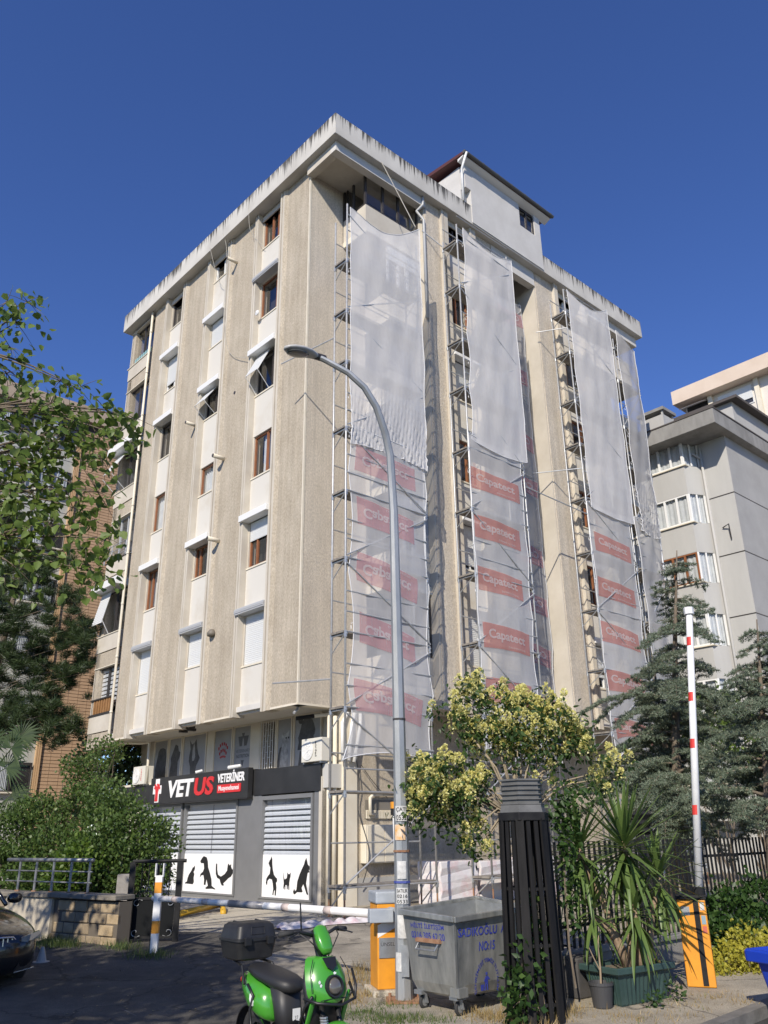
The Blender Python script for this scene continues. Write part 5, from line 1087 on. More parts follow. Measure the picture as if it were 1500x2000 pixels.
put_text(mb, 'HİLTİ İLETİŞİM', lambda a, b, q: face_short(.74-.54*a, ZR-.165+.075*b), 0, .01); mb.build('stencil', BLUE, t); mb = MB(); put_text(mb, '0216 305 62 20', lambda a, b, q: face_short(.74-.54*a, ZR-.26+.07*b), 0, .01)
arcw = 'ŞEHRİMİZİ TEMİZ TUTALIM'
V, F, _ = text(arcw, 0, .01)
def arcmap(a, b):
    an = math.radians(200-220*a); r_ = .17+.05*b; return face_long(.58+r_*.95*math.cos(an), ZR-.72+r_*1.25*math.sin(an))
mb.build('stencil', BLUE, t); mb = MB(); mb.add([arcmap(p[0], p[1]) for p in V], F); mb.build('stencil', BLUE, t); mb = MB()
for poly in ([(0, 0), (.08, 0), (.1, .3), (.14, .3), (.16, 0), (.24, 0), (.2, .55), (.3, .5), (.32, .56), (.18, .72), (.06, .68), (-.02, .45), (.04, .42), (.06, .5)], [(-.2, 0), (-.06, 0), (-.03, .3), (-.23, .3)], [(.07, .76), (.17, .76), (.17, .9), (.07, .9)]):
    mb.prism(poly, lambda a, b, t_: face_long(.54+a*.26, ZR-.78+b*.2)+Vector((0, -sgn_*t_, 0)), 0, .002)
mb.build('stencil', BLUE, t)
# --- black slatted column with grey ribbed collar
g = Vector((1.55, 10.12, gz(10.1)))
t = thing('slatted_column', 'black slatted hexagonal column with a grey ribbed collar beside the dumpster', 'column', g, rz=math.radians(12))
R0_, R1_ = .315, .275
def hexp(k, r, f=0.0):
    a = math.radians(60*k+30-90); b = math.radians(60*(k+1)+30-90); p = Vector((r*math.cos(a), r*math.sin(a), 0)); q = Vector((r*math.cos(b), r*math.sin(b), 0)); return p.lerp(q, f)
SL = mat('black_slat', (.009, .009, .009), .65, col2=(.018, .017, .017), scale=5, stretch=(4, 4, .5), spec=.18)
for k in range(6):
    for f, w_ in ((0, .09), (.34, .046), (.67, .046)):
        p = hexp(k, R0_, f); q = hexp(k, R1_, f); nrm = Vector((p.x, p.y, 0)).normalized(); tn = Vector((-nrm.y, nrm.x, 0))
        if f: m2 = math.radians(60*k+60-90); nrm = Vector((math.cos(m2), math.sin(m2), 0)); tn = Vector((-nrm.y, nrm.x, 0))
        mb = MB(); a, b = p+Vector((0, 0, .0)), q+Vector((0, 0, 1.99))
        mb.hexa([a-tn*w_/2-nrm*.015, a+tn*w_/2-nrm*.015, a+tn*w_/2+nrm*.012, a-tn*w_/2+nrm*.012, b-tn*w_/2-nrm*.015, b+tn*w_/2-nrm*.015, b+tn*w_/2+nrm*.012, b-tn*w_/2+nrm*.012]); mb.build('slat', SL, t)
for z in (.17, .72, 1.27):
    mb = MB(); r = R0_-(R0_-R1_)*z/2-.025
    for k in range(6): mb.bar(hexp(k, r, 0)+Vector((0, 0, z)), hexp(k, r, 1)+Vector((0, 0, z)), .02, .03)
    mb.build('hoop', BLACK, t)
def hexring(r, z): return [hexp(k, r)+Vector((0, 0, z)) for k in range(6)]
mb = MB(); mb.loft([hexring(.305, 1.97), hexring(.305, 2.06)]); mb.build('top_band', BLACK, t, bevel=.008)
prof = [(.28, 2.06), (.26, 2.14)]
for i in range(5): z = 2.14+i*.052; prof += [(.268, z+.004), (.268, z+.014), (.240, z+.016), (.243, z+.05)]
prof += [(.265, 2.40), (.265, 2.42), (.22, 2.42), (.22, 2.25)]
mb = MB(); mb.loft([hexring(r, z) for r, z in prof]); mb.build('ribbed_collar', mat('collar_grey', (.10, .10, .095), .55, col2=(.14, .14, .135), scale=6), t)
# --- fence
FENY = -9.8
t = thing('picket_fence', 'black steel picket fence on a low concrete wall behind the yucca', 'fence', (-.5, FENY, 0), bf=True)
CW = mat('low_wall_concrete', (.20, .19, .17), .92, col2=(.29, .28, .255), scale=1.6, bump=.3)
mb = MB(); mb.box(-3.7, 9, FENY-.12, FENY+.12, -.35, .15); mb.build('low_wall', CW, t); mb = MB(); mb.box(-3.72, 9, FENY-.16, FENY+.16, .15, .21); mb.build('wall_cap', CW, t, bevel=.01)
ps = None
for i in range(int(11.5/.128)):
    x = -3.6+i*.128
    if ps is None: mb = MB(); mb.box(-.024, .024, -.007, .007, 0, 1.27); ps = mb.build('picket', BLACK, None); OFF[ps.name] = Vector(); ps.parent = t; ps.location = (x+.5, 0, .215)
    else: share(ps, t, (x+.5, random.uniform(-.003, .003), .215), rot=(0, random.uniform(-.006, .006), 0))
for z in (.45, 1.2): mb = MB(); mb.box(-3.7, 8.5, FENY+.012, FENY+.045, z, z+.04); mb.build('rail', BLACK, t)
t = thing('lantern_post', 'small black lantern post standing behind the picket fence under the cedar', 'lamp', b2w(.35, -9.1, 0))
p = b2w(.35, -9.1, 0)
mb = MB(); mb.box(p.x-.1, p.x+.1, p.y-.1, p.y+.1, 0, 1.55); mb.build('post', BLACK, t); mb = MB(); mb.lathe([(.09, 1.55), (.16, 1.6), (.16, 1.64), (.11, 1.66), (.16, 1.72), (.16, 1.76), (.11, 1.78), (.18, 1.86), (.05, 1.92)], (p.x, p.y, 0), 6); mb.build('lantern_head', BLACK, t)
# --- planter, pots, hose
g = gp(1258, 1965); 
t = thing('planter', 'large dark green ribbed plastic planter trough holding the yucca', 'planter', g, rz=math.radians(33))
PG = mat('planter_green', (.030, .060, .055), .45, col2=(.045, .08, .072), scale=4)
def trough(z, hx, hy, rib=0):
    r = []; n = 24
    for side in range(4):
        for i in range(n):
            u = -1+2*i/n; rr = rib*(1 if i % 2 else -1) if abs(u) < .8 else 0
            c = [(u*hx, -hy-rr), (hx+rr, u*hy), (-u*hx, hy+rr), (-hx-rr, -u*hy)][side]; r.append(Vector((c[0]+.12, c[1]+.3, z)))
    return r
mb = MB(); mb.loft([trough(0, .36, .20), trough(.02, .37, .21, .004), trough(.33, .44, .255, .005)]); mb.build('trough', PG, t)
mb = MB(); mb.loft([trough(.32, .47, .285), trough(.335, .485, .30), trough(.385, .485, .30), trough(.395, .475, .29), trough(.395, .445, .26), trough(.33, .43, .25)], caps=False); mb.build('rim', PG, t)
mb = MB(); mb.add(trough(.345, .44, .255), [tuple(range(96))]); mb.build('soil', DIRT, t)
PLC = (Matrix.Translation(g) @ Matrix.Rotation(math.radians(33), 4, 'Z')) @ Vector((.12, .3, .34))
g = gp(1178, 1968); POT = g
t = thing('plant_pot', 'small round dark grey plastic pot with a bare twig in it', 'pot', g, rz=0)
mb = MB(); mb.lathe([(.10, 0), (.105, .01), (.13, .22), (.14, .225), (.14, .255), (.128, .255), (.122, .2)], (0, 0, 0), 24); mb.build('pot_body', mat('pot_grey', (.05, .05, .052), .55), t, smooth=False); mb = MB(); mb.lathe([(.124, .205), (0, .21)], (0, 0, 0), 16); mb.build('soil', DIRT, t)
t = thing('twig', 'bare dry twig standing in the small grey pot', 'plant', g, rz=0)
mb = MB(); mb.tube([(0, 0, .2), (.01, 0, .4), (.005, .0, .62), (.03, .01, .72)], [.012, .011, .009, .005], 6); mb.tube([(.008, 0, .36), (-.06, -.02, .5), (-.1, -.02, .6)], [.008, .006, .004], 5); mb.tube([(.006, 0, .6), (-.03, 0, .72)], [.006, .003], 5); mb.build('stem', mat('twig_bark', (.30, .23, .15), .9), t)
g = gp(1135, 1945)
t = thing('concrete_block', 'dark square block standing against the low wall behind the slatted column', 'block', g, rz=math.radians(38))
mb = MB(); mb.box(-.2, .2, -.15, .15, 0, .42); mb.build('block_body', mat('block_grey', (.055, .052, .05), .8, col2=(.09, .085, .08), scale=4, bump=.3), t, bevel=.015)
t = thing('hose', 'orange red hose lying in a curve behind the small pot', 'hose', gp(1160, 1925))
P = [gp(1120, 1925)+Vector((0, .2, .36)), gp(1150, 1920)+Vector((0, .1, .30)), gp(1175, 1910)+Vector((0, 0, .34)), gp(1200, 1885)+Vector((0, -.2, .38))]
mb = MB(); mb.tube(P, .018, 8); mb.build('hose_length', mat('hose_orange', (.55, .13, .05), .5), t, smooth=True)
t = thing('hose', 'black hose lying behind the small pot near the low wall', 'hose', gp(1150, 1930))
P = [gp(1105, 1920)+Vector((0, .1, .42)), gp(1150, 1918)+Vector((0, .12, .36)), gp(1190, 1905)+Vector((0, .1, .40))]
mb = MB(); mb.tube(P, .014, 8); mb.build('hose_length', BLACK, t, smooth=True)
# --- blue bin at the right edge
g = gp(1572, 1985)
t = thing('plastic_bin', 'bright blue plastic bin cut by the right edge of the picture', 'bin', g, rz=math.radians(25))
BB_ = mat('bin_blue', (.012, .045, .40), .38)
def rr_(hx, hy, z, c=.06):
    P = []
    for cx, cy, a0 in ((hx-c, hy-c, 0), (-hx+c, hy-c, 90), (-hx+c, -hy+c, 180), (hx-c, -hy+c, 270)):
        for i in range(5): a = math.radians(a0+22.5*i); P.append(Vector((cx+c*math.cos(a), cy+c*math.sin(a), z)))
    return P
mb = MB(); mb.loft([rr_(.19, .24, .08), rr_(.26, .32, .52)]); mb.build('bin_body', BB_, t, smooth=False)
mb = MB(); mb.loft([rr_(.33, .40, .50), rr_(.335, .405, .51), rr_(.335, .405, .60), rr_(.32, .39, .62), rr_(.29, .36, .62), rr_(.27, .34, .5)], caps=False); mb.build('rim', BB_, t)
for sx in (-.15, .15): mb = MB(); mb.torus((sx, .2, .08), .06, .02, 'y', 16, 6); mb.build('wheel', BLACK, t)
# --- stone wall with railing, gate, concrete post on the left
W0, W1 = Vector((-9.6, 18.9, 0)), Vector((-4.45, 15.35, 0)); wd = (W1-W0).normalized(); wn = Vector((wd.y, -wd.x, 0))
if wn.y > 0: wn = -wn
t = thing('stone_wall', 'low garden wall of yellowish stone blocks with a grey coping', 'wall', ((W0+W1)/2))
SANDS = [mat('sandstone_%s' % n_, c, .92, col2=c2, scale=5, bump=.6, bscale=18) for n_, c, c2 in (('pale', (.38, .30, .19), (.30, .22, .13)), ('warm', (.34, .25, .14), (.42, .33, .21)), ('dull', (.30, .24, .16), (.22, .17, .11)))]
LW = (W1-W0).length; HB = .62
mb = MB(); c0 = W0+wn*-.02; c1 = W1+wn*-.02; mb.bar(c0+Vector((0, 0, .25)), c1+Vector((0, 0, .25)), .26, .72); mb.build('mortar', mat('wall_mortar', (.13, .11, .085), .95), t)
row = 0; z = -.10
for row in range(4):
    hgt = (.19, .18, .17, .18)[row]; s = LW-(row % 2)*.1
    while s > .02:
        w_ = random.uniform(.26, .5)
        if LW-3.25 < s-w_*.5 < LW-1.75: s -= w_; continue
        a = W0+wd*max(0, s-w_+.02); b = W0+wd*s; dp = .12+random.uniform(-.012, .02)
        mb = MB(); mb.hexa([a+wn*.05+Vector((0, 0, z)), b+wn*.05+Vector((0, 0, z)), b+wn*dp+Vector((0, 0, z)), a+wn*dp+Vector((0, 0, z)), a+wn*.05+Vector((0, 0, z+hgt-.02)), b+wn*.05+Vector((0, 0, z+hgt-.02)), b+wn*dp+Vector((0, 0, z+hgt-.02)), a+wn*dp+Vector((0, 0, z+hgt-.02))])
        mb.build('stone', random.choice(SANDS), t, bevel=.012); s -= w_
    z += hgt
a = W0+wd*(LW-3.2); b = W0+wd*(LW-1.78)
mb = MB(); mb.hexa([a+Vector((0, 0, -.1)), b+Vector((0, 0, -.1)), b+wn*.17+Vector((0, 0, -.1)), a+wn*.17+Vector((0, 0, -.1)), a+Vector((0, 0, .64)), b+Vector((0, 0, .64)), b+wn*.16+Vector((0, 0, .64)), a+wn*.16+Vector((0, 0, .64))]); mb.build('rendered_patch', mat('patch_render', (.42, .37, .28), .92, col2=(.5, .45, .36), scale=2.5, bump=.3), t)
for i in range(7):
    a = W0+wd*(LW*i/7+.01); b = W0+wd*(LW*(i+1)/7); mb = MB(); mb.bar(a+Vector((0, 0, .67+random.uniform(-.01, .01))), b+Vector((0, 0, .67+random.uniform(-.01, .01))), .42, .08); mb.build('coping_stone', mat('coping', (.15, .135, .11), .92, col2=(.24, .215, .175), scale=5, bump=.5), t, bevel=.015)
RAILM = mat('railing_steel', (.20, .20, .20), .5, .5, col2=(.30, .30, .295), scale=5)
t = thing('railing', 'grey steel handrail on five posts on top of the stone wall', 'railing', W0+wd*(LW-2.2)+Vector((0, 0, .71)))
ra = LW-3.55; rb = LW-.95
for i in range(5):
    s = ra+.42+(rb-ra-.5)*i/4; p = W0+wd*s
    mb = MB(); mb.tube([p+Vector((0, 0, .7)), p+Vector((0, 0, 1.22))], .024, 8); mb.build('post', RAILM, t); mb = MB(); mb.tube([p+Vector((0, 0, .7)), p+Vector((0, 0, .73))], .05, 8); mb.build('post_foot', RUST, t)
for z_, r_ in ((1.25, .034), (1.06, .013), (.88, .013)): mb = MB(); mb.tube([W0+wd*ra+Vector((0, 0, z_)), W0+wd*rb+Vector((0, 0, z_))], r_, 8); mb.build('rail', RAILM, t, smooth=True)
# gate
G0 = gp(246, 1842); G1 = gp(342, 1840); gdv = (G1-G0); gl = gdv.length; gdn = gdv.normalized(); gnn = Vector((gdn.y, -gdn.x, 0))
t = thing('garden_gate', 'black iron garden gate with solid lower panel and scrolls beside the striped post', 'gate', G0)
def gb(s0, s1, z0, z1, d0=-.02, d1=.02):
    P = [G0+gdn*s+gnn*d+Vector((0, 0, z)) for z in (z0, z1) for s, d in ((s0, d0), (s1, d0), (s1, d1), (s0, d1))]; return P
for s0, s1 in ((-.04, .05), (gl-.05, gl+.04)): mb = MB(); mb.hexa(gb(s0, s1, 0, 1.26, -.04, .04)); mb.build('gate_post', BLACK, t)
mb = MB(); mb.tube([G0+Vector((0, 0, 1.27)), G1+gdn*.1+Vector((0, 0, 1.27))], .03, 8); mb.build('top_rail', BLACK, t)
mb = MB(); mb.hexa(gb(.05, gl-.05, .66, .70)); mb.hexa(gb(.05, gl-.05, .06, .10)); mb.build('cross_rail', BLACK, t)
mb = MB(); mb.hexa(gb(.06, gl-.06, .1, .66, -.006, .006)); mb.build('solid_panel', mat('gate_panel', (.008, .009, .010), .7, spec=.15), t)
for i in range(5): s = .05+(gl-.1)*(i+1)/6; mb = MB(); mb.tube([G0+gdn*s+Vector((0, 0, .7)), G0+gdn*s+Vector((0, 0, 1.25))], .011, 6); mb.build('bar', BLACK, t)
SCR = mat('silver_scroll', (.35, .36, .36), .4, .5)
for cs, cz, sx, sz in ((.14, .60, 1, -1), (gl-.14, .60, -1, -1), (.14, .16, 1, 1), (gl-.14, .16, -1, 1)):
    mb = MB(); pts = [G0+gdn*(cs+sx*(.015+.011*k)*math.cos(k*.62)*.9)+gnn*-.012+Vector((0, 0, cz+sz*(.015+.011*k)*math.sin(k*.62)*.7)) for k in range(10)]; mb.tube([p-gnn*-.024*0+gnn*.026 for p in pts], .007, 5); mb.tube([p-gnn*.004 for p in pts], .007, 5); mb.build('scroll', SCR, t)
for i in range(5): s = .05+(gl-.1)*(i+1)/6; c = G0+gdn*s+Vector((0, 0, .76)); mb = MB(); mb.tube([c+gdn*(.035*math.cos(q))+Vector((0, 0, .035*math.sin(q))) for q in np.linspace(0, 5.2, 10)], .006, 5); mb.build('scroll', BLACK, t)
mid = gp(292, 1862); mb = MB(); mb.box(mid.x-.03, mid.x+.03, mid.y+.06, mid.y+.12, mid.z, mid.z+1.28); mb.build('stop_post', BLACK, t)
g = gp(236, 1812)
t = thing('bollard', 'short weathered concrete post beside the black gate', 'post', g)
mb = MB(); mb.box(g.x-.13, g.x+.13, g.y-.13, g.y+.13, 0, .95); mb.build('post_body', mat('bollard_concrete', (.30, .28, .25), .9, col2=(.22, .20, .18), scale=5, bump=.3), t, bevel=.02)
g = gp(80, 1880)
t = thing('marker_cone', 'small pale grey cone half hidden behind the black car', 'cone', g)
mb = MB(); mb.lathe([(.12, 0), (.12, .015), (.075, .02), (.022, .21), (0, .21)], (g.x, g.y, g.z), 14); mb.build('cone_body', mat('cone_grey', (.42, .40, .36), .6), t)
# ================================================================== VEGETATION
def leaf_mesh(name, P, Dv, ln, wd, m, parent, up=None, droop=0.0, fold=.25, kind='stuff', shape=False):
    """many folded two-triangle leaves: P base points, Dv pointing directions"""
    n = len(P); P = np.asarray(P, float); Dv = np.asarray(Dv, float); Dv[:, 2] -= droop
    Dv /= np.linalg.norm(Dv, axis=1, keepdims=True)+1e-9
    R = rng.normal(size=(n, 3)); R[:, 2] += 0 if up is None else up
    S = np.cross(Dv, R); S /= np.linalg.norm(S, axis=1, keepdims=True)+1e-9; U = np.cross(S, Dv)
    ln = (np.asarray(ln)*np.ones(n))[:, None]*rng.uniform(.7, 1.25, (n, 1)); wd_ = (np.asarray(wd)*np.ones(n))[:, None]*rng.uniform(.75, 1.2, (n, 1))
    mid = P+Dv*ln*.45
    if shape:                                # fuller leaf outline: six corners round a midrib
        V = np.empty((n, 6, 3)); V[:, 0] = P; a1 = P+Dv*ln*.28; a2 = P+Dv*ln*.68
        V[:, 1] = a1+S*wd_+U*wd_*fold; V[:, 2] = a2+S*wd_*.72+U*wd_*fold*.6; V[:, 3] = P+Dv*ln-U*wd_*.2; V[:, 4] = a2-S*wd_*.72+U*wd_*fold*.6; V[:, 5] = a1-S*wd_+U*wd_*fold
        idx = np.arange(n)[:, None]*6
        F = np.concatenate([idx+np.array([[0, 1, 2]]), idx+np.array([[0, 2, 3]]), idx+np.array([[0, 3, 4]]), idx+np.array([[0, 4, 5]])], 1).reshape(-1, 3)
        return mesh_obj(name, V.reshape(-1, 3), F, m, parent, kind=kind)
    V = np.empty((n, 4, 3)); V[:, 0] = P; V[:, 1] = mid+S*wd_+U*wd_*fold; V[:, 2] = P+Dv*ln; V[:, 3] = mid-S*wd_+U*wd_*fold
    idx = np.arange(n)[:, None]*4
    F = np.concatenate([idx+np.array([[0, 1, 2]]), idx+np.array([[0, 2, 3]])], 1).reshape(-1, 3)
    return mesh_obj(name, V.reshape(-1, 3), F, m, parent, kind=kind)
def needles(name, P, Dv, ln, wd, m, parent, kind='stuff'):
    n = len(P); Dv = Dv/(np.linalg.norm(Dv, axis=1, keepdims=True)+1e-9); S = np.cross(Dv, rng.normal(size=(n, 3))); S /= np.linalg.norm(S, axis=1, keepdims=True)+1e-9
    V = np.empty((n, 3, 3)); w_ = wd*rng.uniform(.7, 1.3, (n, 1)); V[:, 0] = P-S*w_; V[:, 1] = P+S*w_; V[:, 2] = P+Dv*ln*rng.uniform(.7, 1.3, (n, 1))
    return mesh_obj(name, V.reshape(-1, 3), np.arange(n*3).reshape(-1, 3), m, parent, kind=kind)
def rdir(n): v = rng.normal(size=(n, 3)); return v/np.linalg.norm(v, axis=1, keepdims=True)
BARK = mat('bark', (.11, .085, .06), .95, col2=(.19, .155, .115), scale=7, bump=.9, bscale=22, bstretch=(1, 1, .3), stretch=(1, 1, .3))
LIND = foliage('linden_leaf', (.085, .14, .026), (.15, .22, .05), c3=(.21, .285, .085), trans=.4)
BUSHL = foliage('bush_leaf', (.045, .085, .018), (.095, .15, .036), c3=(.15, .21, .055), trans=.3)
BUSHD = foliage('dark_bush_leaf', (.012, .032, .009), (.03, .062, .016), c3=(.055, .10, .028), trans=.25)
PINE = foliage('pine_needle', (.022, .042, .014), (.05, .078, .025), c3=(.085, .115, .042), trans=.15)
CEDAR = foliage('cedar_needle', (.10, .135, .085), (.165, .20, .135), c3=(.25, .28, .19), trans=.2)
PRIVL = foliage('privet_leaf', (.020, .046, .012), (.05, .095, .022), c3=(.08, .13, .03), trans=.3)
FLOW = foliage('privet_flower', (.58, .56, .19), (.75, .72, .32), c3=(.84, .82, .48), trans=.4, rough=.8)
YUCL = foliage('yucca_leaf', (.07, .115, .028), (.12, .185, .05), c3=(.18, .245, .08), trans=.2, rough=.4)
EUON = foliage('golden_leaf', (.28, .27, .03), (.46, .42, .06), c3=(.12, .17, .03), trans=.3)
VINEL = foliage('vine_leaf', (.022, .055, .012), (.05, .10, .022), c3=(.09, .15, .035), trans=.3)
DRYG = foliage('dry_grass', (.24, .17, .07), (.36, .27, .12), c3=(.10, .15, .04), trans=.2)
GRASS = foliage('grass_blade', (.05, .09, .02), (.10, .15, .035), c3=(.28, .24, .10), trans=.25)
def limb(mb, a, b, r0, r1, bend=.12, n=5, seg=7):
    a = Vector(a); b = Vector(b); L_ = (b-a).length; o1 = Vector((random.uniform(-1, 1), random.uniform(-1, 1), random.uniform(-.3, 1)))*bend*L_
    pts = [a.lerp(b, i/n)+o1*math.sin(math.pi*i/n) for i in range(n+1)]; mb.tube(pts, [r0+(r1-r0)*i/n for i in range(n+1)], seg, caps=False); return pts
# --- leafy street tree on the left, its trunk out of the picture
t = thing('street_tree', 'leafy broadleaf street tree reaching in from the left edge', 'tree', (-8.2, 9.2, gz(9.2)-.1))
mb = MB(); mb.tube([(-8.2, 9.2, -.3), (-8.1, 9.25, 2.2), (-7.9, 9.3, 4.2), (-7.7, 9.4, 6.5)], [.2, .16, .13, .09], 10); mb.build('trunk', BARK, t, smooth=True)
tips = [(262, 832, 10), (225, 862, 10), (205, 812, 10.1), (190, 870, 10.2), (150, 770, 10.3), (115, 755, 10), (100, 800, 9.8), (60, 790, 9.9), (30, 640, 10.2), (52, 600, 10.3), (12, 600, 10), (18, 690, 10), (160, 830, 10.2), (130, 860, 9.8), (90, 860, 9.7), (40, 850, 9.8), (10, 740, 10), (150, 905, 10), (195, 905, 9.9), (80, 920, 9.8), (30, 920, 9.9), (120, 950, 9.9), (165, 970, 9.9), (190, 975, 9.8), (60, 975, 9.7), (20, 990, 9.8), (140, 1005, 9.8), (185, 1030, 9.8), (205, 1065, 9.8), (165, 1085, 9.7), (195, 1135, 9.7), (175, 1120, 9.75), (100, 1030, 9.8), (50, 1040, 9.7), (8, 1060, 9.7), (25, 1120, 9.6), (0, 900, 9.6), (0, 820, 9.7), (240, 820, 10.1), (5, 1140, 9.5), (70, 890, 10.4), (110, 895, 10.4), (20, 1030, 10.3), (80, 1000, 10.3), (5, 960, 10.3), (135, 830, 10.5), (45, 760, 10.4)]
LP, LD = [], []; mb = MB(); C0 = Vector((-7.8, 9.4, 5.6))
hubs = [at(-60, y, 9.9) for y in (680, 800, 900, 980, 1060)]
for h in hubs: limb(mb, C0+Vector((0, 0, random.uniform(-1.2, .6))), h, .07, .035, .05)
for (px, py, Y) in tips:
    p = at(px, py, Y); hb_ = min(hubs, key=lambda q: (q-p).length+abs(q.z-p.z-.2)); limb(mb, hb_, p+Vector((0, 0, .1)), .022, .006, .08, 5, 5)
    n = random.randint(21, 33); c = np.array(p); q = c+rng.normal(size=(n, 3))*np.array([.17, .22, .12]); LP.append(q)
    for e_ in q[::4]: mb.tube([p.lerp(Vector(e_), -.1)+Vector((0, 0, .1)), p.lerp(Vector(e_), .5)+Vector((0, 0, .06)), Vector(e_)], [.006, .004, .002], 4, caps=False)
    LD.append(rdir(n)*.9+np.array([.25, 0, -.55]))
    m_ = np.array(hb_); k = int(5*(p-hb_).length)+3; f = rng.uniform(.35, .95, (k, 1)); LP.append(m_+(c-m_)*f+rng.normal(size=(k, 3))*.09); LD.append(rdir(k)+np.array([0, 0, -.4]))
for i in range(16):                      # crown outside the frame
    c = np.array([random.uniform(-9.5, -6.6), random.uniform(7.6, 10.4), random.uniform(5.2, 7.4)]); n = 50
    LP.append(c+rng.normal(size=(n, 3))*.4); LD.append(rdir(n)+np.array([0, 0, -.4])); limb(mb, C0, c, .05, .008, .1, 4, 5)
mb.build('branch', BARK, t, smooth=True)
leaf_mesh('foliage', np.concatenate(LP), np.concatenate(LD),   .125, .05, LIND, t, up=1.2, shape=True)
# --- street trees behind the viewer: their shade lies over the street
def shade_tree(x, y, zc, rx, ry, rz, n, lab, seed):
    t = thing('street_tree', lab, 'tree', (x, y, -.36)); r = np.random.default_rng(seed)
    mb = MB(); mb.tube([(x, y, -.4), (x+.1, y, 2), (x, y+.1, zc)], [.22, .17, .1], 8); LP = []
    cl = r.normal(size=(int(n/60), 3)); cl /= np.linalg.norm(cl, axis=1, keepdims=True); cl = cl*r.uniform(.25, 1, (len(cl), 1))**.5*np.array([rx, ry, rz])+np.array([x, y, zc])
    for c in cl: LP.append(c+r.normal(size=(60, 3))*.34); limb(mb, (x, y, zc-1), c, .05, .01, .1, 3, 5)
    mb.build('trunk', BARK, t, smooth=True); P = np.concatenate(LP); leaf_mesh('foliage', P, rdir(len(P)), .17, .07, LIND, t, up=1)
shade_tree(-6.9, 2.5, 6.6, 2.7, 2.5, 2.2, 8000, 'broadleaf street tree left of the viewer shading the road', 3)
shade_tree(-10.8, 3.4, 6.6, 2.8, 2.7, 2.4, 8000, 'broadleaf street tree beside the parked black car', 5)
# --- bushes behind the stone wall
def bush(name, label, blobs, n, ln, wd, m, z0=0, cat='bush', stems=True, up=.6, group=None):
    c = np.mean([b[:3] for b in blobs], 0); t = thing(name, label, cat, (c[0], c[1], z0), group=group); LP = []; LD = []
    mb = MB(); vol = np.array([b[3]*b[4]*b[5] for b in blobs])**.67; vol = vol/vol.sum()
    for b, v in zip(blobs, vol):
        k = int(n*v); d = rdir(k); r = rng.uniform(.25, 1, (k, 1))**.33
        lump = 1+.16*np.sin(d[:, :1]*7+b[0]*3)+.14*np.sin(d[:, 1:2]*9+b[1])+.14*np.sin(d[:, 2:]*8+b[0]); 
        P = np.array(b[:3])+d*r*lump*np.array(b[3:6]); P += rng.normal(size=P.shape)*.05; ok = P[:, 2] > z0; LP.append(P[ok]); LD.append(d[ok]*.7+rdir(ok.sum())*.8+np.array([0, 0, .15]))
        for i in range(7 if stems else 2): limb(mb, (b[0]+random.uniform(-.3, .3), b[1], z0), np.array(b[:3])+rdir(1)[0]*np.array(b[3:6])*.85, .03 if stems else .006, .006 if stems else .003, .08, 4, 5)
    mb.build('stem', BARK, t, smooth=True); return t, leaf_mesh('foliage', np.concatenate(LP), np.concatenate(LD), ln, wd, m, t, up=up)
def bl_(px, py, Y, rx, ry, rz): p = at(px, py, Y); return (p.x, p.y, p.z, rx, ry, rz)
bush('bush', 'big dense green bush beside the clinic windows above the railing', [bl_(235, 1640, 19.6, .95, .9, .85), bl_(270, 1660, 19.0, .75, .8, .75), bl_(200, 1690, 18.9, .9, .8, .8), bl_(255, 1720, 18.8, .75, .7, .6), bl_(210, 1570, 20.2, .55, .6, .5), bl_(170, 1720, 18.6, .8, .7, .55)], 17000, .085, .032, BUSHL)
bush('bush', 'darker broad bush at the left edge behind the stone wall', [bl_(40, 1640, 20.5, 1.0, .9, .85), bl_(85, 1600, 21.0, .6, .7, .6), bl_(100, 1680, 19.6, .8, .8, .75), bl_(10, 1710, 19.8, .9, .8, .7), bl_(80, 1730, 19.0, .75, .7, .5)], 14000, .085, .032, BUSHL)
bush('bush', 'small bright yellow green bush low between the two big bushes', [bl_(150, 1690, 18.2, .42, .3, .4), bl_(120, 1720, 18.1, .3, .3, .3)], 1500, .1, .04, foliage('bright_leaf', (.07, .13, .02), (.13, .21, .03), c3=(.19, .26, .05), trans=.45))
bush('tree', 'slender pale green tree standing before the brick tile wall', [bl_(175, 1510, 24, .45, .4, .5), bl_(140, 1500, 24, .28, .3, .35), bl_(205, 1470, 25, .5, .5, .45), bl_(165, 1560, 23.6, .5, .4, .5), bl_(150, 1570, 23.6, .4, .4, .5)], 2600, .10, .036, BUSHL, cat='tree')
bush('tree', 'dark tree in the gap under the concrete overhang', [bl_(215, 1480, 31, 1.1, 1, .9), bl_(265, 1500, 32, 1.3, 1, 1.3), bl_(230, 1560, 31, 1.4, 1, 1.2), bl_(285, 1460, 33, 1.2, 1, .9)], 6500, .16, .06, BUSHD, cat='tree')
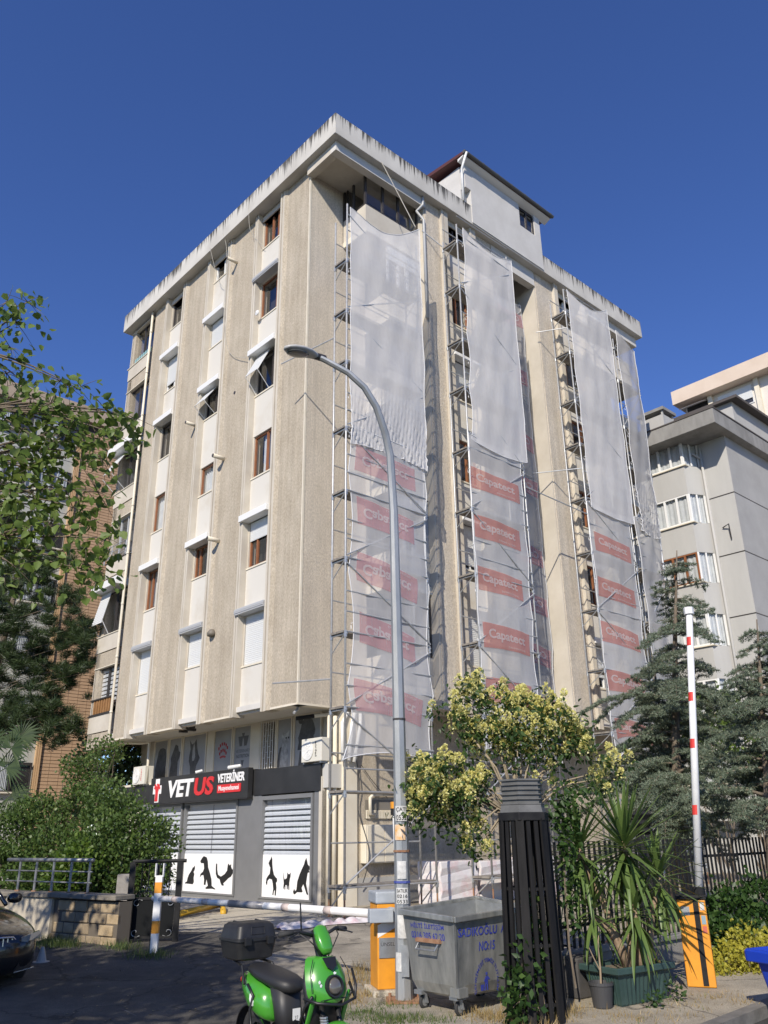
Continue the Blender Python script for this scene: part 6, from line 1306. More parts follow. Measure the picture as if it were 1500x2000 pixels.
# --- pine at the left
t = thing('pine_tree', 'dark pine tree with long needles left of the beige block', 'tree', (-14.9, 31, 0))
mb = MB(); mb.tube([(-15.0, 31, 0), (-14.9, 31, 5), (-14.5, 31, 9), (-14.2, 31, 12.4)], [.25, .2, .13, .04], 9); NP = []; ND = []
pt = [(40, 1100, 1), (100, 1100, 1), (25, 1150, 1), (75, 1150, 1), (130, 1180, 1), (50, 1200, 1), (105, 1215, 1), (160, 1230, 1), (20, 1230, 1), (70, 1260, 1), (130, 1260, 1), (175, 1265, 1), (35, 1290, 1), (95, 1300, 1), (150, 1300, 1), (60, 1330, 1), (120, 1340, 1), (165, 1315, 1), (15, 1350, 1), (90, 1375, 1), (40, 1390, 1), (120, 1430, .8), (145, 1420, .7), (90, 1425, .9), (55, 1435, .9), (20, 1420, 1), (0, 1180, 1), (0, 1290, 1), (5, 1400, 1), (95, 1110, .5), (42, 1075, .4), (140, 1215, .8), (110, 1390, .8), (0, 1110, .8), (70, 1110, .7)]
for px, py, s in pt:
    for q in range(3):
        p = at(px+random.uniform(-10, 10), py+random.uniform(-10, 10), 31+random.uniform(-1.3, 1.0)); z0 = max(1.5, p.z-.7)
        limb(mb, (-14.6, 31, z0), p, .022, .006, .06, 4, 4) if q == 0 else None; k = int(330*s); c = np.array(p); nt_ = 6
        for j in range(nt_):
            cc = c+rng.normal(size=3)*.29*s; d = rdir(k//nt_*2); d[:, 2] = np.abs(d[:, 2])*.9; NP.append(np.tile(cc, (len(d), 1))+d*.03+rng.normal(size=d.shape)*.06); ND.append(d)
mb.build('trunk', BARK, t, smooth=True); needles('foliage', np.concatenate(NP), np.concatenate(ND), .28, .011, PINE, t)
# --- fan palm at the left edge
t = thing('fan_palm', 'fan palm with dark spiky fronds at the left edge', 'palm', at(-40, 1700, 21)-Vector((0, 0, 1.2)))
c = at(-25, 1530, 21); mb = MB(); mb.tube([c-Vector((.1, 0, 3.6)), c-Vector((.05, 0, 1.5)), c], [.16, .14, .12], 9); mb.build('trunk', BARK, t, smooth=True)
for (px, py) in ((22, 1462), (40, 1440), (12, 1500), (22, 1552), (8, 1590), (-20, 1450), (-40, 1500), (-50, 1560)):
    e = at(px, py, 21+random.uniform(-.4, .2)); d = (e-c).normalized(); mb = MB(); mb.tube([c, c.lerp(e, .5)+Vector((0, 0, .06)), e], [.016, .012, .01], 5)
    sd = d.cross(Vector((0, -1, .2))).normalized(); nn = d.cross(sd).normalized()
    for k in range(19):
        a = math.radians(-110+220*k/18); dd = (d*math.cos(a)+sd*math.sin(a)).normalized(); s2 = nn.cross(dd).normalized()*.017; L_ = .62*(.8+.2*math.cos(a)); m2 = e+dd*L_*.5; tip_ = e+dd*L_+Vector((0, 0, -.12))
        mb.add([e, m2+s2, tip_, m2-s2], [(0, 1, 2), (0, 2, 3)])
    mb.build('frond', PINE, t)
# --- cedars on the right
def cedar(label, base, top, levels, n_need, seed, spread, trunk=.13, lean=(0, 0), bz=1.6):
    r = random.Random(seed); t = thing('cedar_tree', label, 'tree', base); base = Vector(base); top = Vector(top); mb = MB()
    mb.tube([base, base.lerp(top, .35)+Vector((lean[0], lean[1], 0)), base.lerp(top, .7), top], [trunk, trunk*.75, trunk*.4, .012], 9)
    NP = []; ND = []
    H = top.z-base.z
    for i in range(levels):
        f = i/levels; z = bz+(H-bz-.1)*f; c = base.lerp(top, z/H)+Vector((lean[0], lean[1], 0))*math.sin(math.pi*min(1, z/H))
        L_ = spread*(1-f)**.8*(.5+.7*r.random())+.15; nb = 4 if f < .8 else 3
        for k in range(nb):
            if r.random() < .22: continue
            a = r.uniform(0, 6.28); L_b = L_; L_ = L_b*r.uniform(.55, 1.15); d = Vector((math.cos(a), math.sin(a), 0)); rise = r.uniform(.05, .28)
            pts = [c+d*(L_*u)+Vector((0, 0, L_*(rise*u*1.6-.55*u*u))) for u in (0, .25, .5, .75, 1)]
            mb.tube(pts, [.028*(1-f)+.008, .02*(1-f)+.006, .012, .008, .004], 5, caps=False)
            m = int(n_need*L_)
            for u in np.linspace(.16, 1, max(3, int(L_*9))):
                j = min(3, int(u*4)); p = pts[j].lerp(pts[j+1], u*4-j); side = d.cross(Vector((0, 0, 1)))
                for sgn in (-1, 1):
                    tw = .34*(1-.55*u)*(.6+.7*r.random()); e = p+side*sgn*tw+d*tw*.55+Vector((0, 0, -tw*.45*r.random()))
                    mb.tube([p, e], [.005, .002], 3, caps=False)
                    kk = max(6, int(m/ (L_*18))); q = rng.uniform(0, 1, (kk, 1)); P = np.array(p)+(np.array(e)-np.array(p))*q; NP.append(P+rng.normal(size=P.shape)*.014); dd = rdir(kk); dd[:, 2] += .45; ND.append(dd)
            L_ = L_b
    mb.build('trunk', BARK, t, smooth=True); needles('foliage', np.concatenate(NP), np.concatenate(ND), .055, .0075, CEDAR, t)
cedar('tall blue green cedar rising behind the raised barrier boom', (5.35, 17.6, 0), at(1322, 1075, 17.6) , 27, 1500, 1, 2.2, lean=(.08, 0), bz=1.9)
cedar('cedar with bare leaning trunk at the right edge by the fence', gp(1475, 1830)+Vector((.1, -.6, 0)), at(1478, 1210, 15.6) , 24, 1500, 2, 1.9, trunk=.10, bz=1.75)
cedar('low spreading cedar filling the gap between the two taller cedars', (6.1, 18.6, 0), (6.0, 18.6, 5.3), 22, 1500, 4, 2.5, bz=1.6)
bush('tree', 'bright green tree far behind the cedars', [bl_(1380, 1400, 27, 1.2, 1, .9), bl_(1450, 1440, 27, 1.3, 1, .9)], 3000, .16, .06, LIND, cat='tree')
# --- flowering privet behind the column
t = thing('flowering_tree', 'small privet tree covered in cream yellow flower clusters above the dumpster', 'tree', (1.72, 11.35, gz(11.3)))
b0 = Vector((1.75, 11.4, gz(11.4))); mb = MB(); fk = Vector((1.68, 11.4, 1.75)); mb.tube([b0, Vector((1.72, 11.4, .8)), fk], [.05, .042, .035], 8)
lob = [(935, 1345, 11.5, 15), (890, 1385, 11.4, 11), (985, 1370, 11.6, 12), (1030, 1375, 11.5, 13), (1065, 1390, 11.4, 15), (1095, 1420, 11.4, 13), (1120, 1450, 11.5, 8), (1010, 1420, 11.3, 14), (960, 1420, 11.5, 12), (920, 1425, 11.4, 10), (1050, 1440, 11.3, 14), (1000, 1460, 11.5, 9), (945, 1475, 11.6, 5), (1130, 1435, 11.5, 8), (1085, 1470, 11.5, 6),
       (820, 1500, 11.2, 9), (860, 1500, 11.1, 13), (900, 1515, 11.2, 11), (830, 1540, 11.1, 11), (870, 1550, 11.1, 12), (910, 1550, 11.2, 8), (815, 1575, 11.1, 9), (860, 1585, 11.2, 7), (930, 1540, 11.3, 6), (925, 1600, 11.2, 6), (940, 1630, 11.2, 5), (930, 1655, 11.2, 4), (1070, 1505, 11.4, 2), (1075, 1540, 11.3, 2), (1180, 1490, 11.6, 5), (1205, 1500, 11.6, 4), (1150, 1520, 11.6, 4), (800, 1540, 11.2, 5)]
FP, FD, LP, LD = [], [], [], []
for px, py, Y, n in lob:
    p = at(px, py, Y); mid_ = fk.lerp(p, .45)+Vector((0, 0, .14)); mb.tube([fk, mid_, p-Vector((0, 0, .1))], [.02, .013, .006], 5)
    for i in range(int(n*1.25)):
        c = np.array(p)+rng.normal(size=3)*np.array([.12, .14, .10]); up_ = np.array([rng.normal()*.35, rng.normal()*.35-.1, 1.]); up_ /= np.linalg.norm(up_); h = rng.uniform(.08, .15)
        if rng.random() < .88:
            k = 74; q = rng.uniform(0, 1, (k, 1)); rad = (1-q)*.055+.008; dd = rdir(k); FP.append(c+up_*h*q+dd*rad); FD.append(dd+up_*.4)
        k = 9; LP.append(c-up_*.05+rng.normal(size=(k, 3))*.07); d = rdir(k); d[:, 2] -= .35; LD.append(d)
    for i in range(int(n*1.0)): LP.append((np.array(p)+rng.normal(size=3)*np.array([.19, .2, .17])-np.array([0, 0, .1]))[None]+rng.normal(size=(4, 3))*.05); LD.append(rdir(4)+np.array([0, 0, -.5]))
mb.build('trunk', mat('pale_bark', (.26, .21, .14), .9, col2=(.34, .28, .19), scale=8, bump=.4), t, smooth=True)
leaf_mesh('foliage', np.concatenate(LP), np.concatenate(LD), .085, .021, PRIVL, t, up=.8, shape=True); leaf_mesh('blossom', np.concatenate(FP), np.concatenate(FD),   .032, .0155, FLOW, t)
# --- vine beside the column and weeds at its foot
t = thing('climbing_vine', 'leafy green vine climbing between the black column and the yucca', 'vine', gp(1105, 1930))
c0 = at(1095, 1560, 10.75); pts = [at(x, y, 10.7) for x, y in ((1125, 1930), (1112, 1850), (1105, 1750), (1100, 1650), (1098, 1580))]
mb = MB(); mb.tube(pts, .012, 5); mb.build('stem', BARK, t); LP = []; LD = []
for x, y, n, sx in ((1098, 1570, 60, .07), (1105, 1610, 70, .08), (1108, 1650, 70, .08), (1110, 1690, 60, .07), (1112, 1740, 50, .06), (1118, 1790, 35, .05), (1140, 1540, 40, .1), (1160, 1555, 30, .08), (1120, 1585, 40, .08), (1085, 1600, 40, .06)):
    LP.append(np.array(at(x, y, 10.7))+rng.normal(size=(n, 3))*np.array([sx, .08, .12])); LD.append(rdir(n)+np.array([0, -.4, -.5]))
leaf_mesh('foliage', np.concatenate(LP), np.concatenate(LD), .075, .027, VINEL, t, up=1, shape=True)
bush('weed', 'green creeper growing through the foot of the slatted column', [(1.32, 9.86, .05, .13, .1, .22), (1.45, 9.85, .25, .08, .08, .22), (1.38, 9.9, -.1, .16, .1, .12), (1.6, 10.1, .5, .08, .1, .4)], 420, .085, .033, VINEL, z0=-.24, cat='weed', stems=False)
for lab, px, py, s in (('small green weed at the right foot of the green planter', 1318, 1952, .07), ('tiny weed with pale flowers in front of the green planter', 1280, 1968, .05)):
    g = gp(px, py); bush('weed', lab, [(g.x, g.y-.02, g.z+s, s, s, s*1.2)], 70, .05, .02, VINEL, z0=g.z, cat='weed', stems=False)
# --- yucca
t = thing('yucca', 'large spiky yucca with several trunks growing in the green planter', 'plant', PLC); 
YB = mat('yucca_bark', (.22, .155, .10), .95, col2=(.32, .235, .16), scale=8, bump=.8, bscale=20, bstretch=(1, 1, .4))
ylen = .62; leafm = []
for v_ in range(3):
    mb = MB(); n = 7; dr = (.05, .18, .34)[v_]; V = []
    for i in range(n+1):
        u = i/n; w_ = .021*(1-u)**.6*(.55+1.1*min(1, u*4)) if u < 1 else .0006; x = u; z = -dr*u*u
        V += [Vector((x*1.0, w_, z+.008)), Vector((x, 0, z)), Vector((x, -w_, z+.008))]
    F = []
    for i in range(n): F += [(i*3, i*3+1, i*3+4, i*3+3), (i*3+1, i*3+2, i*3+5, i*3+4)]
    mb.add(V, F); o = mb.build('leaf', YUCL, None, smooth=True); leafm.append(o)
heads = [(1218, 1640, 10.95, 100, .86, 1.0), (1130, 1645, 10.95, 70, .74, .85), (1285, 1700, 11.05, 50, .62, .9), (1238, 1765, 10.8, 48, .58, .8), (1155, 1760, 10.9, 40, .56, .8)]
roots = [at(1238, 1895, PLC.y), at(1228, 1895, PLC.y), at(1265, 1900, PLC.y+.05), at(1255, 1895, PLC.y-.02), at(1232, 1892, PLC.y+.02)]
used = set(); cnt = 0
for (px, py, Y, n, L_, s), rt in zip(heads, roots):
    h = at(px, py, Y); rt = Vector((rt.x, rt.y, PLC.z-.02)); b1 = rt.lerp(h, .5)+Vector((0, 0, .06)); low = h-Vector((0, 0, .18))
    mb = MB(); mb.tube([rt, rt.lerp(b1, .4), b1, low, h], [.062, .048, .038, .036, .02], 9); mb.build('trunk', YB, t, smooth=True)
    for i in range(n):
        f = (i+.5)/n; el = math.radians(82-(150*f)); az = i*2.39996+random.uniform(-.2, .2); d = Vector((math.cos(el)*math.cos(az), math.cos(el)*math.sin(az), math.sin(el)))
        yv = Vector((0, 0, 1)).cross(d); yv = yv.normalized() if yv.length > 1e-3 else Vector((0, 1, 0)); zv = d.cross(yv)
        src = leafm[0 if f < .35 else 1 if f < .7 else 2]; l2 = L_*random.uniform(.82, 1.12)*(1 if f > .1 else .8)
        base = h-Vector((0, 0, .22*f))-Vector(OFF[t.name]) if False else h-Vector((0, 0, .24*f))
        M4 = Matrix((d*l2, yv*random.uniform(.9, 1.2), zv*l2)).transposed().to_4x4(); M4.translation = base-PLC
        if src not in used: o = src; used.add(src); o.parent = t
        else: o = src.copy(); COL.objects.link(o); o.parent = t
        o.matrix_local = M4; cnt += 1
for lab, px, py in (('dry tuft of straw coloured leaves at the right end of the green planter', 1298, 1880),):
    c = Vector((PLC.x+.30, PLC.y+.12, PLC.z)); t2 = thing('dry_tuft', lab, 'plant', c); k = 90; P = np.array(c)+rng.normal(size=(k, 3))*np.array([.05, .05, .01]); d = rng.normal(size=(k, 3))*.35+np.array([0, 0, 1]); needles('blades', P, d, .24, .004, DRYG, t2)
# --- golden euonymus and dark shrub on the right
bush('bush', 'golden variegated shrub between the orange barrier and the blue bin', [bl_(1470, 1850, 13.0, .42, .3, .22), bl_(1430, 1885, 12.7, .28, .25, .18), bl_(1490, 1880, 12.6, .35, .3, .25), bl_(1415, 1905, 12.4, .15, .15, .1)], 3600, .055, .022, EUON, z0=-.24)
bush('bush', 'dark green shrub behind the orange barrier under the cedar trunk', [bl_(1430, 1780, 14.0, .40, .3, .34), bl_(1400, 1840, 13.6, .32, .25, .35), bl_(1490, 1770, 14.2, .35, .3, .4), bl_(1445, 1830, 13.6, .4, .3, .25)], 3000, .085, .035, VINEL, z0=-.1)
# --- grass and dry weeds
def tuft(name, label, spots, m, ln, n, spread, wd=.004):
    P = []; D = []
    for p in spots:
        q = np.array(p)+rng.normal(size=(n, 3))*np.array([spread, spread, 0]); q[:, 2] = [gz(y)+.0 for y in q[:, 1]]; P.append(q); d = rng.normal(size=(n, 3))*.45; d[:, 2] = np.abs(d[:, 2])+.7; D.append(d)
    o = needles(name, np.concatenate(P), np.concatenate(D), ln, wd, m, None); tag(o, label, 'grass'); return o
tuft('dry_grass', 'dry straw coloured grass round the foot of the slatted column', [gp(x, y) for x, y in ((990, 1990), (960, 1995), (940, 1985), (1030, 1998), (1060, 1996), (1090, 1985), (1110, 1975), (690, 1960), (720, 1945), (1010, 1975))], DRYG, .10, 130, .12)
tuft('grass', 'green grass patches on the soil left of the dumpster', [gp(x, y) for x, y in ((690, 1985), (720, 1978), (750, 1990), (780, 1995), (800, 1990), (850, 1995), (770, 1965), (740, 1998))], GRASS, .06, 150, .12)
tuft('grass', 'weedy grass along the foot of the stone wall', [gp(x, y) for x, y in ((85, 1845), (105, 1850), (120, 1845), (135, 1850), (100, 1838), (225, 1850), (245, 1855), (280, 1868), (310, 1870))], GRASS, .13, 150, .14)
tuft('dry_grass', 'scattered dry stalks on the pavement by the orange barrier', [gp(x, y) for x, y in ((1380, 1945), (1420, 1950), (1350, 1965), (1450, 1960), (1330, 1985), (1280, 1990), (1200, 1985), (1240, 1995))], DRYG, .06, 40, .16)
tuft('grass', 'thin weeds along the foot of the clinic corner by the scaffold', [gp(x, y) for x, y in ((640, 1785), (655, 1790), (672, 1788), (625, 1782), (690, 1790))], GRASS, .12, 60, .15)
tuft('dry_grass', 'dry brown grass beside the yellow barrier plinth', [gp(x, y) for x, y in ((715, 1915), (700, 1905), (725, 1930), (690, 1920), (705, 1895))], DRYG, .16, 60, .10)
# fallen leaves and grit
k = 260; P = np.empty((k, 3)); 
for i in range(k): q = gp(rng.uniform(120, 1480), rng.uniform(1800, 1998)); P[i] = (q.x, q.y, q.z+.012)
d = rdir(k); d[:, 2] = .05; o = leaf_mesh('litter', P, d, .035, .012, DRYG, None, up=8); tag(o, 'scattered dry leaf litter over the driveway and pavement', 'leaf litter')
t = thing('manhole_cover', 'pale worn patch with a round cover on the shaded road', 'manhole', gp(150, 1932)-Vector((0, 0, .06)))
g = gp(150, 1932); mb = MB(); mb.lathe([(.26, -.108), (.26, -.098), (0, -.096)], (g.x, g.y, g.z), 20); mb.build('cover', mat('cover_pale', (.30, .29, .27), .8, col2=(.16, .155, .15), scale=6), t)
# ================================================================== SCOOTER
SG = mat('scooter_green', (.055, .27, .026), .28, coat=.6)
SB = mat('scooter_black', (.014, .014, .015), .45); SBX = mat('box_black', (.013, .013, .014), .5, col2=(.022, .022, .022), scale=12, bump=.05, bscale=120)
RUB = mat('rubber', (.03, .03, .03), .8); SEATM = mat('seat_vinyl', (.02, .02, .021), .5, bump=.15, bscale=160)
hd = Vector((.64, -.768, 0)); fr = Vector((-.44, 7.72, 0)); c0 = fr-hd*.62
SC = thing('scooter', 'bright green electric scooter with a black top box parked in front', 'scooter', (c0.x, c0.y, gz(c0.y)), rz=math.atan2(hd.y, hd.x))
def ellring(c, ax, ay, rx, ry, n=16, p=2.6):
    r = []
    for k in range(n):
        t_ = 2*math.pi*k/n; cs, sn = math.cos(t_), math.sin(t_)
        r.append(Vector(c)+Vector(ax)*(rx*math.copysign(abs(cs)**(2/p), cs))+Vector(ay)*(ry*math.copysign(abs(sn)**(2/p), sn)))
    return r
XX, YY, ZZ = (1, 0, 0), (0, 1, 0), (0, 0, 1)
# front shield
rg = []
for z, w_, xf, dp in ((.575, .12, .585, .06), (.595, .175, .60, .09), (.655, .205, .60, .10), (.75, .205, .57, .09), (.83, .185, .53, .08), (.885, .155, .495, .07), (.905, .12, .48, .05)):
    ring = []
    for k in range(22):
        if k < 14: u = -1+2*k/13; ring.append(Vector((xf-.11*abs(u)**2.6, w_*u, z)))
        else: u = 1-2*(k-13)/9; ring.append(Vector((xf-.11-dp*(1-abs(u))*.6-.012, w_*.93*u, z)))
    rg.append(ring)
mb = MB(); mb.loft(rg); mb.build('front_shield', SG, SC, auto=True)
mb = MB(); mb.loft([ellring((.44, 0, .34), XX, YY, .06, .16), ellring((.44, 0, .58), XX, YY, .05, .19), ellring((.42, 0, .72), XX, YY, .05, .2), ellring((.38, 0, .85), XX, YY, .04, .15)]); mb.build('leg_shield', SB, SC, smooth=True)
hx = Vector((.594, 0, .70)); nx_ = Vector((.97, 0, .2)).normalized(); ty = Vector((-.2, 0, .97))
mb = MB(); mb.loft([ellring(hx-nx_*.02, YY, ty, .088, .088, 24, 2), ellring(hx+nx_*.012, YY, ty, .084, .084, 24, 2), ellring(hx+nx_*.012, YY, ty, .072, .072, 24, 2), ellring(hx+nx_*.002, YY, ty, .068, .068, 24, 2)]); o = mb.build('headlight', SB, SC, smooth=False)
mb = MB(); mb.loft([ellring(hx+nx_*.004, YY, ty, .07, .07, 24, 2), ellring(hx+nx_*.016, YY, ty, .045, .045, 24, 2), ellring(hx+nx_*.02, YY, ty, .01, .01, 24, 2)]); mb.build('lens', mat('headlight_glass', (.11, .10, .085), .1, coat=1), o, smooth=True)
mb = MB(); mb.add([(.49, -.07, .90), (.49, .07, .90), (.525, .05, .845), (.535, 0, .82), (.525, -.05, .845)], [(0, 1, 2, 3, 4)]); mb.add([(.505, -.07, .905), (.505, .07, .905), (.548, .05, .84), (.562, 0, .81), (.548, -.05, .84)], [(0, 4, 3, 2, 1)]); mb.f = mb.f[1:]
mb.build('vent_panel', SB, SC)
WLOGO = mat('logo_white', (.75, .76, .75), .5)
mb = MB(); mb.prism([(0, 0), (.02, .0), (.035, .018), (.03, .03), (.012, .028), (.014, .04), (-.005, .02)], lambda a, b, q: Vector((.577+q-.12*b, a*.7, .785+b*.5)), 0, .006); mb.build('small_emblem', WLOGO, SC)
for dz, yy_ in ((.70, -.125), (.725, -.14)):
    mb = MB(); mb.prism([(0, 0), (.02, .0), (.03, .02), (.015, .035), (-.005, .02)], lambda a, b, q: Vector((.562+q-.1*b, yy_+a*.6, dz+b*.7)), 0, .006); mb.build('decal', WLOGO, SC)
# cowl and handlebar
mb = MB(); mb.tube([(.43, 0, .84), (.36, 0, .98)], .045, 10); mb.build('steering_stem', SB, SC, smooth=True)
ax_ = Vector((.55, 0, -.83)).normalized(); ay_ = Vector((.83, 0, .55)).normalized(); cc = Vector((.42, 0, 1.03)); cs_ = .72
mb = MB(); mb.loft([ellring(cc-ax_*.12, YY, ay_, .03, .02), ellring(cc-ax_*.10, YY, ay_, .062, .034), ellring(cc, YY, ay_, .072, .045), ellring(cc+ax_*.08, YY, ay_, .064, .042), ellring(cc+ax_*.12, YY, ay_, .04, .025)]); mb.build('handlebar_cowl', SG, SC, smooth=True)
mb = MB(); mb.loft([ellring(cc-ax_*.10-ay_*.03, YY, ay_, .066, .03), ellring(cc+ax_*.02-ay_*.04, YY, ay_, .075, .035), ellring(cc+ax_*.1-ay_*.035, YY, ay_, .055, .035)]); mb.build('display_back', SB, SC, smooth=True)
for s in (-1, 1):
    mb = MB(); mb.tube([(.36, .07*s, 1.06), (.33, .2*s, 1.10), (.27, .34*s, 1.08)], .015, 8); mb.build('handlebar', SB, SC, smooth=True)
    mb = MB(); mb.tube([(.315, .235*s, 1.095), (.265, .35*s, 1.078)], .022, 10); mb.build('grip', RUB, SC, smooth=True)
    mb = MB(); mb.tube([(.36, .2*s, 1.10), (.40, .33*s, 1.06)], .006, 5); mb.build('brake_lever', SB, SC)
mb = MB(); mb.tube([(.34, -.17, 1.1), (.35, -.185, 1.2), (.345, -.19, 1.32)], .007, 6); mb.build('mirror_stalk', SB, SC)
mb = MB(); mb.tube([(.33, .2, 1.09), (.42, .16, 1.06), (.46, .08, .98), (.44, .04, .9)], .005, 5); mb.tube([(.33, -.2, 1.09), (.44, -.15, 1.03), (.46, -.06, .95), (.44, -.03, .9)], .005, 5); mb.build('brake_cables', SB, SC)
# wheels, fork, fenders
def wheel(x, parent):
    mb = MB(); mb.torus((x, 0, .205), .158, .05, 'y', 30, 10); o = mb.build('wheel', RUB, parent, smooth=True)
    mb = MB(); mb.lathe([(.13, -.035), (.125, -.02), (.03, -.03), (.03, .03), (.125, .02), (.13, .035)], (x, 0, .205), 24, 'y'); mb.build('rim', mat('rim_dark', (.05, .05, .052), .4, .5), o)
    mb = MB(); mb.torus((x, 0, .205), .125, .012, 'y', 30, 6); mb.build('rim_edge', WPAINT, o, smooth=True)
wheel(.66, SC); wheel(-.58, SC)
for s in (-1, 1): mb = MB(); mb.tube([(.50, .075*s, .58), (.66, .085*s, .2)], .022, 8); mb.build('fork_leg', SB, SC, smooth=True)
mb = MB()
for i in range(9): mb.lathe([(.032, 0), (.036, .008), (.032, .016)], (.545+.005*i, -.075, .47-.018*i), 8)
mb.build('spring', GALV, SC)
def fender(x, r, w_, a0, a1, m, name):
    mb = MB(); V = []
    def ff(u, v): a = math.radians(a0+(a1-a0)*u); q = math.radians(-80+160*v); rr = r+w_*.55*math.cos(q); return Vector((x+rr*math.cos(a), w_*math.sin(q), .205+rr*math.sin(a)))
    mb.grid(ff, 18, 8); o = mb.build(name, m, SC, smooth=True); md = o.modifiers.new('s', 'SOLIDIFY'); md.thickness = .006; return o
fender(.66, .205, .085, 20, 150, SG, 'front_fender'); fender(-.58, .215, .09, 40, 190, SB, 'rear_fender')
# floor, frame rails
mb = MB(); mb.loft([ellring((.38, 0, .30), YY, ZZ, .15, .035), ellring((.1, 0, .29), YY, ZZ, .17, .035), ellring((-.2, 0, .30), YY, ZZ, .15, .04)]); mb.build('floorboard', SB, SC, smooth=True)
for s in (-1, 1):
    rg = []
    for x, z, h in ((.54, .61, .05), (.48, .48, .055), (.40, .31, .055), (.32, .265, .05), (.1, .25, .045), (-.1, .25, .045), (-.2, .28, .05), (-.26, .33, .05)): rg.append(ellring((x, .175*s, z), YY, (.25, 0, .97), .022, h, 12, 3))
    mb = MB(); mb.loft(rg); mb.build('side_rail', SG, SC, smooth=True)
    mb = MB(); mb.tube([(.56, .2*s, .64), (.47, .205*s, .56), (.34, .205*s, .35), (.1, .205*s, .31), (-.12, .205*s, .32), (-.2, .215*s, .38), (-.24, .22*s, .30), (-.33, .22*s, .32), (-.36, .22*s, .44), (-.32, .215*s, .55), (-.42, .215*s, .63)], .013, 7); mb.build('crash_bar', SB, SC, smooth=True)
mb = MB(); mb.tube([(.50, .22, .70), (.62, .19, .60), (.68, 0, .575), (.62, -.19, .60), (.47, -.22, .62)], .012, 7); mb.tube([(.62, .19, .60), (.57, .235, .68), (.50, .245, .80)], .011, 7); mb.build('bumper_bar', SB, SC, smooth=True)
mb = MB(); mb.tube([(.585, -.13, .605), (.602, 0, .615), (.585, .13, .605)], .004, 5); mb.tube([(.555, .198, .66), (.51, .19, .80), (.475, .14, .895)], .0035, 5); mb.tube([(.555, -.198, .66), (.51, -.19, .80), (.475, -.14, .895)], .0035, 5); mb.build('panel_gap', SB, SC)
# seat, pedestal, rear body
mb = MB(); mb.loft([ellring((-.06, 0, .33), XX, YY, .10, .12), ellring((-.10, 0, .47), XX, YY, .09, .125), ellring((-.14, 0, .62), XX, YY, .12, .13)]); mb.build('seat_pedestal', mat('pedestal', (.028, .028, .03), .5), SC, smooth=True)
mb = MB(); mb.box(.015, .02, -.02, .055, .37, .47); mb.build('number_sticker', WLOGO, SC); mb = MB(); put_text(mb, '37', lambda a, b, q: Vector((.0205, -.0+.035*a, .385+.03*b)), 0); mb.build('sticker_text', SB, SC)
rg = []
for x, w_, zc, h in ((.03, .07, .63, .04), (-.02, .12, .64, .06), (-.12, .145, .655, .065), (-.25, .155, .675, .06), (-.42, .15, .70, .055), (-.58, .12, .725, .045), (-.66, .06, .73, .025)): rg.append(ellring((x, 0, zc), YY, ZZ, w_, h))
mb = MB(); mb.loft(rg); mb.build('seat', SEATM, SC, smooth=True)
rg = []
for x, w_, zc, h in ((-.18, .12, .47, .10), (-.22, .185, .48, .14), (-.32, .21, .50, .155), (-.46, .20, .53, .145), (-.60, .16, .58, .11), (-.72, .10, .63, .06), (-.76, .05, .65, .03)): rg.append(ellring((x, 0, zc), YY, (-.15, 0, .98), w_, h))
mb = MB(); mb.loft(rg); mb.build('rear_panel', SG, SC, smooth=True)
for s in (-1, 1):
    mb = MB(); mb.prism([(0, 0), (.03, .01), (.06, .05), (.055, .09), (.03, .07), (.035, .11), (.0, .07), (-.012, .03)], lambda a, b, q: Vector((-.33-a*s*-1*.9, s*(.196+q), .47+b)), 0, .02); mb.build('leaf_emblem', WLOGO, SC)
    mb = MB(); mb.tube([(-.50, .2*s, .62), (-.62, .16*s, .75), (-.85, .12*s, .78)], .012, 6); mb.build('rack_bar', SB, SC)
mb = MB(); mb.loft([ellring((-.80, 0, .62), YY, ZZ, .05, .03), ellring((-.83, 0, .61), YY, ZZ, .05, .03)]); mb.build('tail_light', mat('tail_red', (.35, .02, .02), .3), SC, smooth=True)
mb = MB(); mb.tube([(-.4, .12, .3), (-.58, .12, .2)], .035, 8); mb.tube([(-.4, -.12, .3), (-.58, -.12, .2)], .035, 8); mb.build('swing_arm', SB, SC, smooth=True)
mb = MB(); mb.tube([(-.15, .14, .3), (-.2, .2, .02)], .012, 6); mb.build('kickstand', SB, SC)
# top box
bx = -.80
def brr(hx_, hy_, z, c=.05, dx=0): 
    P = []
    for cx, cy, a0 in ((hx_-c, hy_-c, 0), (-hx_+c, hy_-c, 90), (-hx_+c, -hy_+c, 180), (hx_-c, -hy_+c, 270)):
        for i in range(5): a = math.radians(a0+22.5*i); P.append(Vector((bx+dx+cx+c*math.cos(a), cy+c*math.sin(a), z)))
    return P
mb = MB(); mb.loft([brr(.13, .15, .78), brr(.165, .19, .80), brr(.185, .215, .945)]); mb.build('top_box', SBX, SC, auto=True)
mb = MB(); mb.loft([brr(.195, .225, .945), brr(.195, .225, .965), brr(.185, .215, .97), brr(.165, .195, 1.07), brr(.14, .165, 1.095), brr(.08, .1, 1.10)]); o = mb.build('box_lid', SBX, SC, auto=True)
for y in (-.12, .12): 
    mb = MB(); mb.box(bx+.18, bx+.215, y-.035, y+.035, .91, .98); mb.build('latch', SB, SC, bevel=.006)
    mb = MB(); mb.tube([(bx+.155, y*1.1, 1.0), (bx+.13, y*1.05, 1.085), (bx-.08, y*1.0, 1.10)], .01, 6); mb.build('lid_rib', SBX, SC)
mb = MB(); mb.tube([(bx+.178, -.07, 1.0), (bx+.165, -.07, 1.06), (bx+.165, .07, 1.06), (bx+.178, .07, 1.0), (bx+.178, -.07, 1.0)], .006, 5); mb.build('lid_rib', SBX, SC)
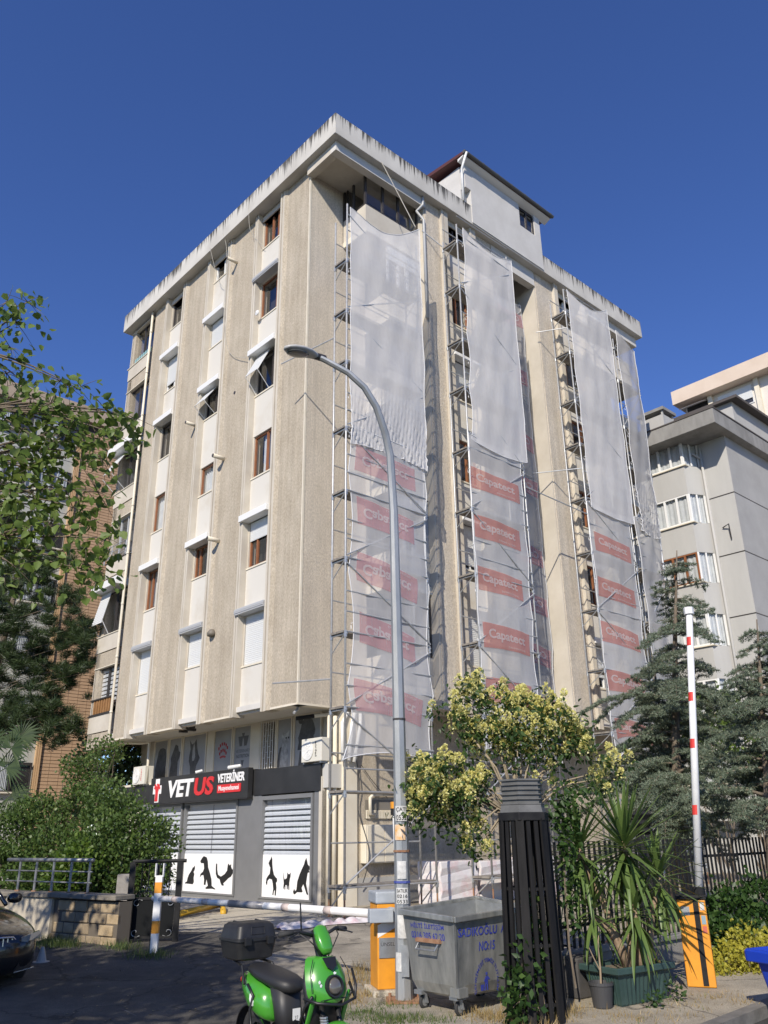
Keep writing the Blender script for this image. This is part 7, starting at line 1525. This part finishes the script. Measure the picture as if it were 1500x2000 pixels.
# ================================================================== CAR
CB_ = mat('car_black', (.010, .009, .009), .22, coat=1.0)
CHR = mat('chrome', (.55, .55, .55), .2, 1.0)
CGL = mat('car_glass', (.03, .033, .035), .06, coat=1)
hdc = Vector((.673, -.74, 0)); lfc = Vector((.74, .673, 0)); corner = at(70, 1890, 12.45); cc = corner-hdc*2.12-lfc*.86; gzc = gz(cc.y)-.11
CAR = thing('car', 'shiny black saloon car parked at the left edge with its front in view', 'car', (cc.x, cc.y, gzc), rz=math.atan2(hdc.y, hdc.x))
rg = []
for x, w_, zb_, zs, zt in ((2.34, .30, .34, .50, .56), (2.30, .62, .24, .58, .66), (2.20, .80, .20, .66, .74), (2.0, .88, .2, .73, .81), (1.6, .91, .22, .82, .90), (1.1, .925, .22, .88, .97), (.8, .93, .22, .90, 1.0), (-.3, .935, .22, .93, 1.0), (-1.4, .93, .22, .95, 1.0), (-2.0, .89, .22, .93, .98), (-2.32, .78, .28, .82, .90), (-2.36, .5, .4, .7, .8)):
    h = [(w_*.80, zb_), (w_*.97, zb_+.1), (w_, (zb_+zs)/2), (w_*.985, zs-.05), (w_*.94, zs), (w_*.70, zs+(zt-zs)*.7), (w_*.35, zt), (0, zt+.006)]
    ring = [Vector((x, y, z)) for y, z in h]+[Vector((x, -y, z)) for y, z in h[-2::-1]]+[Vector((x, 0, zb_))]
    rg.append(ring)
mb = MB(); mb.loft(rg); o = mb.build('body', CB_, CAR, smooth=True); md = o.modifiers.new('s', 'SUBSURF'); md.levels = 2; md.render_levels = 2
rg = []
for x, w0, zt in ((.95, .70, .985), (.55, .665, 1.2), (.15, .62, 1.38), (-.3, .60, 1.43), (-.9, .60, 1.42), (-1.35, .64, 1.28), (-1.8, .72, 1.0)):
    h = [(w0+.19*(zt-.98)/.45+.08, .92), (w0+.06, .92+(zt-.92)*.5), (w0, zt-.03), (w0*.75, zt), (0, zt+.015)]
    rg.append([Vector((x, y, z)) for y, z in h]+[Vector((x, -y, z)) for y, z in h[-2::-1]])
mb = MB(); mb.loft(rg); o = mb.build('greenhouse', CGL, CAR, smooth=True); md = o.modifiers.new('s', 'SUBSURF'); md.levels = 2; md.render_levels = 2
mb = MB(); mb.loft([ellring((-.1, 0, 1.40), YY, ZZ, .58, .045), ellring((-.5, 0, 1.435), YY, ZZ, .59, .03), ellring((-1.0, 0, 1.40), YY, ZZ, .58, .045)]); mb.build('roof', CB_, CAR, smooth=True)
for s in (-1, 1):
    mb = MB(); mb.tube([(.98, .76*s, .97), (.2, .655*s, 1.39)], .03, 6); mb.build('windscreen_pillar', CB_, CAR, smooth=True)
    mb = MB(); mb.loft([ellring((.62, .96*s, 1.02), YY, ZZ, .02, .02), ellring((.60, 1.02*s, 1.03), YY, ZZ, .10, .07), ellring((.52, 1.02*s, 1.03), YY, ZZ, .10, .07)]); mb.build('wing_mirror', CB_, CAR, smooth=True)
    # kidney shaped grille with upright bars
    cy = .30*s; pts = [(-.22, -.11), (.13, -.125), (.22, -.03), (.225, .06), (.15, .12), (-.20, .135), (-.24, .0)]
    if s < 0: pts = [(-a, b) for a, b in pts][::-1]
    fx = lambda y: 2.345-.18*(y*y)/.5
    mb = MB(); P = [Vector((fx(cy+a)+.006, cy+a, .535+b)) for a, b in pts]; mb.tube(P+[P[0]], .013, 8); mb.build('grille_surround', CHR, CAR, smooth=True)
    mb = MB(); mb.prism(pts, lambda a, b, q: Vector((fx(cy+a)-.03+q, cy+a, .535+b)), 0, .02); mb.build('grille_back', SB, CAR)
    for i in range(6):
        y = cy+(-.17+.062*i); mb = MB(); mb.bar((fx(y)+.004, y, .43), (fx(y)-.006, y, .65), .014, .03); mb.build('grille_bar', CHR, CAR)
    # headlight
    hp = [(.56, .60), (.68, .585), (.80, .61), (.87, .66), (.85, .70), (.70, .675), (.56, .645)]
    hxf = lambda y: 2.335-.62*max(0, y-.35)**1.6
    mb = MB(); 
    V = [Vector((hxf(y)+.012-.15*(z-.6), s*y, z)) for y, z in hp]+[Vector((hxf(y)-.04-.15*(z-.6), s*y, z)) for y, z in hp]; n = len(hp)
    mb.add(V, [tuple(range(n)) if s > 0 else tuple(range(n))[::-1], tuple(range(n, 2*n))[::-1]]+[(k, (k+1) % n, n+(k+1) % n, n+k) for k in range(n)]); mb.build('headlight', mat('lamp_clear', (.22, .23, .23), .12, .3, coat=1), CAR)
    mb = MB(); mb.prism([(.50, .26), (.76, .28), (.80, .40), (.56, .36)], lambda a, b, q: Vector((hxf(a)+q-.02, s*a, b)), 0, .03); mb.build('air_intake', SB, CAR)
    mb = MB(); mb.tube([(hxf(.5)+.015, s*.5, .25), (hxf(.8)+.02, s*.8, .27)], .008, 6); mb.build('bumper_trim', CHR, CAR)
    for x in (1.45, -1.42):
        mb = MB(); mb.torus((x, .83*s, .33), .24, .085, 'y', 28, 10); o = mb.build('wheel', RUB, CAR, smooth=True)
        mb = MB(); mb.lathe([(.23, -.06*s), (.23, .07*s), (.05, .05*s), (0, .05*s)], (x, .83*s, .33), 20, 'y'); mb.build('rim', CHR, o)
mb = MB(); mb.box(2.33, 2.345, -.26, .26, .335, .445); o = mb.build('number_plate', WLOGO, CAR)
mb = MB(); put_text(mb, '34 EP 162', lambda a, b, q: Vector((2.347, -.235+.47*a, .355+.07*b)), 0, .01); mb.build('plate_text', SB, o)
